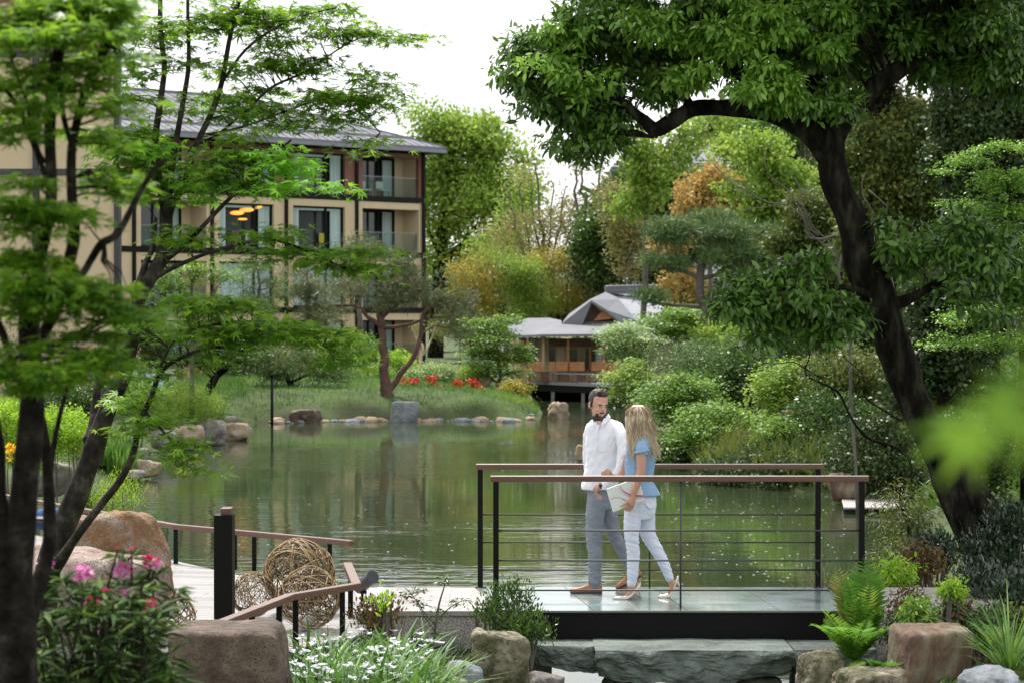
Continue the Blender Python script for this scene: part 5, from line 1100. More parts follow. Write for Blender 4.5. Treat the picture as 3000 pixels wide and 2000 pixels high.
bt('twiggy_shrub', 'tangle of bare grey twigs crossing left of the leaning trunk', 'shrub', (2480, 900, 40), [[(2520, 1000, 40, 5), (2480, 800, 40, 4), (2400, 690, 40, 3), (2300, 610, 40, 2.5), (2180, 560, 40, 2), (2100, 470, 40, 1.2)], [(2400, 690, 40, 2.5), (2300, 560, 40, 2), (2220, 430, 40, 1)], [(2460, 780, 40, 2.5), (2350, 600, 40, 2), (2330, 500, 40, 1)],
    [(2560, 900, 40, 3), (2640, 700, 40, 2.5), (2560, 560, 40, 1.5)], [(2600, 950, 40, 3), (2560, 700, 40, 2.2), (2540, 520, 40, 1.4)], [(2460, 760, 40, 2), (2350, 600, 40, 1.6), (2250, 605, 40, 1.3), (2150, 620, 40, 1)]], [(2200, 560, 40, 50, 30, 5), (2350, 560, 40, 60, 40, 8)], M['leaf_dark'], M['bark_grey'], 12, .14, .09, 'lance', 'hang', 87)
bt('bare_branch', 'dark bare branch slanting down to the leaning trunk above the water', 'shrub', (2700, 1420, 27), [[(2710, 1450, 27, 5), (2660, 1370, 27, 5), (2570, 1290, 27, 4.5), (2490, 1240, 27, 4), (2450, 1165, 27, 4), (2380, 1110, 27, 3), (2360, 1060, 27, 2.2), (2350, 1000, 27, 1.4)], [(2450, 1165, 27, 2.5), (2360, 1080, 27, 2), (2240, 1060, 27, 1.4), (2160, 1010, 27, 1)], [(2640, 1230, 27, 3), (2530, 1150, 27, 2.4), (2490, 1080, 27, 1.8), (2440, 1030, 27, 1)]],
   [(2400, 1080, 27, 60, 40, 5)], M['leaf_shrub'], M['bark_dark'], 10, .1, .06, 'oval', 'hang', 88)

bt('woodland_tree', 'deep green broad tree filling the wood between the orange tree and the cedar', 'tree', (1960, 1000, 112), [[(1960, 1000, 112, 12), (1950, 700, 112, 7)]],
   [(1950, 560, 112, 110, 90, 110), (1850, 660, 112, 110, 100, 110), (2000, 740, 112, 130, 90, 110), (1760, 700, 112, 60, 90, 50)], M['leaf_shrub'], M['bark_grey'], 28, .6, .28, 'wide', 'rand', 89)
bt('woodland_tree', 'tall mid green tree closing the wood left of the leaning trunk', 'tree', (2380, 1100, 96), [[(2380, 1100, 96, 14), (2370, 600, 96, 8)]],
   [(2330, 400, 96, 120, 90, 110), (2420, 520, 96, 110, 100, 110), (2250, 640, 96, 120, 90, 100), (2130, 560, 96, 100, 80, 70), (2430, 700, 96, 90, 90, 80)], M['leaf_camphor'], M['bark_grey'], 28, .55, .26, 'wide', 'rand', 90)
# far wood closing the horizon
def far_wood():
    rng = np.random.default_rng(99); bl = []
    for k in range(36):
        x = 1150 + k * 75; bl.append((x, 880 - (30 if x > 1900 else 0) + rng.normal() * 12, 185 + rng.random() * 8, 80, 60 + (50 if x > 1900 else 0), 60))
        if x > 1760: bl.append((x, 640 + rng.normal() * 30, 190, 80, 170 + rng.normal() * 25, 150))
        if x > 2100: bl.append((x, 430 + rng.normal() * 30, 195, 80, 130 + rng.normal() * 25, 110))
    C, O = blob_clumps(bl, rng); V, FF, t = leaves(C, O, 22, 1.5, .6, 'wide', 'rand', 98)
    o = np_mesh('far_wood', V, FF, M['leaf_olive'], None, t); tag(o, 'hazy mass of olive green wood closing the view beyond the garden', 'woodland', None, 'stuff')
far_wood()

# ------------------------------------------------------------------ shrubs on the far and right banks
def bank(label, px, py, Y, rx, ry, mat, n, seed, size=.12, tpl='wide', mode='rand', per=34, cr=.28, cat='shrub', name='shrub', flat=.7, **kw):
    c = P(px, py, Y); g = H(c.x, Y); per = int(per * 2.2); size *= .64
    return make_shrub(name, label, cat, px, py, Y, rx, ry, M[mat], n, per, cr, size, tpl, mode, seed, flat, ground=g - .1, **kw)
bank('pale fresh green layered bush right beside the tea house', 2010, 950, 86, 130, 50, 'leaf_fresh', 120, 301, .17, mode='flat', cr=.4, flat=.35)
bank('low pale green bush hiding the right corner of the tea house veranda', 1840, 1000, 82, 90, 60, 'leaf_variegated', 70, 302, .15, mode='flat', cr=.35, flat=.4)
bank('grey green bush above the blond hair, with white dusted leaves', 2080, 1060, 70, 200, 60, 'leaf_pine', 120, 303, .13, 'quad', cr=.35)
bank('yellow tinted bush leaning over the water beside the tea house stilts', 1840, 1110, 78, 70, 60, 'leaf_yellowgreen', 50, 304, .14, mode='flat', cr=.35, flat=.4)
bank('bright fresh green maple bush directly right of the couple', 1990, 1170, 60, 120, 80, 'leaf_fresh', 120, 305, .13, 'wide', 'flat', cr=.34, flat=.45)
bank('dark blue green bush at mid height left of the leaning trunk', 2180, 1110, 62, 110, 80, 'leaf_shrub', 90, 306, .13, cr=.32)
bank('lime green maple bush growing under the hanging evergreen leaves', 2310, 1130, 55, 100, 80, 'leaf_yellowgreen', 90, 307, .12, 'wide', 'flat', cr=.3, flat=.45)
bank('lower fresh green bush drooping over the dark bank', 2120, 1260, 54, 150, 80, 'leaf_fresh', 120, 308, .12, 'wide', 'flat', cr=.32, flat=.45)
bank('small lime sprig just above the far handrail', 2290, 1280, 50, 60, 60, 'leaf_fresh', 40, 309, .11, 'wide', 'flat', cr=.28, flat=.45)
bank('dark bush at the waterline behind the woman', 2010, 1330, 55, 110, 60, 'leaf_shrub', 80, 310, .12, cr=.3)
bank('low dark ground bush behind the middle of the far handrail', 2180, 1390, 49, 130, 46, 'leaf_dark', 80, 311, .11, cr=.28)
bank('low dark ground bush at the water edge before the tan stone', 2330, 1400, 48, 120, 50, 'leaf_dark', 80, 312, .11, cr=.28)
bank('mid green bush behind the slanting bare branch', 2440, 1240, 50, 120, 90, 'leaf_shrub', 100, 313, .11, cr=.3)
bank('dark bush filling the foot of the leaning trunk on its left', 2560, 1340, 44, 130, 110, 'leaf_dark', 120, 314, .1, cr=.28)
bank('brownish green bush on the slope left of the trunk', 2480, 1100, 52, 110, 80, 'leaf_olive', 90, 315, .12, cr=.3)
bank('far green hedge bush under the grey pine trunk', 2170, 980, 76, 150, 60, 'leaf_yellowgreen', 100, 316, .15, cr=.36)
bank('bluish green bush under the pine pads', 2330, 1000, 68, 120, 70, 'leaf_pine', 90, 317, .14, cr=.34)
bank('green undergrowth bush behind the hanging leaves', 2560, 950, 60, 110, 90, 'leaf_shrub', 80, 318, .13, cr=.32)
bank('dark thicket right of the trunk behind the blurred spray', 2850, 1330, 34, 140, 120, 'leaf_dark', 110, 319, .09, cr=.22)
bank('dark undergrowth bush at the foot of the tea house foundation', 1800, 1180, 92, 60, 30, 'leaf_dark', 30, 320, .15, cr=.3)
# island and left bank
bank('round variegated bush on the island behind the red flowers', 1262, 1095, 92, 72, 28, 'leaf_variegated', 90, 330, .11, cr=.26)
bank('darker round bush beside the variegated one', 1375, 1100, 93, 60, 26, 'leaf_yellowgreen', 50, 331, .12, cr=.26)
bank('low green bush behind the island pine', 1080, 1095, 96, 90, 24, 'leaf_fresh', 50, 332, .13, cr=.28)
bank('bright yellow green shrub at the right foot of the island pine', 1165, 1060, 97, 50, 30, 'leaf_lime', 34, 333, .13, cr=.26)
bank('yellow leaved low shrub at the right end of the island by the stilts', 1510, 1145, 90, 50, 26, 'leaf_bamboo', 40, 334, .12, cr=.24)
bank('clipped round green bush above the left shore stones', 545, 1185, 64, 100, 60, 'leaf_yellowgreen', 150, 335, .08, 'quad', cr=.2)
bank('second clipped bush overlapping the first on its right', 620, 1200, 65, 50, 44, 'leaf_fresh', 60, 336, .08, 'quad', cr=.18)
bank('lime green azalea mound left of the grey stone', 190, 1270, 40, 100, 74, 'leaf_lime', 130, 337, .06, 'wide', cr=.16)
bank('lime green azalea mound at the left edge', 30, 1240, 42, 90, 80, 'leaf_lime', 110, 338, .06, 'wide', cr=.16)
bank('dark hedge behind the maple trunks', 240, 1170, 60, 150, 50, 'leaf_shrub', 110, 339, .11, cr=.26)
bank('tall thin stemmed brown shrub before the left wing, left part', 60, 1000, 66, 110, 90, 'leaf_olive', 40, 340, .10, 'quad', cr=.4, per=14)
bank('tall thin stemmed brown shrub before the left wing, right part', 260, 1010, 66, 110, 90, 'leaf_rust', 40, 341, .10, 'quad', cr=.4, per=14)
bank('green bush behind the pale garden chairs', 430, 1000, 78, 110, 60, 'leaf_shrub', 70, 342, .12, cr=.3)
bank('fresh green bush drooping before the pale garden chairs', 400, 1160, 58, 70, 50, 'leaf_fresh', 50, 343, .1, cr=.24)
bank('airy lime shrub rising above the orange boulder', 340, 1450, 26.5, 90, 60, 'leaf_lime', 60, 344, .045, 'lance', 'up', cr=.14, per=18, bark=None)
bank('green bank plants at the water behind the airy lime shrub', 250, 1480, 40, 60, 30, 'leaf_fresh', 40, 345, .07, cr=.14)
# red flowers on the island, yellow ones at the left
def flower_patch(label, spots, mat, Y, seed, r=.16, size=.14, name='flowering_plant'):
    for i, (px, py) in enumerate(spots):
        c = P(px, py, Y); g = H(c.x, Y); rng = np.random.default_rng(seed + i)
        root = empty(name, (c.x, Y, g), label[i], 'flowers', label[-1])
        C = np.array(c) + rng.normal(size=(16, 3)) * r * np.array([1, 1, .7]); V, FF, t = leaves(C, unit(rng.normal(size=(16, 3))), 12, r * .5, size, 'wide', 'rand', seed + i)
        np_mesh('flowers', V, FF, M[mat], root, t)
        V, FF, t = leaves(np.array(c)[None] - np.array([[0, 0, r * 1.6]]) + rng.normal(size=(14, 3)) * r * .8, unit(rng.normal(size=(14, 3))), 14, r * .7, size, 'quad', 'rand', seed + 50 + i)
        np_mesh('leaves', V, FF, M['leaf_fresh'], root, t)
        mb = MB(); mb.tube([(c.x, Y, g - .05), tuple(c)], .012, 5); mb.build('stem', M['bark_grey'], root)
flower_patch(['red flowering plant leftmost on the island, beside the pine trunk', 'red flowers just right of the leftmost clump on the island', 'red flowers in the middle of the island row', 'lowest and brightest red flower clump on the island', 'red flowers below the dark round bush', 'red flowers second from the right end of the island row', 'rightmost red flower clump on the island', 'red azaleas on the grassy island'],
             [(1195, 1122), (1216, 1115), (1265, 1112), (1288, 1136), (1336, 1120), (1382, 1120), (1398, 1142)], 'petal_red', 86, 400, .12, .07)
flower_patch(['yellow flower clump at the left edge below the lime azaleas', 'small yellow flower clump between the maple trunks', 'yellow flowers under the left azaleas'], [(38, 1325), (105, 1338)], 'petal_yellow', 36, 420, .07, .06)

# ------------------------------------------------------------------ grass
def grass_field(name, label, pts, n, h, mat, seed, tpl='blade_stiff', lean=.35, zoff=0, gap=.1):
    """blades spread over a polygon given as world (x, y)"""
    rng = np.random.default_rng(seed); pts = np.array(pts); lo, hi = pts.min(0), pts.max(0)
    q = rng.random((n * 5, 2)) * (hi - lo) + lo; ins = np.zeros(len(q), bool)
    for i in range(len(pts)):
        a, b = pts[i], pts[(i + 1) % len(pts)]; c = ((a[1] > q[:, 1]) != (b[1] > q[:, 1])) & (q[:, 0] < (b[0]-a[0]) * (q[:, 1]-a[1]) / (b[1]-a[1]+1e-12) + a[0]); ins ^= c
    q = q[ins & (pond_sd(q[:, 0], q[:, 1]) > gap)][:n]; n = len(q); z = height(q[:, 0], q[:, 1])
    pos = np.stack([q[:, 0], q[:, 1], z - .02 + zoff], 1); a = rng.random(n) * 2 * PI; rad = np.stack([np.cos(a), np.sin(a), np.zeros(n)], 1)
    d = rad * lean * (.4 + rng.random((n, 1))) + np.array([0, 0, 1.]); nn = np.array([0, 0, .6]) - rad
    V, FF, nf = inst(tpl, pos, d, nn, h * (.6 + .8 * rng.random(n)))
    # patchy tone
    t = np.clip(.5 + .35 * np.sin(q[:, 0] * 1.3 + q[:, 1] * .7) * np.cos(q[:, 1] * .9) + rng.normal(size=n) * .2, 0, 1)
    o = np_mesh(name, V, FF, M[mat], None, np.repeat(t, nf)); return tag(o, label, 'grass', None, 'stuff')
isl = [(P(x, 1200, Y).x, Y) for x, Y in ((560, 77), (800, 78.5), (1100, 80), (1600, 79), (1620, 88), (1500, 100), (1000, 112), (560, 105))]
grass_field('island_grass', 'soft green grass covering the island mound', isl, 34000, .17, 'grass', 501, 'needle_wide', .7)
lb = [(P(x, 1200, Y).x, Y) for x, Y in ((-100, 36), (350, 50), (560, 62), (740, 74), (700, 100), (-200, 80))]
grass_field('bank_grass', 'rough green grass on the left bank of the pond', lb, 16000, .3, 'grass', 502, 'needle_wide', .6, gap=1.6)
grass_field('reeds', 'brown dry reeds before the hotel beyond the island', [(P(x, 1100, Y).x, Y) for x, Y in ((560, 96), (900, 98), (900, 106), (520, 106))], 6000, .9, 'grass_dry', 503, 'needle_wide')
rb = [(3, 46), (4, 55), (6, 75), (4, 92), (20, 95), (24, 50), (20, 34), (7, 34)]
grass_field('bank_undergrowth', 'dark mixed undergrowth covering the right bank', rb, 26000, .32, 'leaf_shrub', 504, 'wide', .9)
grass_field('shore_sedge', 'dark overhanging sedge along the right hand waterline', [(2.9, 44.5), (2.9, 60), (5.2, 60), (9.5, 48), (9.5, 43)], 9000, .5, 'leaf_olive', 505, 'needle_wide', .8)
grass_field('front_groundcover', 'low dark green ground cover on the near bank', [(-1.75, 14.5), (-1.6, 18.4), (-1.15, 20.3), (.1, 20.2), (.35, 19.4), (.4, 14.5)], 9000, .07, 'leaf_shrub', 506, 'quad', 1.2)
grass_field('front_groundcover', 'low dark green ground cover beside the right abutment', [(2.3, 14.5), (2.4, 18.6), (2.9, 20.3), (4.6, 20.3), (4.6, 14.5)], 9000, .07, 'leaf_shrub', 507, 'quad', 1.2)
g = G(330, 1420, -.6); V, FF, t = merge([tuft('', '', '', (P(x, 1400, 50).x, 50 + dy, H(P(x, 1400, 50).x, 50 + dy) - .02), 260, .5, .8, None, 600 + i, 'needle_wide', .35) for i, (x, dy) in enumerate(((280, 0), (310, .6), (345, .2), (330, 1.4)))])
o = np_mesh('grass_clump', V, FF, M['grass'], None, t); tag(o, 'thick fine leaved green grass clump on the left shore', 'grass')

# ------------------------------------------------------------------ stones round the pond
rock_px('pale tan boulder lying third from the left along the shore stones', 495, 1245, 600, 1300, 62.6, M['rock_tan'], 1, rz=.2)
rock_px('sloping pale grey stone with a pointed foot in the left shore row', 560, 1225, 660, 1296, 64.1, M['rock_grey'], 2, rz=.5)
rock_px('blue grey rounded stone behind the shore row', 620, 1232, 662, 1282, 65.6, M['rock_blue'], 3, sub=3)
rock_px('brown angular boulder at the tip of the left shore', 655, 1235, 728, 1288, 66.6, M['rock_tan'], 4, rz=.4, blocky=.8)
rock_px('dark grey stone below the clipped bush', 585, 1210, 625, 1245, 66.6, M['rock_blue'], 5, sub=3)
rock_px('small grey stone above the tip of the left shore', 630, 1215, 690, 1245, 69.6, M['rock_grey'], 6, sub=3)
rock_px('big pale stone half hidden by the hanging maple leaves', 440, 1260, 520, 1310, 57.6, M['rock_grey'], 7)
rock_px('grey stone at the water beside the fine grass clump', 380, 1345, 465, 1395, 50.6, M['rock_tan'], 8)
rock_px('flat pale stone at the water left of the grey one', 350, 1375, 420, 1402, 48.6, M['rock_grey'], 9)
rock_px('mossy grey stone behind the slim maple stem', 390, 1310, 440, 1350, 55.6, M['rock_grey'], 10, sub=3)
rock_px('large grey boulder seen between the thick maple trunks', 85, 1345, 212, 1440, 40.6, M['rock_grey'], 11, rz=.3)
rock_px('pale stone below the large grey boulder at the left', 70, 1400, 100, 1450, 39.6, M['rock_grey'], 12, sub=3)
rock_px('dark flat topped boulder at the front of the island', 848, 1198, 937, 1240, 77.8, M['rock_brown'], 13, rz=.1, blocky=.9)
rock_px('big blue grey square boulder at the foot of the island pine', 1140, 1174, 1232, 1240, 78.4, M['rock_blue'], 14, rz=.1, blocky=1.0, planes=0, rough=.03)
rock_px('cream coloured round stone standing in the water before the tea house', 1604, 1174, 1668, 1230, 81, M['rock_tan'], 15, blocky=.35, rough=.12)
rock_px('round tan stone in the water just left of the man', 1685, 1300, 1722, 1345, 56.6, M['rock_tan'], 16, blocky=.35, rough=.1)
rock_px('pale stone at the right tip of the island', 1535, 1212, 1570, 1234, 80.5, M['rock_blue'], 17, sub=3)
rock_px('low pale stone right of centre on the island shore', 1440, 1218, 1480, 1236, 80, M['rock_grey'], 18, sub=3)
rock_px('tan boulder on the right bank behind the rail end', 2425, 1385, 2535, 1460, 43.6, M['rock_ochre'], 19)
rock_px('brown boulder on the shore at the left end of the island path', 985, 1090, 1010, 1112, 100, M['rock_tan'], 20, sub=3)
rock_px('tan stone on the island behind the rightmost red flowers', 1400, 1100, 1440, 1130, 92, M['rock_tan'], 21, sub=3)
rock_px('mossy tan stone below the yellow shrub by the stilts', 1500, 1150, 1560, 1185, 92, M['rock_tan'], 22, sub=3)
for k, (x, y, s, lab) in enumerate(((2330, 1205, 40, 'pale flat stone on the slope behind the bare branch'), (2430, 1225, 50, 'pinkish stone on the slope beside the bare branch'), (2510, 1270, 56, 'long tan stone on the slope near the trunk'))):
    rock_px(lab, x - s, y - 8, x + s, y + 10, 54 - k, M['rock_tan'], 23 + k, sub=3)
proto = None
rng = random.Random(4)
for k in range(60):
    px = 735 + (1560 - 735) * (k + rng.random() * 1.6) / 60; Y = 80.3 - (1.2 if px < 850 else 0) + rng.uniform(-.3, .3); x = P(px, 1230, Y).x
    # walk towards the camera until the waterline is met
    ys = np.linspace(74, 90, 161); hh = height(np.full(161, x), ys); j = int(np.argmax(hh > WATER - .02)); Y = ys[j] - rng.uniform(-.1, .5)
    if proto is None: proto = rock('small pale stone in the row along the island waterline', Vector((x, Y, WATER + .04)), (.16, .14, .12), M['rock_tan'], 77, sub=2, blocky=.6, name='shore_stone', cat='stone', group='small stones along the island waterline'); o = proto
    else:
        o = proto.copy(); COL.objects.link(o)
        if k % 3 == 0: o.data = proto2.data if k > 3 else proto.data
    if k == 3: proto2 = rock('small pale stone in the row along the island waterline', Vector((x, Y, WATER + .04)), (.18, .14, .12), M['rock_blue'], 78, sub=2, blocky=.6, name='shore_stone', cat='stone', group='small stones along the island waterline'); COL.objects.unlink(o); bpy.data.objects.remove(o); o = proto2
    s = rng.choice((.35, .5, .7, .9, 1.2, 1.7)); o.location = (x, Y, WATER + .03 - .03 * s + rng.uniform(-.03, .02)); o.scale = (s, s, s * rng.uniform(.7, 1)); o.rotation_euler.z = rng.random() * 6
    o['label'] = 'small blue grey stone in the row along the island waterline' if o.data.materials[0] == M['rock_blue'] else 'small tan stone in the row along the island waterline'

# near stones
rock_px('tall orange brown granite boulder standing on the terrace', 212, 1490, 512, 1860, 20.6, M['rock_orange'], 31, depth=.36, sub=5, blocky=.75, rough=.05, rz=.15, sink=.0, shear=-.15)
rock_px('pinkish grey speckled boulder in front of the orange one', 60, 1606, 500, 1900, 18.6, M['rock_pink'], 32, depth=.42, sub=5, blocky=.6, rough=.05, rz=-.1, sink=.0)
rock_px('big brown block of stone in the very foreground before the bent railing', 480, 1818, 845, 2140, 15.6, M['rock_brown'], 34, depth=.3, sub=5, blocky=1.0, rough=.025, rz=.04, sink=.0, planes=0)
rock_px('square mossy topped stone block in the middle foreground', 1368, 1838, 1556, 2080, 18.9, M['rock_mossy'], 35, depth=.22, sub=5, blocky=1.0, rough=.055, rz=.12, sink=.0, planes=1)
rock_px('dark grey slanting stone left of the mossy block', 1280, 1938, 1410, 2060, 18.5, M['rock_blue'], 36, sub=4, tilt=(0, .3))
rock_px('low dark stone right of the mossy block at the water', 1540, 1965, 1650, 2060, 19.3, M['rock_grey'], 37, sub=4)
rock_px('pale grey stone at the bottom between the iris bed and the slanting stone', 1270, 1985, 1380, 2080, 17.6, M['rock_grey'], 38, sub=4)
rock_px('dark wet stone under the left end of the back slab', 1550, 1925, 1620, 2010, 20.4, M['rock_blue'], 39, sub=4)
rock_px('ochre and grey rounded boulder with dark spots right of the ferns', 2612, 1828, 2852, 2100, 18.6, M['rock_ochre'], 43, depth=.3, sub=5, blocky=.8, rough=.035, rz=.1, sink=.0, planes=1)
rock_px('lichen covered grey stone left below the ferns', 2340, 1895, 2462, 2080, 19.0, M['rock_mossy'], 44, depth=.2, sub=5)
rock_px('long lichen covered grey stone at the bottom below the ferns', 2445, 1952, 2680, 2100, 18.5, M['rock_mossy'], 45, depth=.25, sub=5)
rock_px('smooth blue grey stone in the bottom right corner', 2835, 1950, 2990, 2100, 17.6, M['rock_blue'], 46, depth=.25, sub=5)
rock_px('grey stone at the right edge behind the arching grass', 2850, 1850, 2960, 1930, 19.6, M['rock_grey'], 47, sub=4)

# ------------------------------------------------------------------ near plants
def star_iris():
    root = empty('iris_bed', (G(1050, 1950, -.15)), 'bed of white fringed irises with long glossy leaves in the foreground', 'flowers'); root['kind'] = 'stuff'
    rng = np.random.default_rng(31); parts = []; heads = []
    for k in range(170):
        px = rng.uniform(845, 1290); py = rng.uniform(1905, 2150); 
        if px > 1180 and py < 1950: continue
        g = G(px, py, -.2); z = H(g.x, g.y)
        if g.y > 18.6 and px < 1080: continue
        parts.append(tuft('', '', '', (g.x, g.y, z), 15, .36, .14, None, 700 + k, 'blade', .8))
        if rng.random() < .6 and px < 1265:
            for _ in range(rng.integers(1, 4)): heads.append(np.array([g.x + rng.normal() * .07, g.y + rng.normal() * .07, z + rng.uniform(.2, .38)]))
    V, FF, t = merge(parts); np_mesh('leaves', V, FF, M['grass'], root, t)
    mb = MB(); P_, D_, N_, S_ = [], [], [], []
    for h in heads:
        mb.tube([h - np.array([0, .01, .24]), h], .003, 4, cap=False)
        rs = rng.uniform(.6, 1.25)
        for i in range(7):
            a = i * 2 * PI / 7 + h[0] * 50; out = np.array([math.cos(a), math.sin(a), .15 + rng.uniform(.1, .9)]); P_.append(h); D_.append(out); N_.append(np.array([-math.cos(a) * .4, -math.sin(a) * .4, 1.])); S_.append(rs * (.03 if i % 2 else .04))
    mb.build('stalks', M['grass'], root, fix=False)
    V, FF, nf = inst('wide', np.array(P_), np.array(D_), np.array(N_), np.array(S_)); np_mesh('petals', V, FF, M['petal_white'], root, np.random.default_rng(1).random(len(P_)))
star_iris()
def iris_clump(label, px, py, n, seed, h=.3, fl=5, mat='grass'):
    g = G(px, py, 0); z = max(H(g.x, g.y), -.2); root = empty('iris_clump', (g.x, g.y, z), label, 'plant')
    V, FF, t = tuft('', '', '', (g.x, g.y, z), n, h, .2, None, seed, 'blade', .5); np_mesh('leaves', V, FF, M[mat], root, t)
    rng = np.random.default_rng(seed); P_, D_, N_ = [], [], []
    for k in range(fl):
        hd = np.array([g.x + rng.normal() * .09, g.y + rng.normal() * .05, z + h * rng.uniform(.8, 1.1)])
        for i in range(6): a = i * PI / 3; P_.append(hd); D_.append((math.cos(a), math.sin(a), .4)); N_.append((-.4 * math.cos(a), -.4 * math.sin(a), 1))
    if fl: V, FF, nf = inst('wide', np.array(P_), np.array(D_), np.array(N_), np.full(len(P_), .035)); np_mesh('petals', V, FF, M['petal_white'], root, rng.random(len(P_)))
iris_clump('white iris clump beyond the woven balls at the water', 1010, 1725, 40, 801, .24, 7)
iris_clump('white iris clump beside the upward spotlight', 1115, 1722, 34, 802, .2, 5)
iris_clump('grassy iris clump with a few white flowers left of the woven balls', 730, 1700, 30, 803, .26, 5, 'grass')
iris_clump('broad upright iris leaves between the reddish shrub and the spotlight', 1150, 1960, 24, 804, .45, 0)
def rhododendron():
    Y = 9.0; rng = np.random.default_rng(41)
    base = P(300, 2400, Y); base.z = H(base.x, Y)
    root = empty('rhododendron', base, 'rhododendron bush with pink and magenta flowers at the bottom left', 'shrub')
    flowers = [(135, 1650, 'petal_pink', 30, 0), (240, 1678, 'petal_pink', 34, .1), (365, 1668, 'petal_pink', 36, .1), (440, 1643, 'petal_magenta', 26, .15), (455, 1655, 'petal_pink', 18, .15), (275, 1765, 'petal_magenta', 26, -.1), (430, 1768, 'petal_magenta', 26, 0), (312, 1735, 'petal_magenta', 18, 0), (0, 1795, 'petal_pink', 26, -.3),
               (344, 1608, 'petal_magenta', 9, .1), (386, 1605, 'petal_magenta', 9, .1), (455, 1772, 'petal_magenta', 12, .1), (378, 1738, 'petal_pink', 26, .05), (290, 1772, 'petal_pink', 16, -.1), (420, 1790, 'petal_pink', 10, 0)]
    mb = MB(); tips = []
    for px, py, m_, r, dy in flowers: tips.append(np.array(P(px, py + r * .8, Y + dy)))
    for k in range(120):
        px = rng.uniform(-60, 520); py = rng.uniform(1690, 2080)
        if px > 430 and py > 1960: py -= 80
        tips.append(np.array(P(px, py, Y + rng.uniform(-.45, .5))))
    tips = np.array(tips)
    for q in tips:
        b = Vector((base.x + rng.normal() * .12, Y + rng.normal() * .1, max(base.z, q[2] - .75))); a = Vector(q)
        mb.tube([b, b.lerp(a, .5) + Vector((rng.normal() * .03, 0, .0)), a], [.009, .006, .004], 5, cap=False)
    mb.build('stem', M['bark_maple'], root, smooth=True, fix=False)
    idx = np.repeat(np.arange(len(tips)), 13); m = len(idx); a = rng.random(m) * 2 * PI
    out = np.stack([np.cos(a), np.sin(a), rng.normal(size=m) * .35 + .05], 1)
    pos = tips[idx] - np.stack([np.zeros(m), np.zeros(m), rng.random(m) * .05], 1)
    V, FF, nf = inst('lance', pos, out, np.stack([-out[:, 0] * .3, -out[:, 1] * .3, np.ones(m)], 1) + rng.normal(size=(m, 3)) * .25, .10 * (.6 + .7 * rng.random(m)))
    # broaden the lance leaves
    np_mesh('leaves', V, FF, M['leaf_rhodo'], root, np.clip(rng.random(m) ** 1.3, 0, 1))
    for px, py, m_, r, dy in flowers:
        c = np.array(P(px, py, Y + dy)); R = r * .8 * Y / F; n = 60 if r > 12 else 26
        o = unit(rng.normal(size=(n, 3)) + np.array([0, -.3, .3])); pos = c + o * R * rng.uniform(.1, .8, (n, 1)) * np.array([1.15, 1, .8])
        V, FF, nf = inst('wide', pos, o + rng.normal(size=(n, 3)) * .5, rng.normal(size=(n, 3)), R * rng.uniform(.45, .95, n)); np_mesh('flower', V, FF, M[m_], root, rng.random(n))
rhododendron()
def near_shrub(name, label, px, py, Y, rx, ry, mat, n, seed, size, tpl='oval', mode='up', per=16, cr=.07, zb=None, flat=.9, parts='leaves'):
    return make_shrub(name, label, 'shrub', px, py, Y, rx, ry, M[mat], n, per, cr, size, tpl, mode, seed, flat, part=parts, ground=zb)
near_shrub('azalea', 'clipped dark green azalea, upright left lobe before the bridge end', 1490, 1760, 19.9, 70, 60, 'leaf_shrub', 70, 901, .032, zb=-.3)
near_shrub('azalea', 'clipped dark green azalea, low spreading right lobe before the black beam', 1540, 1840, 19.7, 85, 50, 'leaf_shrub', 80, 902, .032, zb=-.35)
near_shrub('azalea', 'small azalea tuft between the two larger lobes and the sapling', 1430, 1800, 19.8, 50, 50, 'leaf_shrub', 40, 903, .03, zb=-.3)
def sapling():
    Y = 19.5
    paths = [px_path(p) for p in ([(1272, 1900, Y, 4), (1275, 1830, Y, 3.5), (1285, 1770, Y, 3), (1300, 1720, Y, 2), (1310, 1680, Y, 1)], [(1275, 1830, Y, 3), (1240, 1790, Y, 2), (1205, 1740, Y, 1.5), (1185, 1720, Y, 1)], [(1278, 1820, Y, 3), (1310, 1785, Y, 2), (1350, 1760, Y, 1.2)], [(1275, 1850, Y, 2.5), (1250, 1815, Y, 2), (1225, 1775, Y, 1)])]
    bl = [(1305, 1690, Y, 16, 18, 8), (1200, 1735, Y, 24, 20, 10), (1345, 1760, Y, 30, 12, 9), (1230, 1765, Y, 26, 14, 8), (1280, 1800, Y, 22, 26, 8), (1262, 1860, Y, 22, 20, 6), (1240, 1720, Y, 16, 8, 4)]
    make_tree('sapling', 'thin green sapling with open branches before the left abutment', 'sapling', P(1272, 1900, Y), paths, bl, M['leaf_shrub'], M['bark_grey'], 9, .035, .034, 'oval', 'flat', 904, .7, .01, 1, .002, n=6)
sapling()
near_shrub('barberry', 'reddish yellow small shrub at the corner of the terrace', 1110, 1800, 18.9, 75, 50, 'leaf_redbrown', 60, 905, .034, zb=-.25)
near_shrub('barberry', 'lime shoots on top of the reddish shrub at the terrace corner', 1125, 1765, 18.8, 22, 16, 'leaf_lime', 8, 906, .05, zb=-.1, per=8)
near_shrub('low_shrub', 'dark grey green mounding shrub around the lower spotlight', 1330, 1920, 18.9, 60, 50, 'leaf_glossy', 60, 907, .022, 'lance', zb=-.35, per=40, cr=.06)
near_shrub('low_shrub', 'dark grey green mound left of the lower spotlight', 1220, 1925, 18.7, 60, 36, 'leaf_glossy', 46, 908, .022, 'lance', zb=-.35, per=40, cr=.06)
near_shrub('low_shrub', 'little green creeper on the end of the stone slab', 1585, 1900, 20.5, 45, 26, 'leaf_shrub', 26, 909, .025, 'lance', zb=-.5)
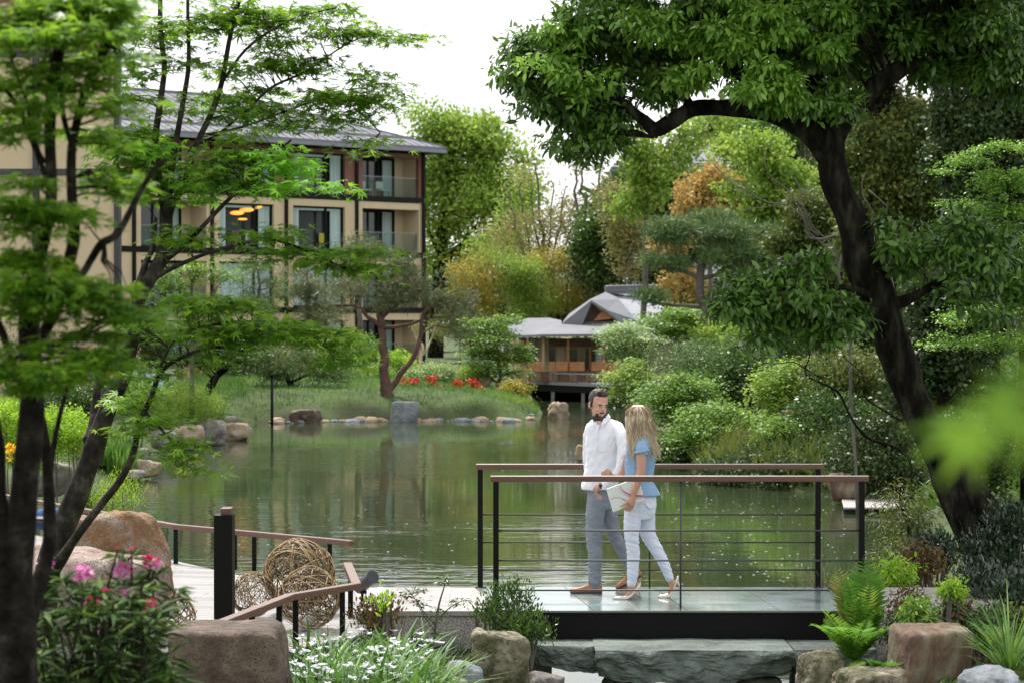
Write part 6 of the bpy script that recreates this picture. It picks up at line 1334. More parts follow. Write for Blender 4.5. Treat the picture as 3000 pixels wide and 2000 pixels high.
near_shrub('nandina', 'lime green leafed shrub behind the paving at the right', 2620, 1680, 22.9, 60, 36, 'leaf_lime', 30, 910, .05, 'oval', 'droop', per=26, zb=-.05, cr=.09)
near_shrub('nandina', 'yellow green shrub behind the paving, right of the lime one', 2700, 1640, 23.4, 60, 46, 'leaf_redbrown', 36, 911, .05, 'oval', 'droop', per=26, zb=-.05, cr=.09)
near_shrub('nandina', 'bright lime sprig standing above the ochre boulder', 2790, 1720, 19.6, 38, 26, 'leaf_lime', 16, 912, .045, 'oval', 'droop', per=26, zb=-.1)
near_shrub('nandina', 'fresh green leaves lying over the top of the ochre boulder', 2700, 1795, 19.2, 60, 34, 'leaf_fresh', 40, 913, .045, 'oval', 'droop', per=26, zb=-.2)
near_shrub('nandina', 'dark red brown shrub left of the bright lime sprig', 2660, 1770, 19.9, 60, 44, 'leaf_redbrown', 44, 914, .034, 'oval', 'droop', per=26, zb=-.3)
near_shrub('nandina', 'dark red brown shrub behind the ochre boulder on its right', 2800, 1790, 19.7, 60, 44, 'leaf_redbrown', 44, 915, .034, 'oval', 'droop', per=26, zb=-.3)
near_shrub('nandina', 'low dark green shrub against the right abutment below the reddish ones', 2640, 1840, 19.4, 50, 40, 'leaf_shrub', 40, 916, .04, 'oval', 'droop', per=24, zb=-.35)
near_shrub('nandina', 'dark green shrub between the ochre boulder and the arching grass', 2880, 1840, 19.5, 70, 60, 'leaf_shrub', 50, 917, .04, 'oval', 'droop', per=24, zb=-.35)
near_shrub('nandina', 'olive shrub at the right edge behind the arching grass', 2970, 1820, 19.8, 60, 50, 'leaf_olive', 44, 918, .045, 'oval', 'droop', per=24, zb=-.35)
for i, (x, y, Y, rx, ry, lab) in enumerate(((2900, 1620, 24, 110, 60, 'large glossy dark shrub hiding the foot of the leaning trunk'), (2730, 1620, 24.5, 80, 50, 'glossy dark shrub left of the trunk foot'), (2960, 1540, 24, 70, 70, 'glossy dark shrub highest at the right edge'), (2880, 1720, 21.5, 90, 50, 'open stemmed glossy shrub growing at the edge of the right hand paving'), (2980, 1760, 20.5, 60, 80, 'glossy dark shrub at the right edge above the arching grass'))):
    near_shrub('glossy_shrub', lab, x, y, Y, rx, ry, 'leaf_glossy', 90, 920 + i, .05, 'oval', 'up', zb=-.3, cr=.1, per=22)
make_shrub('drooping_shrub', 'olive drooping shrub at the water left of the leaning trunk', 'shrub', 2660, 1520, 27, 90, 100, M['leaf_olive'], 80, 26, .16, .07, 'lance', 'hang', 930, .8, ground=-.5)
make_shrub('drooping_shrub', 'lower part of the drooping olive greenery beside the trunk foot', 'shrub', 2640, 1620, 26, 70, 50, M['leaf_olive'], 50, 26, .14, .06, 'lance', 'hang', 931, .8, ground=-.4)
def fern(label, base, n, L, seed, mat='fern', lean=.75, zup=1.0):
    root = empty('fern', base, label, 'fern'); rng = np.random.default_rng(seed)
    for k in range(n):
        Pp, D, Nn, S = [], [], [], []
        a = rng.random() * 2 * PI; l = L * rng.uniform(.6, 1.1); ln = lean * rng.uniform(.3, 1.2); o = np.array([math.cos(a), math.sin(a), 0]); pts = []
        for i in range(26):
            t = i / 25; pts.append(np.array(base) + o * l * ln * t ** 1.4 + np.array([0, 0, 1]) * l * zup * (t - .38 * ln * t * t * t))
        side = np.cross(o, [0, 0, 1])
        for i in range(3, 26):
            t = i / 25; w = l * .25 * math.sin(PI * min(1, (t * .95 + .08))) ** .8 + .006; tan = pts[i] - pts[i-1]; tan = tan / np.linalg.norm(tan)
            for s in (-1, 1): Pp.append(pts[i]); D.append(side * s + tan * .35 + rng.normal(size=3) * .06); Nn.append(np.cross(side, tan) * -1 + rng.normal(size=3) * .1); S.append(w)
        V, FF, nf = inst('lance', np.array(Pp), np.array(D), np.array(Nn), np.array(S)); tn = rng.random() ** 1.5 * .8
        m = MB().tube([Vector(p) for p in pts], [.004 * (1 - .8 * i / 25) for i in range(26)], 4, cap=False); b0 = len(V)
        V = np.concatenate([V, np.array(m.v)]); FF = np.concatenate([FF, np.array(m.f) + b0])
        np_mesh('frond', V, FF, M[mat], root, np.clip(tn + rng.normal(size=len(FF)) * .08, 0, 1))
fern('large upright fern at the right end of the black beam', P(2520, 1935, 19.5), 15, .78, 61, lean=.45, zup=1.05)
fern('second large fern leaning left over the beam end', P(2500, 1950, 19.3), 12, .62, 62, lean=.85, zup=.9)
fern('small fern drooping over the lichen covered stone', P(2590, 1985, 18.7), 11, .3, 63, lean=1.1, zup=.6)
fern('small fern hanging between the lichen stones', P(2500, 1990, 18.8), 9, .28, 64, lean=1.2, zup=.6)
fern('yellowish fern at the right edge above the blue stone', P(2900, 1900, 19.0), 8, .36, 65, lean=1.0, zup=.7)
for i, (px, py, h, n, mat, lab) in enumerate(((2410, 1730, .34, 80, 'grass_dry', 'dry straw coloured grass tuft beyond the right end of the glass'), (2350, 1740, .22, 30, 'grass_dry', 'thin straw coloured tuft leaning out over the water'), (2960, 1960, .55, 150, 'grass', 'arching green grass clump in the lower right corner'), (2990, 2010, .4, 70, 'grass_dry', 'dry arching grass at the right edge of the blue stone'), (1240, 1990, .2, 60, 'grass_dry', 'dry yellow grass at the bottom beside the iris bed'), (1310, 1990, .18, 50, 'grass_dry', 'dry yellow grass below the slanting stone'), (2470, 1725, .3, 40, 'grass', 'green weed tuft behind the fern at the paving corner'))):
    Y = 22.5 if py < 1800 else 18.2; p = P(px, py, Y); V, FF, t = tuft('', '', '', p, n, h, .3, None, 940 + i, 'blade_thin', .8); o = np_mesh('grass_tuft', V, FF, M[mat], None, t); tag(o, lab, 'grass')
bank('low mixed green plants in front of the red flowers on the island', 1300, 1165, 84, 110, 16, 'leaf_fresh', 60, 350, .09, 'lance', 'up', cr=.2)
bank('low green plants left of the island pine', 1010, 1160, 84, 110, 16, 'leaf_fresh', 60, 351, .09, 'lance', 'up', cr=.2)
bank('low green plants at the right end of the island', 1500, 1180, 82, 70, 14, 'leaf_yellowgreen', 40, 352, .09, 'lance', 'up', cr=.2)
bank('dark low plants under the leaning pine on the island', 830, 1150, 84, 100, 16, 'leaf_shrub', 50, 353, .09, 'lance', 'up', cr=.2)
bank('low rounded green bush on the island left of the lamp post', 700, 1150, 88, 70, 24, 'leaf_fresh', 50, 354, .1, cr=.22)
bank('olive bush on the island behind the flat dark boulder', 930, 1125, 92, 80, 26, 'leaf_olive', 50, 355, .1, cr=.22)
bank('dark bush on the island right of the olive one', 1045, 1140, 90, 60, 22, 'leaf_shrub', 44, 356, .1, cr=.22)
bank('green bush hiding the hotel ground floor behind the low pine', 840, 1010, 105, 110, 50, 'leaf_shrub', 70, 357, .16, cr=.4)
bank('fresh bush before the hotel ground floor under the thin pines', 1000, 1020, 104, 110, 46, 'leaf_fresh', 70, 358, .16, cr=.4)
def litter():
    rng = np.random.default_rng(72); pos = []
    for k in range(90):
        if k < 40: g = G(rng.uniform(1080, 1500), rng.uniform(1725, 1785), .003)
        elif k < 70: g = G(rng.uniform(560, 1040), rng.uniform(1700, 1850), .003)
        else: g = G(rng.uniform(2450, 2950), rng.uniform(1725, 1785), .003)
        pos.append(g[:])
    pos = np.array(pos); n = len(pos); a = rng.random(n) * 6.28
    V, FF, nf = inst('quad', pos, np.stack([np.cos(a), np.sin(a), a * 0], 1), np.tile([0, 0, 1.], (n, 1)) + rng.normal(size=(n, 3)) * .15, .02 + .025 * rng.random(n)); V[:, 2] = np.maximum(V[:, 2], .003)
    o = np_mesh('fallen_leaves', V, FF, M['leaf_redbrown'], None, rng.random(n)); tag(o, 'scattered fallen leaves on the terrace and the stone paths', 'leaves', None, 'stuff')
litter()
def petals():
    rng = np.random.default_rng(71); pos = []
    for k in range(260):
        px = rng.uniform(1950, 2600) if k < 190 else rng.uniform(600, 1400); py = rng.uniform(1450, 1710) if k < 190 else rng.uniform(1440, 1700); g = G(px, py, WATER + .006)
        if pond_sd(np.array([g.x]), np.array([g.y]))[0] < -.2: pos.append(g[:])
    pos = np.array(pos); n = len(pos); a = rng.random(n) * 6.28
    V, FF, nf = inst('wide', pos, np.stack([np.cos(a), np.sin(a), a * 0], 1), np.tile([0, 0, 1.], (n, 1)), .03 + .03 * rng.random(n)); V[:, 2] = WATER + .006
    o = np_mesh('floating_petals', V, FF, M['petal_white'], None, rng.random(n) * .5); tag(o, 'small white petals floating on the dark water by the bridge', 'petals', None, 'stuff')
petals()

# ------------------------------------------------------------------ the couple on the bridge
def fuse(name, mb, voxel, mat, parent, it=4, disp=None):
    """closed shells -> one continuous skin"""
    o = mb.build('tmp', None); bpy.context.view_layer.update()
    r = o.modifiers.new('r', 'REMESH'); r.mode = 'VOXEL'; r.voxel_size = voxel
    s = o.modifiers.new('s', 'SMOOTH'); s.factor = .5; s.iterations = it
    bpy.context.view_layer.update(); dg = bpy.context.evaluated_depsgraph_get()
    me = bpy.data.meshes.new_from_object(o.evaluated_get(dg)); me.name = name
    bpy.data.objects.remove(o)
    if disp:
        n = len(me.vertices); co = np.empty(n * 3, np.float32); no = np.empty(n * 3, np.float32)
        me.vertices.foreach_get('co', co); me.vertices.foreach_get('normal', no); co = co.reshape(-1, 3); no = no.reshape(-1, 3)
        d = np.array([disp(Vector(c)) for c in co]); co = co + no * d[:, None]; me.vertices.foreach_set('co', co.ravel()); me.update()
    me.materials.clear()
    return link_mesh(name, me, mat, parent)
def q4(x, y, Y): return P(1600 + x / 2.178, 1080 + y / 2.178, Y)
def k4(r, Y): return r * Y / F / 2.178
def rings4(mb, lst, n=28):
    """horizontal elliptic sections: (cx, cy, rx px, ry m, Y)"""
    R = []
    for cx, cy, rx, ry, Y in lst:
        c = q4(cx, cy, Y); r = k4(rx, Y); R.append([c + Vector((r * math.cos(2*PI*k/n), ry * math.sin(2*PI*k/n), 0)) for k in range(n)])
    mb.loft(R)
def limb4(mb, lst, n=16, sub=5):
    p, r = catmull([q4(a[0], a[1], a[2]) for a in lst], [k4(a[3], a[2]) for a in lst], sub)
    mb.tube(p, r, n); mb.ell(p[0], (r[0]*.97,)*3, nu=12, nv=8); mb.ell(p[-1], (r[-1]*.97,)*3, nu=12, nv=8)
def hand(mb, wrist, palm, tips, thumb, w=.04, th=.014, side=Vector((0, 0, 1))):
    """palm plus four fingers bent through a knuckle and a thumb; tips = [(mid, tip)...]"""
    wrist = Vector(wrist); palm = Vector(palm); d = (palm - wrist).normalized(); s = (side - d * side.dot(d)).normalized(); nrm = d.cross(s)
    mb.tube([wrist, wrist.lerp(palm, .5), palm], [.024, .030, .028], 12)
    c = wrist.lerp(palm, .75); mb.ell(c, (.046, w * .95, th + .003), (d, s, nrm))
    for i, (m_, t_) in enumerate(tips):
        b = palm + s * (w * (.75 - i * .5)) + d * .01
        mb.tube([b - d * .02, b, Vector(m_), Vector(t_)], [.0095, .0095, .0085, .0065], 8); mb.ell(t_, (.0066,)*3, nu=8, nv=6)
    b = wrist.lerp(palm, .45) + s * w * .7; a, t_ = thumb; mb.tube([b, Vector(a), Vector(t_)], [.013, .010, .0075], 8); mb.ell(t_, (.0075,)*3, nu=8, nv=6)
def head_parts(mb, c, f, u, k=1.0):
    s = u.cross(f).normalized(); ax = (s, f, u)
    mb.ell(c + u*.03*k, (.077*k, .092*k, .104*k), ax, 24, 16); mb.ell(c + f*.028*k - u*.05*k, (.065*k, .068*k, .078*k), ax, 20, 14)
    mb.ell(c + f*.068*k - u*.105*k, (.03*k, .026*k, .024*k), ax); mb.ell(c + f*.078*k + u*.022*k, (.054*k, .02*k, .014*k), ax)
    mb.ell(c + f*.100*k - u*.018*k, (.0125*k, .020*k, .022*k), ax); mb.ell(c + f*.096*k + u*.003*k, (.008*k, .014*k, .02*k), ax)
    mb.ell(c + f*.072*k - u*.03*k + s*.032*k, (.02*k, .016*k, .018*k), ax); mb.ell(c + f*.072*k - u*.03*k - s*.032*k, (.02*k, .016*k, .018*k), ax)
    for e in (-1, 1): mb.ell(c + s*(e*.077*k) - u*.008*k - f*.008*k, (.009*k, .019*k, .032*k), ax)
    return s, ax
def wrinkle(seed, amp, sx=6, sz=26, zmin=None, shear=0):
    o = Vector((seed, seed * 2, 0))
    def d(v):
        q = Vector((v.x * sx, v.y * sx, v.z * sz + v.x * shear)) + o
        return amp * (noise.noise(q) + .5 * noise.noise(q * 2.1))
    return d
M['skin'] = mat_noise('skin', [(.3, (.50,.27,.19)), (.7, (.60,.35,.26))], scale=14, rough=.5, bump=.03, bdist=.002)
M['skin_b'] = mat_noise('skin_b', [(.3, (.46,.25,.17)), (.7, (.55,.31,.22))], scale=14, rough=.5, bump=.03, bdist=.002)
for nm in ('skin', 'skin_b'):
    _b = M[nm].node_tree.nodes['Principled BSDF']; _b.inputs['Subsurface Weight'].default_value = .12; _b.inputs['Subsurface Radius'].default_value = (.02, .008, .004)
M['shirt'] = mat_noise('shirt_white', [(.3, (.78,.79,.85)), (.7, (.86,.87,.92))], scale=3, rough=.85, bump=.35, bscale=16, bdist=.006, stretch=(1,1,.6), spec=.2)
M['trousers'] = mat_noise('trousers_grey', [(.3, (.185,.20,.235)), (.7, (.26,.28,.32))], scale=7, rough=.9, bump=.4, bscale=22, bdist=.006, stretch=(1,1,1.6), spec=.2)
M['jeans'] = mat_noise('jeans_white', [(.3, (.60,.63,.75)), (.7, (.70,.73,.84))], scale=5, rough=.85, bump=.3, bscale=26, bdist=.005, stretch=(1,1,2), spec=.2)
M['denim_top'] = mat_noise('top_blue', [(.3, (.21,.33,.50)), (.7, (.30,.44,.62))], scale=6, rough=.85, bump=.4, bscale=24, bdist=.006, spec=.2)
M['leather'] = mat_noise('leather_brown', [(.3, (.25,.10,.045)), (.7, (.42,.19,.09))], scale=8, rough=.4, bump=.1)
M['hair_dark'] = mat_noise('hair_dark', [(.35, (.012,.008,.006)), (.55, (.05,.032,.022)), (.7, (.13,.085,.06))], scale=40, rough=.5, bump=.9, bscale=60, bdist=.01, stretch=(1,1,.3))
M['hair_blond'] = mat_noise('hair_blond', [(.3, (.50,.38,.23)), (.7, (.80,.70,.53))], scale=16, rough=.45, bump=.2, stretch=(3,3,.5))
M['hair_blond_dark'] = mat_noise('hair_blond_dark', [(.3, (.20,.13,.07)), (.7, (.38,.27,.16))], scale=16, rough=.5, bump=.4, bscale=50, stretch=(3,3,.4))
M['shoe_silver'] = mat_plain('shoe_silver', (.62,.56,.46), rough=.22, metallic=.5)
M['eye_white'] = mat_plain('eye_white', (.7,.68,.66), rough=.2); M['eye_dark'] = mat_plain('eye_dark', (.02,.012,.008), rough=.15)
M['lips'] = mat_plain('lips', (.45,.17,.15), rough=.5); M['teeth'] = mat_plain('teeth', (.8,.78,.74), rough=.3)

def shoe(parent, heel, d, L, pitch, mat, sole_mat, up=Vector((0, 0, 1))):
    """laced leather shoe; heel = rear bottom point; d = direction to the toe"""
    heel = Vector(heel); d = Vector(d).normalized(); s = d.cross(up).normalized()
    R = Matrix.Rotation(pitch, 3, s); d2 = R @ d; u2 = R @ up
    sec = [(0, .022, .052), (.03, .031, .066), (.12, .034, .078), (.27, .035, .088), (.38, .036, .078), (.5, .040, .062), (.65, .044, .048), (.8, .042, .038), (.92, .030, .031), (.98, .014, .024), (1, .004, .018)]
    R_ = []
    for t, w, h in sec:
        c = heel + d2 * (t * L) + u2 * .012
        R_.append([c + s * (w * math.cos(a)) * (1 if math.sin(a) < .3 else .9) + u2 * (max(0, math.sin(a)) * h * (1 if True else 1)) for a in np.linspace(0, 2 * PI, 21)[:-1]])
    up_ = MB().loft(R_).build('shoe', mat, parent, smooth=True)
    so = MB(); R_ = []
    for t, w, h in sec:
        c = heel + d2 * (t * L); hh = .012 if t > .32 else .012
        R_.append([c + s * (w + .004), c + s * (w + .004) + u2 * hh, c - s * (w + .004) + u2 * hh, c - s * (w + .004)])
    so.loft(R_).build('sole', sole_mat, up_)
    la = MB()
    for t in (.42, .48, .54): c = heel + d2 * (t * L) + u2 * (.012 + (.074 if t < .45 else .066 if t < .5 else .058)); la.tube([c - s * .016, c + u2 * .002, c + s * .016], .0022, 5)
    la.build('laces', M['metal_dark'], up_)
def build_man():
    Y0 = 21.85; base = q4(300, 1424, Y0); base.z = 0
    root = empty('person', base, 'bearded man in a white shirt and grey trousers walking on the bridge', 'person')
    f = Vector((.44, -.88, -.16)).normalized(); u = (Vector((.07, 0, 1)) - f * Vector((.03, 0, 1)).dot(f)).normalized()
    c = q4(331, 229, Y0 - .02)
    b = MB(); s, ax = head_parts(b, c, f, u, 1.03)
    limb4(b, [(330, 275, Y0 + .01, 36), (336, 320, Y0 + .02, 38), (342, 350, Y0 + .03, 48)])
    rings4(b, [(345, 330, 50, .05, Y0 + .02), (365, 362, 80, .06, Y0), (368, 420, 92, .09, Y0), (362, 560, 92, .10, Y0), (350, 680, 88, .10, Y0), (346, 780, 72, .11, Y0), (344, 830, 70, .11, Y0)])
    limb4(b, [(445, 395, Y0 - .07, 26), (480, 480, Y0 - .15, 24), (480, 590, Y0 - .19, 21), (462, 650, Y0 - .2, 21), (410, 712, Y0 - .2, 17), (340, 748, Y0 - .19, 14)])
    hand(b, q4(338, 748, Y0 - .185), q4(316, 770, Y0 - .125), [(q4(310 + i * 6, 786 + i * 3, Y0 - .08), q4(316 + i * 7, 812 + i * 2, Y0 - .03)) for i in range(4)], (q4(312, 752, Y0 - .165), q4(300, 764, Y0 - .14)), .034)
    limb4(b, [(285, 385, Y0 + .1, 32), (272, 480, Y0 + .16, 28), (272, 590, Y0 + .2, 24), (290, 690, Y0 + .2, 19), (300, 745, Y0 + .19, 14)])
    hand(b, q4(300, 745, Y0 + .19), q4(305, 790, Y0 + .19), [(q4(292 + i * 9, 822, Y0 + .19), q4(295 + i * 8, 845, Y0 + .18)) for i in range(4)], (q4(322, 790, Y0 + .16), q4(325, 810, Y0 + .16)), .034, side=Vector((-1, 0, 0)))
    limb4(b, [(330, 820, Y0 - .07, 52), (306, 1050, Y0 - .08, 34), (312, 1240, Y0 - .08, 30), (318, 1360, Y0 - .08, 22), (318, 1395, Y0 - .08, 20)]); limb4(b, [(318, 1398, Y0 - .08, 18), (260, 1408, Y0 - .08, 15), (190, 1414, Y0 - .08, 9)])
    limb4(b, [(380, 820, Y0 + .08, 52), (425, 1040, Y0 + .1, 30), (515, 1220, Y0 + .14, 22), (580, 1320, Y0 + .15, 18), (588, 1345, Y0 + .15, 20)]); limb4(b, [(590, 1350, Y0 + .15, 18), (530, 1385, Y0 + .15, 15), (475, 1406, Y0 + .15, 9)])
    body = fuse('body', b, .0065, M['skin'], root, 3)
    # clothes
    sh = MB()
    rings4(sh, [(350, 318, 52, .065, Y0 + .015), (362, 334, 88, .085, Y0), (370, 352, 116, .10, Y0), (372, 385, 121, .118, Y0), (370, 450, 117, .128, Y0), (364, 540, 109, .13, Y0), (358, 630, 108, .13, Y0), (350, 700, 113, .135, Y0), (341, 748, 117, .14, Y0), (338, 766, 117, .14, Y0)])
    limb4(sh, [(452, 380, Y0 - .07, 42), (480, 430, Y0 - .12, 41), (488, 510, Y0 - .16, 38), (482, 590, Y0 - .19, 36), (468, 648, Y0 - .2, 36), (428, 702, Y0 - .2, 32), (382, 738, Y0 - .195, 26), (372, 745, Y0 - .195, 27)])
    limb4(sh, [(290, 380, Y0 + .07, 42), (270, 450, Y0 + .14, 38), (270, 590, Y0 + .2, 34), (286, 680, Y0 + .2, 27), (294, 715, Y0 + .2, 24)])
    o = fuse('shirt', sh, .0075, M['shirt'], root, 5, lambda v: wrinkle(3, .009, 8, 8, shear=12)(v) + wrinkle(5, .0055, 16, 20, shear=-22)(v))
    # open collar: two folded wings and the placket
    col = MB()
    def cp(a, b_, Y): return q4(a, b_, Y)
    col.slab([cp(300, 322, Y0 - .03), cp(306, 297, Y0 + .03), cp(325, 305, Y0 - .05), cp(322, 372, Y0 - .125), cp(304, 352, Y0 - .11)], (0, -.006, 0))
    col.slab([cp(398, 284, Y0 + .01), cp(412, 308, Y0 - .03), cp(384, 344, Y0 - .115), cp(350, 364, Y0 - .13), cp(362, 324, Y0 - .10)], (0, -.006, 0))
    col.slab([cp(318, 360, Y0 - .118), cp(342, 352, Y0 - .125), cp(330, 400, Y0 - .132), cp(322, 440, Y0 - .136), cp(306, 440, Y0 - .134)], (0, -.004, 0))
    col.build('collar', M['shirt'], o, bevel=.002)
    MB().slab([cp(326, 330, Y0 - .108), cp(352, 330, Y0 - .112), cp(340, 372, Y0 - .124), cp(331, 392, Y0 - .13)], (0, -.003, 0)).build('open_neck', M['skin'], o)
    bt_ = MB()
    for k, (x, y) in enumerate(((318, 415), (313, 480), (310, 550), (306, 625), (300, 700))): p = q4(x, y, Y0 - .14); bt_.ell(p, (.006, .004, .006))
    pk = MB(); pk.slab([cp(316, 450, Y0 - .14), cp(372, 452, Y0 - .134), cp(370, 520, Y0 - .137), cp(344, 532, Y0 - .14), cp(318, 518, Y0 - .143)], (0, -.003, 0)); pk.v = [Vector(v) + Vector((.022, .003, 0)) for v in pk.v]
    pk.build('pocket', M['shirt'], o, bevel=.001)
    tr = MB()
    rings4(tr, [(342, 700, 72, .11, Y0), (342, 760, 78, .125, Y0), (344, 820, 84, .13, Y0), (348, 860, 84, .13, Y0), (350, 890, 70, .12, Y0)])
    limb4(tr, [(322, 830, Y0 - .06, 62), (314, 930, Y0 - .075, 61), (306, 1030, Y0 - .08, 54), (308, 1110, Y0 - .08, 49), (313, 1210, Y0 - .08, 45), (311, 1300, Y0 - .08, 43), (310, 1345, Y0 - .08, 43), (310, 1368, Y0 - .08, 42)])
    limb4(tr, [(375, 830, Y0 + .06, 62), (398, 930, Y0 + .08, 58), (424, 1030, Y0 + .1, 49), (466, 1120, Y0 + .12, 41), (520, 1225, Y0 + .14, 36), (566, 1300, Y0 + .15, 31), (580, 1322, Y0 + .15, 30)])
    def tw(v):
        k = 1 + 2.2 * math.exp(-((v.z - .12) / .09) ** 2) + 1.0 * math.exp(-((v.z - .5) / .14) ** 2)
        return .0052 * k * (noise.noise(Vector((v.x * 7, v.y * 7, v.z * 26 + v.x * 18))) + .5 * noise.noise(Vector((v.x * 16, v.y * 16, v.z * 50 - v.x * 14))))
    t_ = fuse('trousers', tr, .0075, M['trousers'], root, 5, tw)
    p = q4(356, 1416, Y0 - .08); shoe(root, (p.x, p.y, .003), (-1, -.08, 0), .288, 0, M['leather'], M['metal_dark'])
    toe = q4(450, 1412, Y0 + .15); L = .27; pit = -.50; d = Vector((-1, 0, 0)); hl = Vector((toe.x + L * math.cos(.50), toe.y, .004 + L * math.sin(.50)))
    shoe(root, hl, (-1, 0, 0), L, .50 if (Matrix.Rotation(.5, 3, d.cross(Vector((0,0,1)))) @ d).z < 0 else -.50, M['leather'], M['metal_dark'])
    # face
    k = 1.03
    for e in (-1, 1):
        ey = c + f*.0805*k + s*(e*.030*k) - u*.001; E = MB().ell(ey, (.0125, .006, .0055), ax).build('eye', M['eye_white'], body, smooth=True)
        MB().ell(ey + f*.0045 + s*.002, (.0062, .003, .0052), ax).build('iris', M['eye_dark'], body, smooth=True)
    MB().ell(c + f*.099*k - u*.069*k, (.024, .0055, .007), ax).build('lips', M['lips'], body, smooth=True); MB().ell(c + f*.1015*k - u*.068*k, (.016, .004, .003), ax).build('teeth', M['teeth'], body, smooth=True)
    be = MB(); be.ell(c + f*.040*k - u*.108*k, (.056*k, .058*k, .040*k), ax, 24, 16); be.ell(c + f*.008*k - u*.062*k, (.0695*k, .053*k, .050*k), ax, 20, 14); be.ell(c + f*.070*k - u*.112*k, (.034*k, .034*k, .030*k), ax)
    [be.ell(c + f*.070*k - u*.082*k + s*(e_*.036*k), (.017*k, .020*k, .026*k), ax) for e_ in (-1, 1)]; be.ell(c + f*.094*k - u*.054*k, (.029*k, .011*k, .0065*k), ax)
    fuse('beard', be, .005, M['hair_dark'], root, 2, lambda v: .0022 * noise.noise(v * 130))
    ha = MB(); ha.ell(c + u*.050*k - f*.020*k, (.081*k, .093*k, .094*k), ax, 24, 16); ha.ell(c + u*.104*k + f*.034*k, (.062*k, .052*k, .036*k), ax, 20, 12); ha.ell(c + u*.120*k + f*.042*k - s*.012, (.044*k, .042*k, .028*k), ax)
    ha.ell(c - u*.01*k - f*.045*k, (.074*k, .055*k, .07*k), ax)
    for e in (-1, 1): ha.ell(c + s*(e*.074*k) + u*.02*k + f*.012*k, (.010*k, .022*k, .045*k), ax)
    fuse('hair', ha, .005, M['hair_dark'], root, 2, lambda v: .0045 * noise.noise(Vector((v.x * 60, v.y * 60, v.z * 25))))
    for e in (-1, 1): MB().ell(c + f*.0945*k + s*(e*.031*k) + u*.019*k, (.021, .007, .0055), ax).build('eyebrow', M['hair_dark'], body, smooth=True)
    w = q4(347, 744, Y0 - .192); dd = (q4(372, 735, Y0 - .195) - q4(338, 748, Y0 - .19)).normalized()
    wt = MB(); wt.tube([w - dd * .011, w + dd * .011], .029, 20); W = wt.build('watch', M['steel'], root, smooth=False, bevel=.002)
    MB().ell(w + Vector((0, -.027, .004)), (.017, .007, .017)).build('dial', M['eye_dark'], W, smooth=True)
build_man()

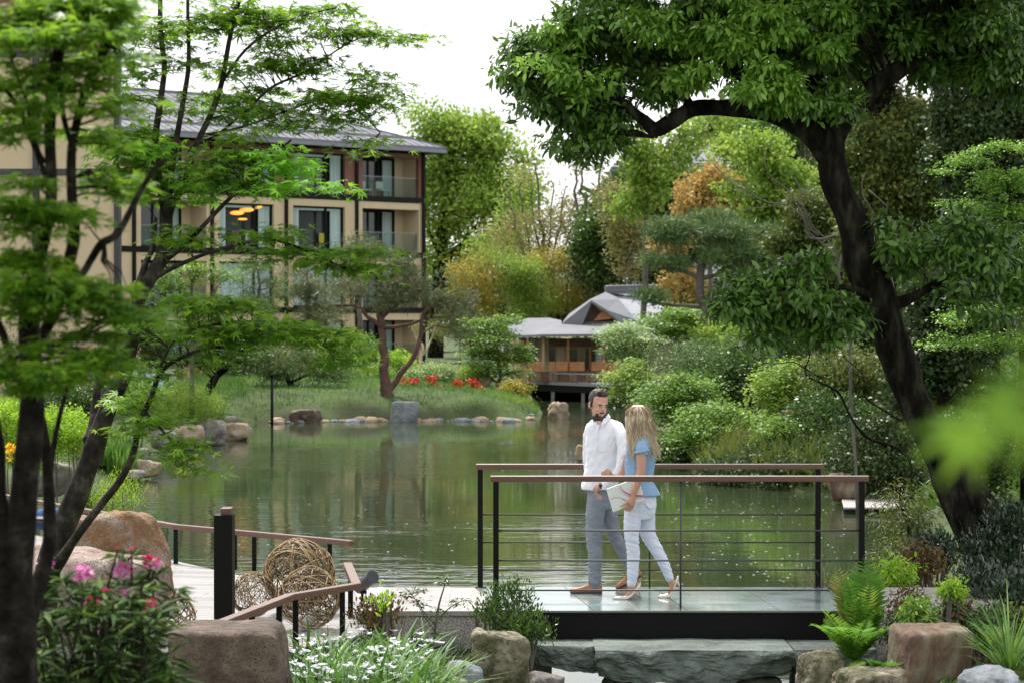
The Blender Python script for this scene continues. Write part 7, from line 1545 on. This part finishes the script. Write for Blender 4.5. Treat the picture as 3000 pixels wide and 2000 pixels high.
def pump(parent, pts, heel_tip, mat):
    """pointed high heeled shoe: pts = [(point, halfwidth, up height)] from toe to heel"""
    R = []
    for (p, w, h) in pts: p = Vector(p); R.append([p + Vector((0, w * math.cos(a), 0)) + Vector((0, 0, 1)) * (max(0, math.sin(a)) * h - .004 * (math.sin(a) < 0)) for a in np.linspace(0, 2 * PI, 17)[:-1]])
    o = MB().loft(R).build('shoe', mat, parent, smooth=True)
    if heel_tip is not None:
        a = Vector(pts[-2][0]); MB().tube([a + Vector((0, 0, .012)), a.lerp(Vector(heel_tip), .35), heel_tip], [.016, .007, .0042], 10).build('heel', mat, o, smooth=True)
def build_woman():
    Y0 = 21.35; base = q4(600, 1480, Y0); base.z = 0
    root = empty('person', base, 'long haired blond woman in a light blue top and white jeans on the bridge', 'person')
    f = Vector((-.72, .66, .05)).normalized(); u = Vector((0, 0, 1)); u = (u - f * u.dot(f)).normalized(); c = q4(588, 326, Y0 + .02)
    b = MB(); head_parts(b, c, f, u, .86)
    limb4(b, [(596, 350, Y0 + .02, 30), (608, 400, Y0 + .01, 30), (612, 440, Y0, 42)])
    rings4(b, [(612, 420, 45, .05, Y0), (612, 445, 66, .11, Y0), (606, 480, 78, .13, Y0), (600, 560, 82, .11, Y0), (596, 680, 72, .095, Y0), (604, 780, 78, .12, Y0), (603, 850, 86, .13, Y0), (600, 900, 80, .12, Y0)])
    limb4(b, [(612, 470, Y0 - .13, 36), (606, 530, Y0 - .165, 33), (607, 610, Y0 - .185, 30), (604, 665, Y0 - .195, 29), (585, 715, Y0 - .205, 27), (566, 770, Y0 - .215, 21), (556, 812, Y0 - .22, 17)])
    pw = q4(555, 815, Y0 - .22); pp = q4(540, 866, Y0 - .215)
    hand(b, pw, pp, [(q4(516, 880, Y0 - .225), q4(488, 888, Y0 - .205)), (q4(514, 892, Y0 - .215), q4(492, 902, Y0 - .19)), (q4(520, 902, Y0 - .20), q4(505, 905, Y0 - .165)), (q4(532, 905, Y0 - .19), q4(522, 903, Y0 - .15))], (q4(512, 856, Y0 - .235), q4(474, 876, Y0 - .235)), .034, side=Vector((-1, 0, 0)))
    limb4(b, [(560, 470, Y0 + .14, 32), (525, 560, Y0 + .2, 29), (503, 640, Y0 + .22, 26), (470, 690, Y0 + .22, 22), (430, 690, Y0 + .18, 18), (408, 672, Y0 + .175, 15)])
    hand(b, q4(412, 676, Y0 + .18), q4(388, 656, Y0 + .165), [(q4(366 + i * 2, 652 + i * 9, Y0 + .19), q4(352 + i * 4, 664 + i * 9, Y0 + .20)) for i in range(4)], (q4(398, 645, Y0 + .17), q4(385, 632, Y0 + .18)), .030)
    limb4(b, [(560, 890, Y0 - .06, 56), (548, 1050, Y0 - .06, 40), (553, 1240, Y0 - .06, 34), (545, 1360, Y0 - .06, 24), (546, 1400, Y0 - .06, 21)]); limb4(b, [(560, 1400, Y0 - .06, 20), (535, 1430, Y0 - .06, 17), (490, 1462, Y0 - .06, 12), (455, 1470, Y0 - .06, 6)])
    limb4(b, [(640, 900, Y0 + .06, 56), (652, 1060, Y0 + .06, 40), (748, 1235, Y0 + .06, 28), (790, 1335, Y0 + .06, 21), (797, 1365, Y0 + .06, 20)]); limb4(b, [(812, 1362, Y0 + .06, 19), (795, 1410, Y0 + .06, 17), (770, 1455, Y0 + .06, 13), (735, 1466, Y0 + .06, 6)])
    fuse('body', b, .006, M['skin_b'], root, 3)
    tp = MB()
    rings4(tp, [(612, 418, 54, .07, Y0), (612, 440, 78, .12, Y0), (604, 480, 92, .145, Y0), (600, 540, 97, .14, Y0), (597, 600, 97, .13, Y0), (594, 655, 93, .12, Y0), (591, 700, 88, .115, Y0), (592, 712, 86, .112, Y0), (600, 740, 96, .13, Y0), (612, 772, 105, .15, Y0), (620, 794, 108, .16, Y0), (621, 804, 109, .163, Y0)])
    limb4(tp, [(618, 455, Y0 - .10, 40), (612, 490, Y0 - .15, 43), (612, 520, Y0 - .17, 44)])
    limb4(tp, [(570, 455, Y0 + .10, 38), (548, 510, Y0 + .17, 40)])
    o = fuse('top', tp, .0065, M['denim_top'], root, 3, lambda v: .005 * noise.noise(Vector((v.x * 26, v.y * 26, v.z * 6))) + .003 * noise.noise(v * 30))
    r = MB()   # ruffled sleeve edge
    n = 40; c0 = q4(612, 526, Y0 - .17); R = []
    for rad, dz in ((.058, .02), (.064, .006), (.066, -.004), (.060, -.006), (.057, .004)): R.append([c0 + Vector((math.cos(2*PI*k/n), math.sin(2*PI*k/n), 0)) * (rad + .004 * math.sin(k * 2 * PI / 5)) + Vector((0, 0, dz + .006 * math.sin(k * 1.7) + .012 * math.cos(2*PI*k/n))) for k in range(n)])
    r.loft(R, cap=False).build('sleeve_ruffle', M['denim_top'], o, smooth=True)
    je = MB()
    rings4(je, [(606, 740, 74, .115, Y0), (606, 790, 88, .13, Y0), (604, 840, 101, .145, Y0), (602, 880, 100, .142, Y0), (600, 920, 97, .13, Y0), (598, 955, 80, .12, Y0)])
    limb4(je, [(562, 890, Y0 - .055, 62), (551, 970, Y0 - .06, 57), (545, 1050, Y0 - .06, 49), (551, 1120, Y0 - .06, 43), (557, 1185, Y0 - .06, 42), (554, 1250, Y0 - .06, 39), (551, 1320, Y0 - .06, 35), (544, 1370, Y0 - .06, 30)])
    limb4(je, [(632, 890, Y0 + .055, 64), (640, 970, Y0 + .06, 57), (650, 1050, Y0 + .06, 49), (676, 1105, Y0 + .06, 45), (706, 1155, Y0 + .06, 42), (747, 1231, Y0 + .06, 36), (772, 1290, Y0 + .06, 31), (786, 1332, Y0 + .06, 29)])
    def jw(v):
        k = .8 + 1.3 * math.exp(-((v.z - .50) / .1) ** 2) + 1.4 * math.exp(-((v.z - .14) / .08) ** 2)
        return .0042 * k * (noise.noise(Vector((v.x * 7 + 3, v.y * 7, v.z * 42 + v.x * 12))) + .4 * noise.noise(Vector((v.x * 20, v.y * 20, v.z * 60))))
    j = fuse('jeans', je, .0065, M['jeans'], root, 4, jw)
    MB().slab([q4(632, 815, Y0 - .135), q4(700, 815, Y0 - .075), q4(700, 870, Y0 - .09), q4(664, 893, Y0 - .128), q4(636, 868, Y0 - .147)], (0, -.002, 0)).build('back_pocket', M['jeans'], j, bevel=.001)
    # shoes
    def g4(x, y, Y, z=None): p = q4(x, y, Y); p = Vector((p.x, p.y, z if z is not None else p.z)); return p
    Yf = Y0 - .06
    pump(root, [(g4(424, 0, Yf, .004), .003, .010), (g4(445, 0, Yf, .003), .017, .022), (g4(480, 0, Yf, .003), .032, .030), (g4(512, 0, Yf, .004), .037, .030), (g4(540, 0, Yf, .022), .033, .034), (g4(568, 0, Yf, .062), .028, .040), (g4(592, 0, Yf, .095), .027, .052), (g4(604, 0, Yf, .106), .012, .050)], g4(601, 0, Yf, .003), M['shoe_silver'])
    Yr = Y0 + .06
    pump(root, [(g4(706, 0, Yr, .004), .003, .010), (g4(728, 0, Yr, .003), .017, .022), (g4(760, 0, Yr, .003), .032, .032), (g4(787, 0, Yr, .008), .036, .036), (g4(806, 0, Yr, .045), .032, .04), (g4(820, 0, Yr, .095), .028, .045), (g4(836, 0, Yr, .135), .026, .055), (g4(846, 0, Yr, .15), .012, .05)], g4(872, 0, Yr, .062), M['shoe_silver'])
    # hair: a shaped mass and loose wavy strands over it
    hm = MB()
    rings4(hm, [(585, 229, 14, .02, Y0), (585, 233, 34, .045, Y0), (586, 246, 50, .06, Y0), (586, 272, 68, .085, Y0), (588, 310, 76, .10, Y0), (590, 360, 78, .105, Y0), (592, 410, 76, .10, Y0 - .01), (600, 455, 72, .09, Y0 - .03), (606, 490, 50, .06, Y0 - .07)])
    limb4(hm, [(552, 410, Y0 - .03, 30), (548, 455, Y0 - .06, 20), (542, 500, Y0 - .08, 9)]); limb4(hm, [(650, 410, Y0 - .02, 30), (670, 455, Y0 - .04, 20), (690, 500, Y0 - .05, 9)])
    fuse('hair', hm, .007, M['hair_blond'], root, 3, lambda v: .006 * noise.noise(Vector((v.x * 45, v.y * 45, v.z * 6))))
    rng = random.Random(12)
    for mi, cnt, nm in ((0, 560, 'hair_strands'), (1, 110, 'hair_strands')):
        mb = MB()
        for k in range(cnt):
            lk = rng.randrange(26); a = (-.25 + 1.5 * (lk + rng.gauss(0, .45)) / 26) * PI; dirx = math.cos(a); diry = -math.sin(a); L = rng.uniform(.75, 1.0); ph = (lk * 2.4) % 6.28 + rng.gauss(0, .5); wob = rng.uniform(7, 13)
            end = rng.uniform(490, 565) if abs(dirx) > .35 else rng.uniform(420, 500)
            if mi: end = rng.uniform(380, 450)
            pts = []
            for i in range(15):
                t = i / 14; zy = 229 + (end - 229) * t + (lk % 5) * 6 * t
                prof = math.sqrt(min(1, t * 4.2)) * (1 + .04 * math.sin(6 * t)); rx = 82 * prof; flare = max(0, t - .55) * (70 if dirx > 0 else 10)
                cxs = 586 + 12 * t + (30 * max(0, t - .5)); x = cxs + dirx * (rx + (flare if dirx > 0 else -flare)) - (28 * max(0, t - .6) if dirx < 0 else 0) + wob * math.sin(ph + t * 13) * max(0, t - .35) * 1.6
                pts.append(q4(x, zy, Y0 + diry * (.108 * prof + .05 * max(0, t - .5)) - .02 * t - .06 * max(0, t - .55) + .006 * math.sin(ph * 2 + t * 11)))
            w = rng.uniform(.0014, .0028); mb.tube(pts, [w * (1 - .6 * i / 14) for i in range(15)], 5)
        mb.build(nm, M['hair_blond'] if mi == 0 else M['hair_blond_dark'], root, smooth=True, fix=False)
build_woman()
def build_clutch():
    Y = 21.16
    cr = [q4(383, 764, Y - .0), q4(427, 915, Y + .0), q4(630, 838, Y - .01), q4(590, 690, Y - .01)]
    root = empty('clutch_bag', cr[1], 'white clutch bag with curved magenta stripes held under the woman\'s arm', 'bag')
    m = mat_noise('clutch_white', [(.3, (.66,.68,.66)), (.7, (.76,.78,.75))], scale=6, rough=.7, bump=.1)
    o = MB().slab(cr, (0, .022, 0)).build('pouch', m, root, bevel=.008)
    def uv(a, b): return cr[0].lerp(cr[3], a).lerp(cr[1].lerp(cr[2], a), b) + Vector((0, -.0015, 0))
    def stripe(p, w, mat, nm):
        mb = MB(); n = 14
        def bez(t): a, b, c_ = p; return ((1-t)**2*a[0] + 2*t*(1-t)*b[0] + t*t*c_[0], (1-t)**2*a[1] + 2*t*(1-t)*b[1] + t*t*c_[1])
        for i in range(n):
            t0, t1 = i / n, (i + 1) / n; A, B = bez(t0), bez(t1); mb.slab([uv(A[0], A[1] - w), uv(B[0], B[1] - w), uv(B[0], B[1] + w), uv(A[0], A[1] + w)], (0, -.001, 0))
        mb.build(nm, mat, root, fix=False)
    mg = mat_plain('stripe_magenta', (.55,.05,.22), rough=.6); pk = mat_plain('stripe_mauve', (.5,.3,.45), rough=.6); gr_ = mat_plain('stripe_grey', (.45,.36,.38), rough=.6)
    stripe(((.40, .02), (.42, .55), (1.0, .80)), .035, mg, 'stripe'); stripe(((.36, .06), (.38, .62), (1.0, .88)), .016, pk, 'stripe'); stripe(((.05, .45), (.32, .40), (.52, .86)), .016, gr_, 'stripe'); stripe(((.38, .62), (.45, .68), (.52, .86)), .022, mg, 'stripe')
build_clutch()
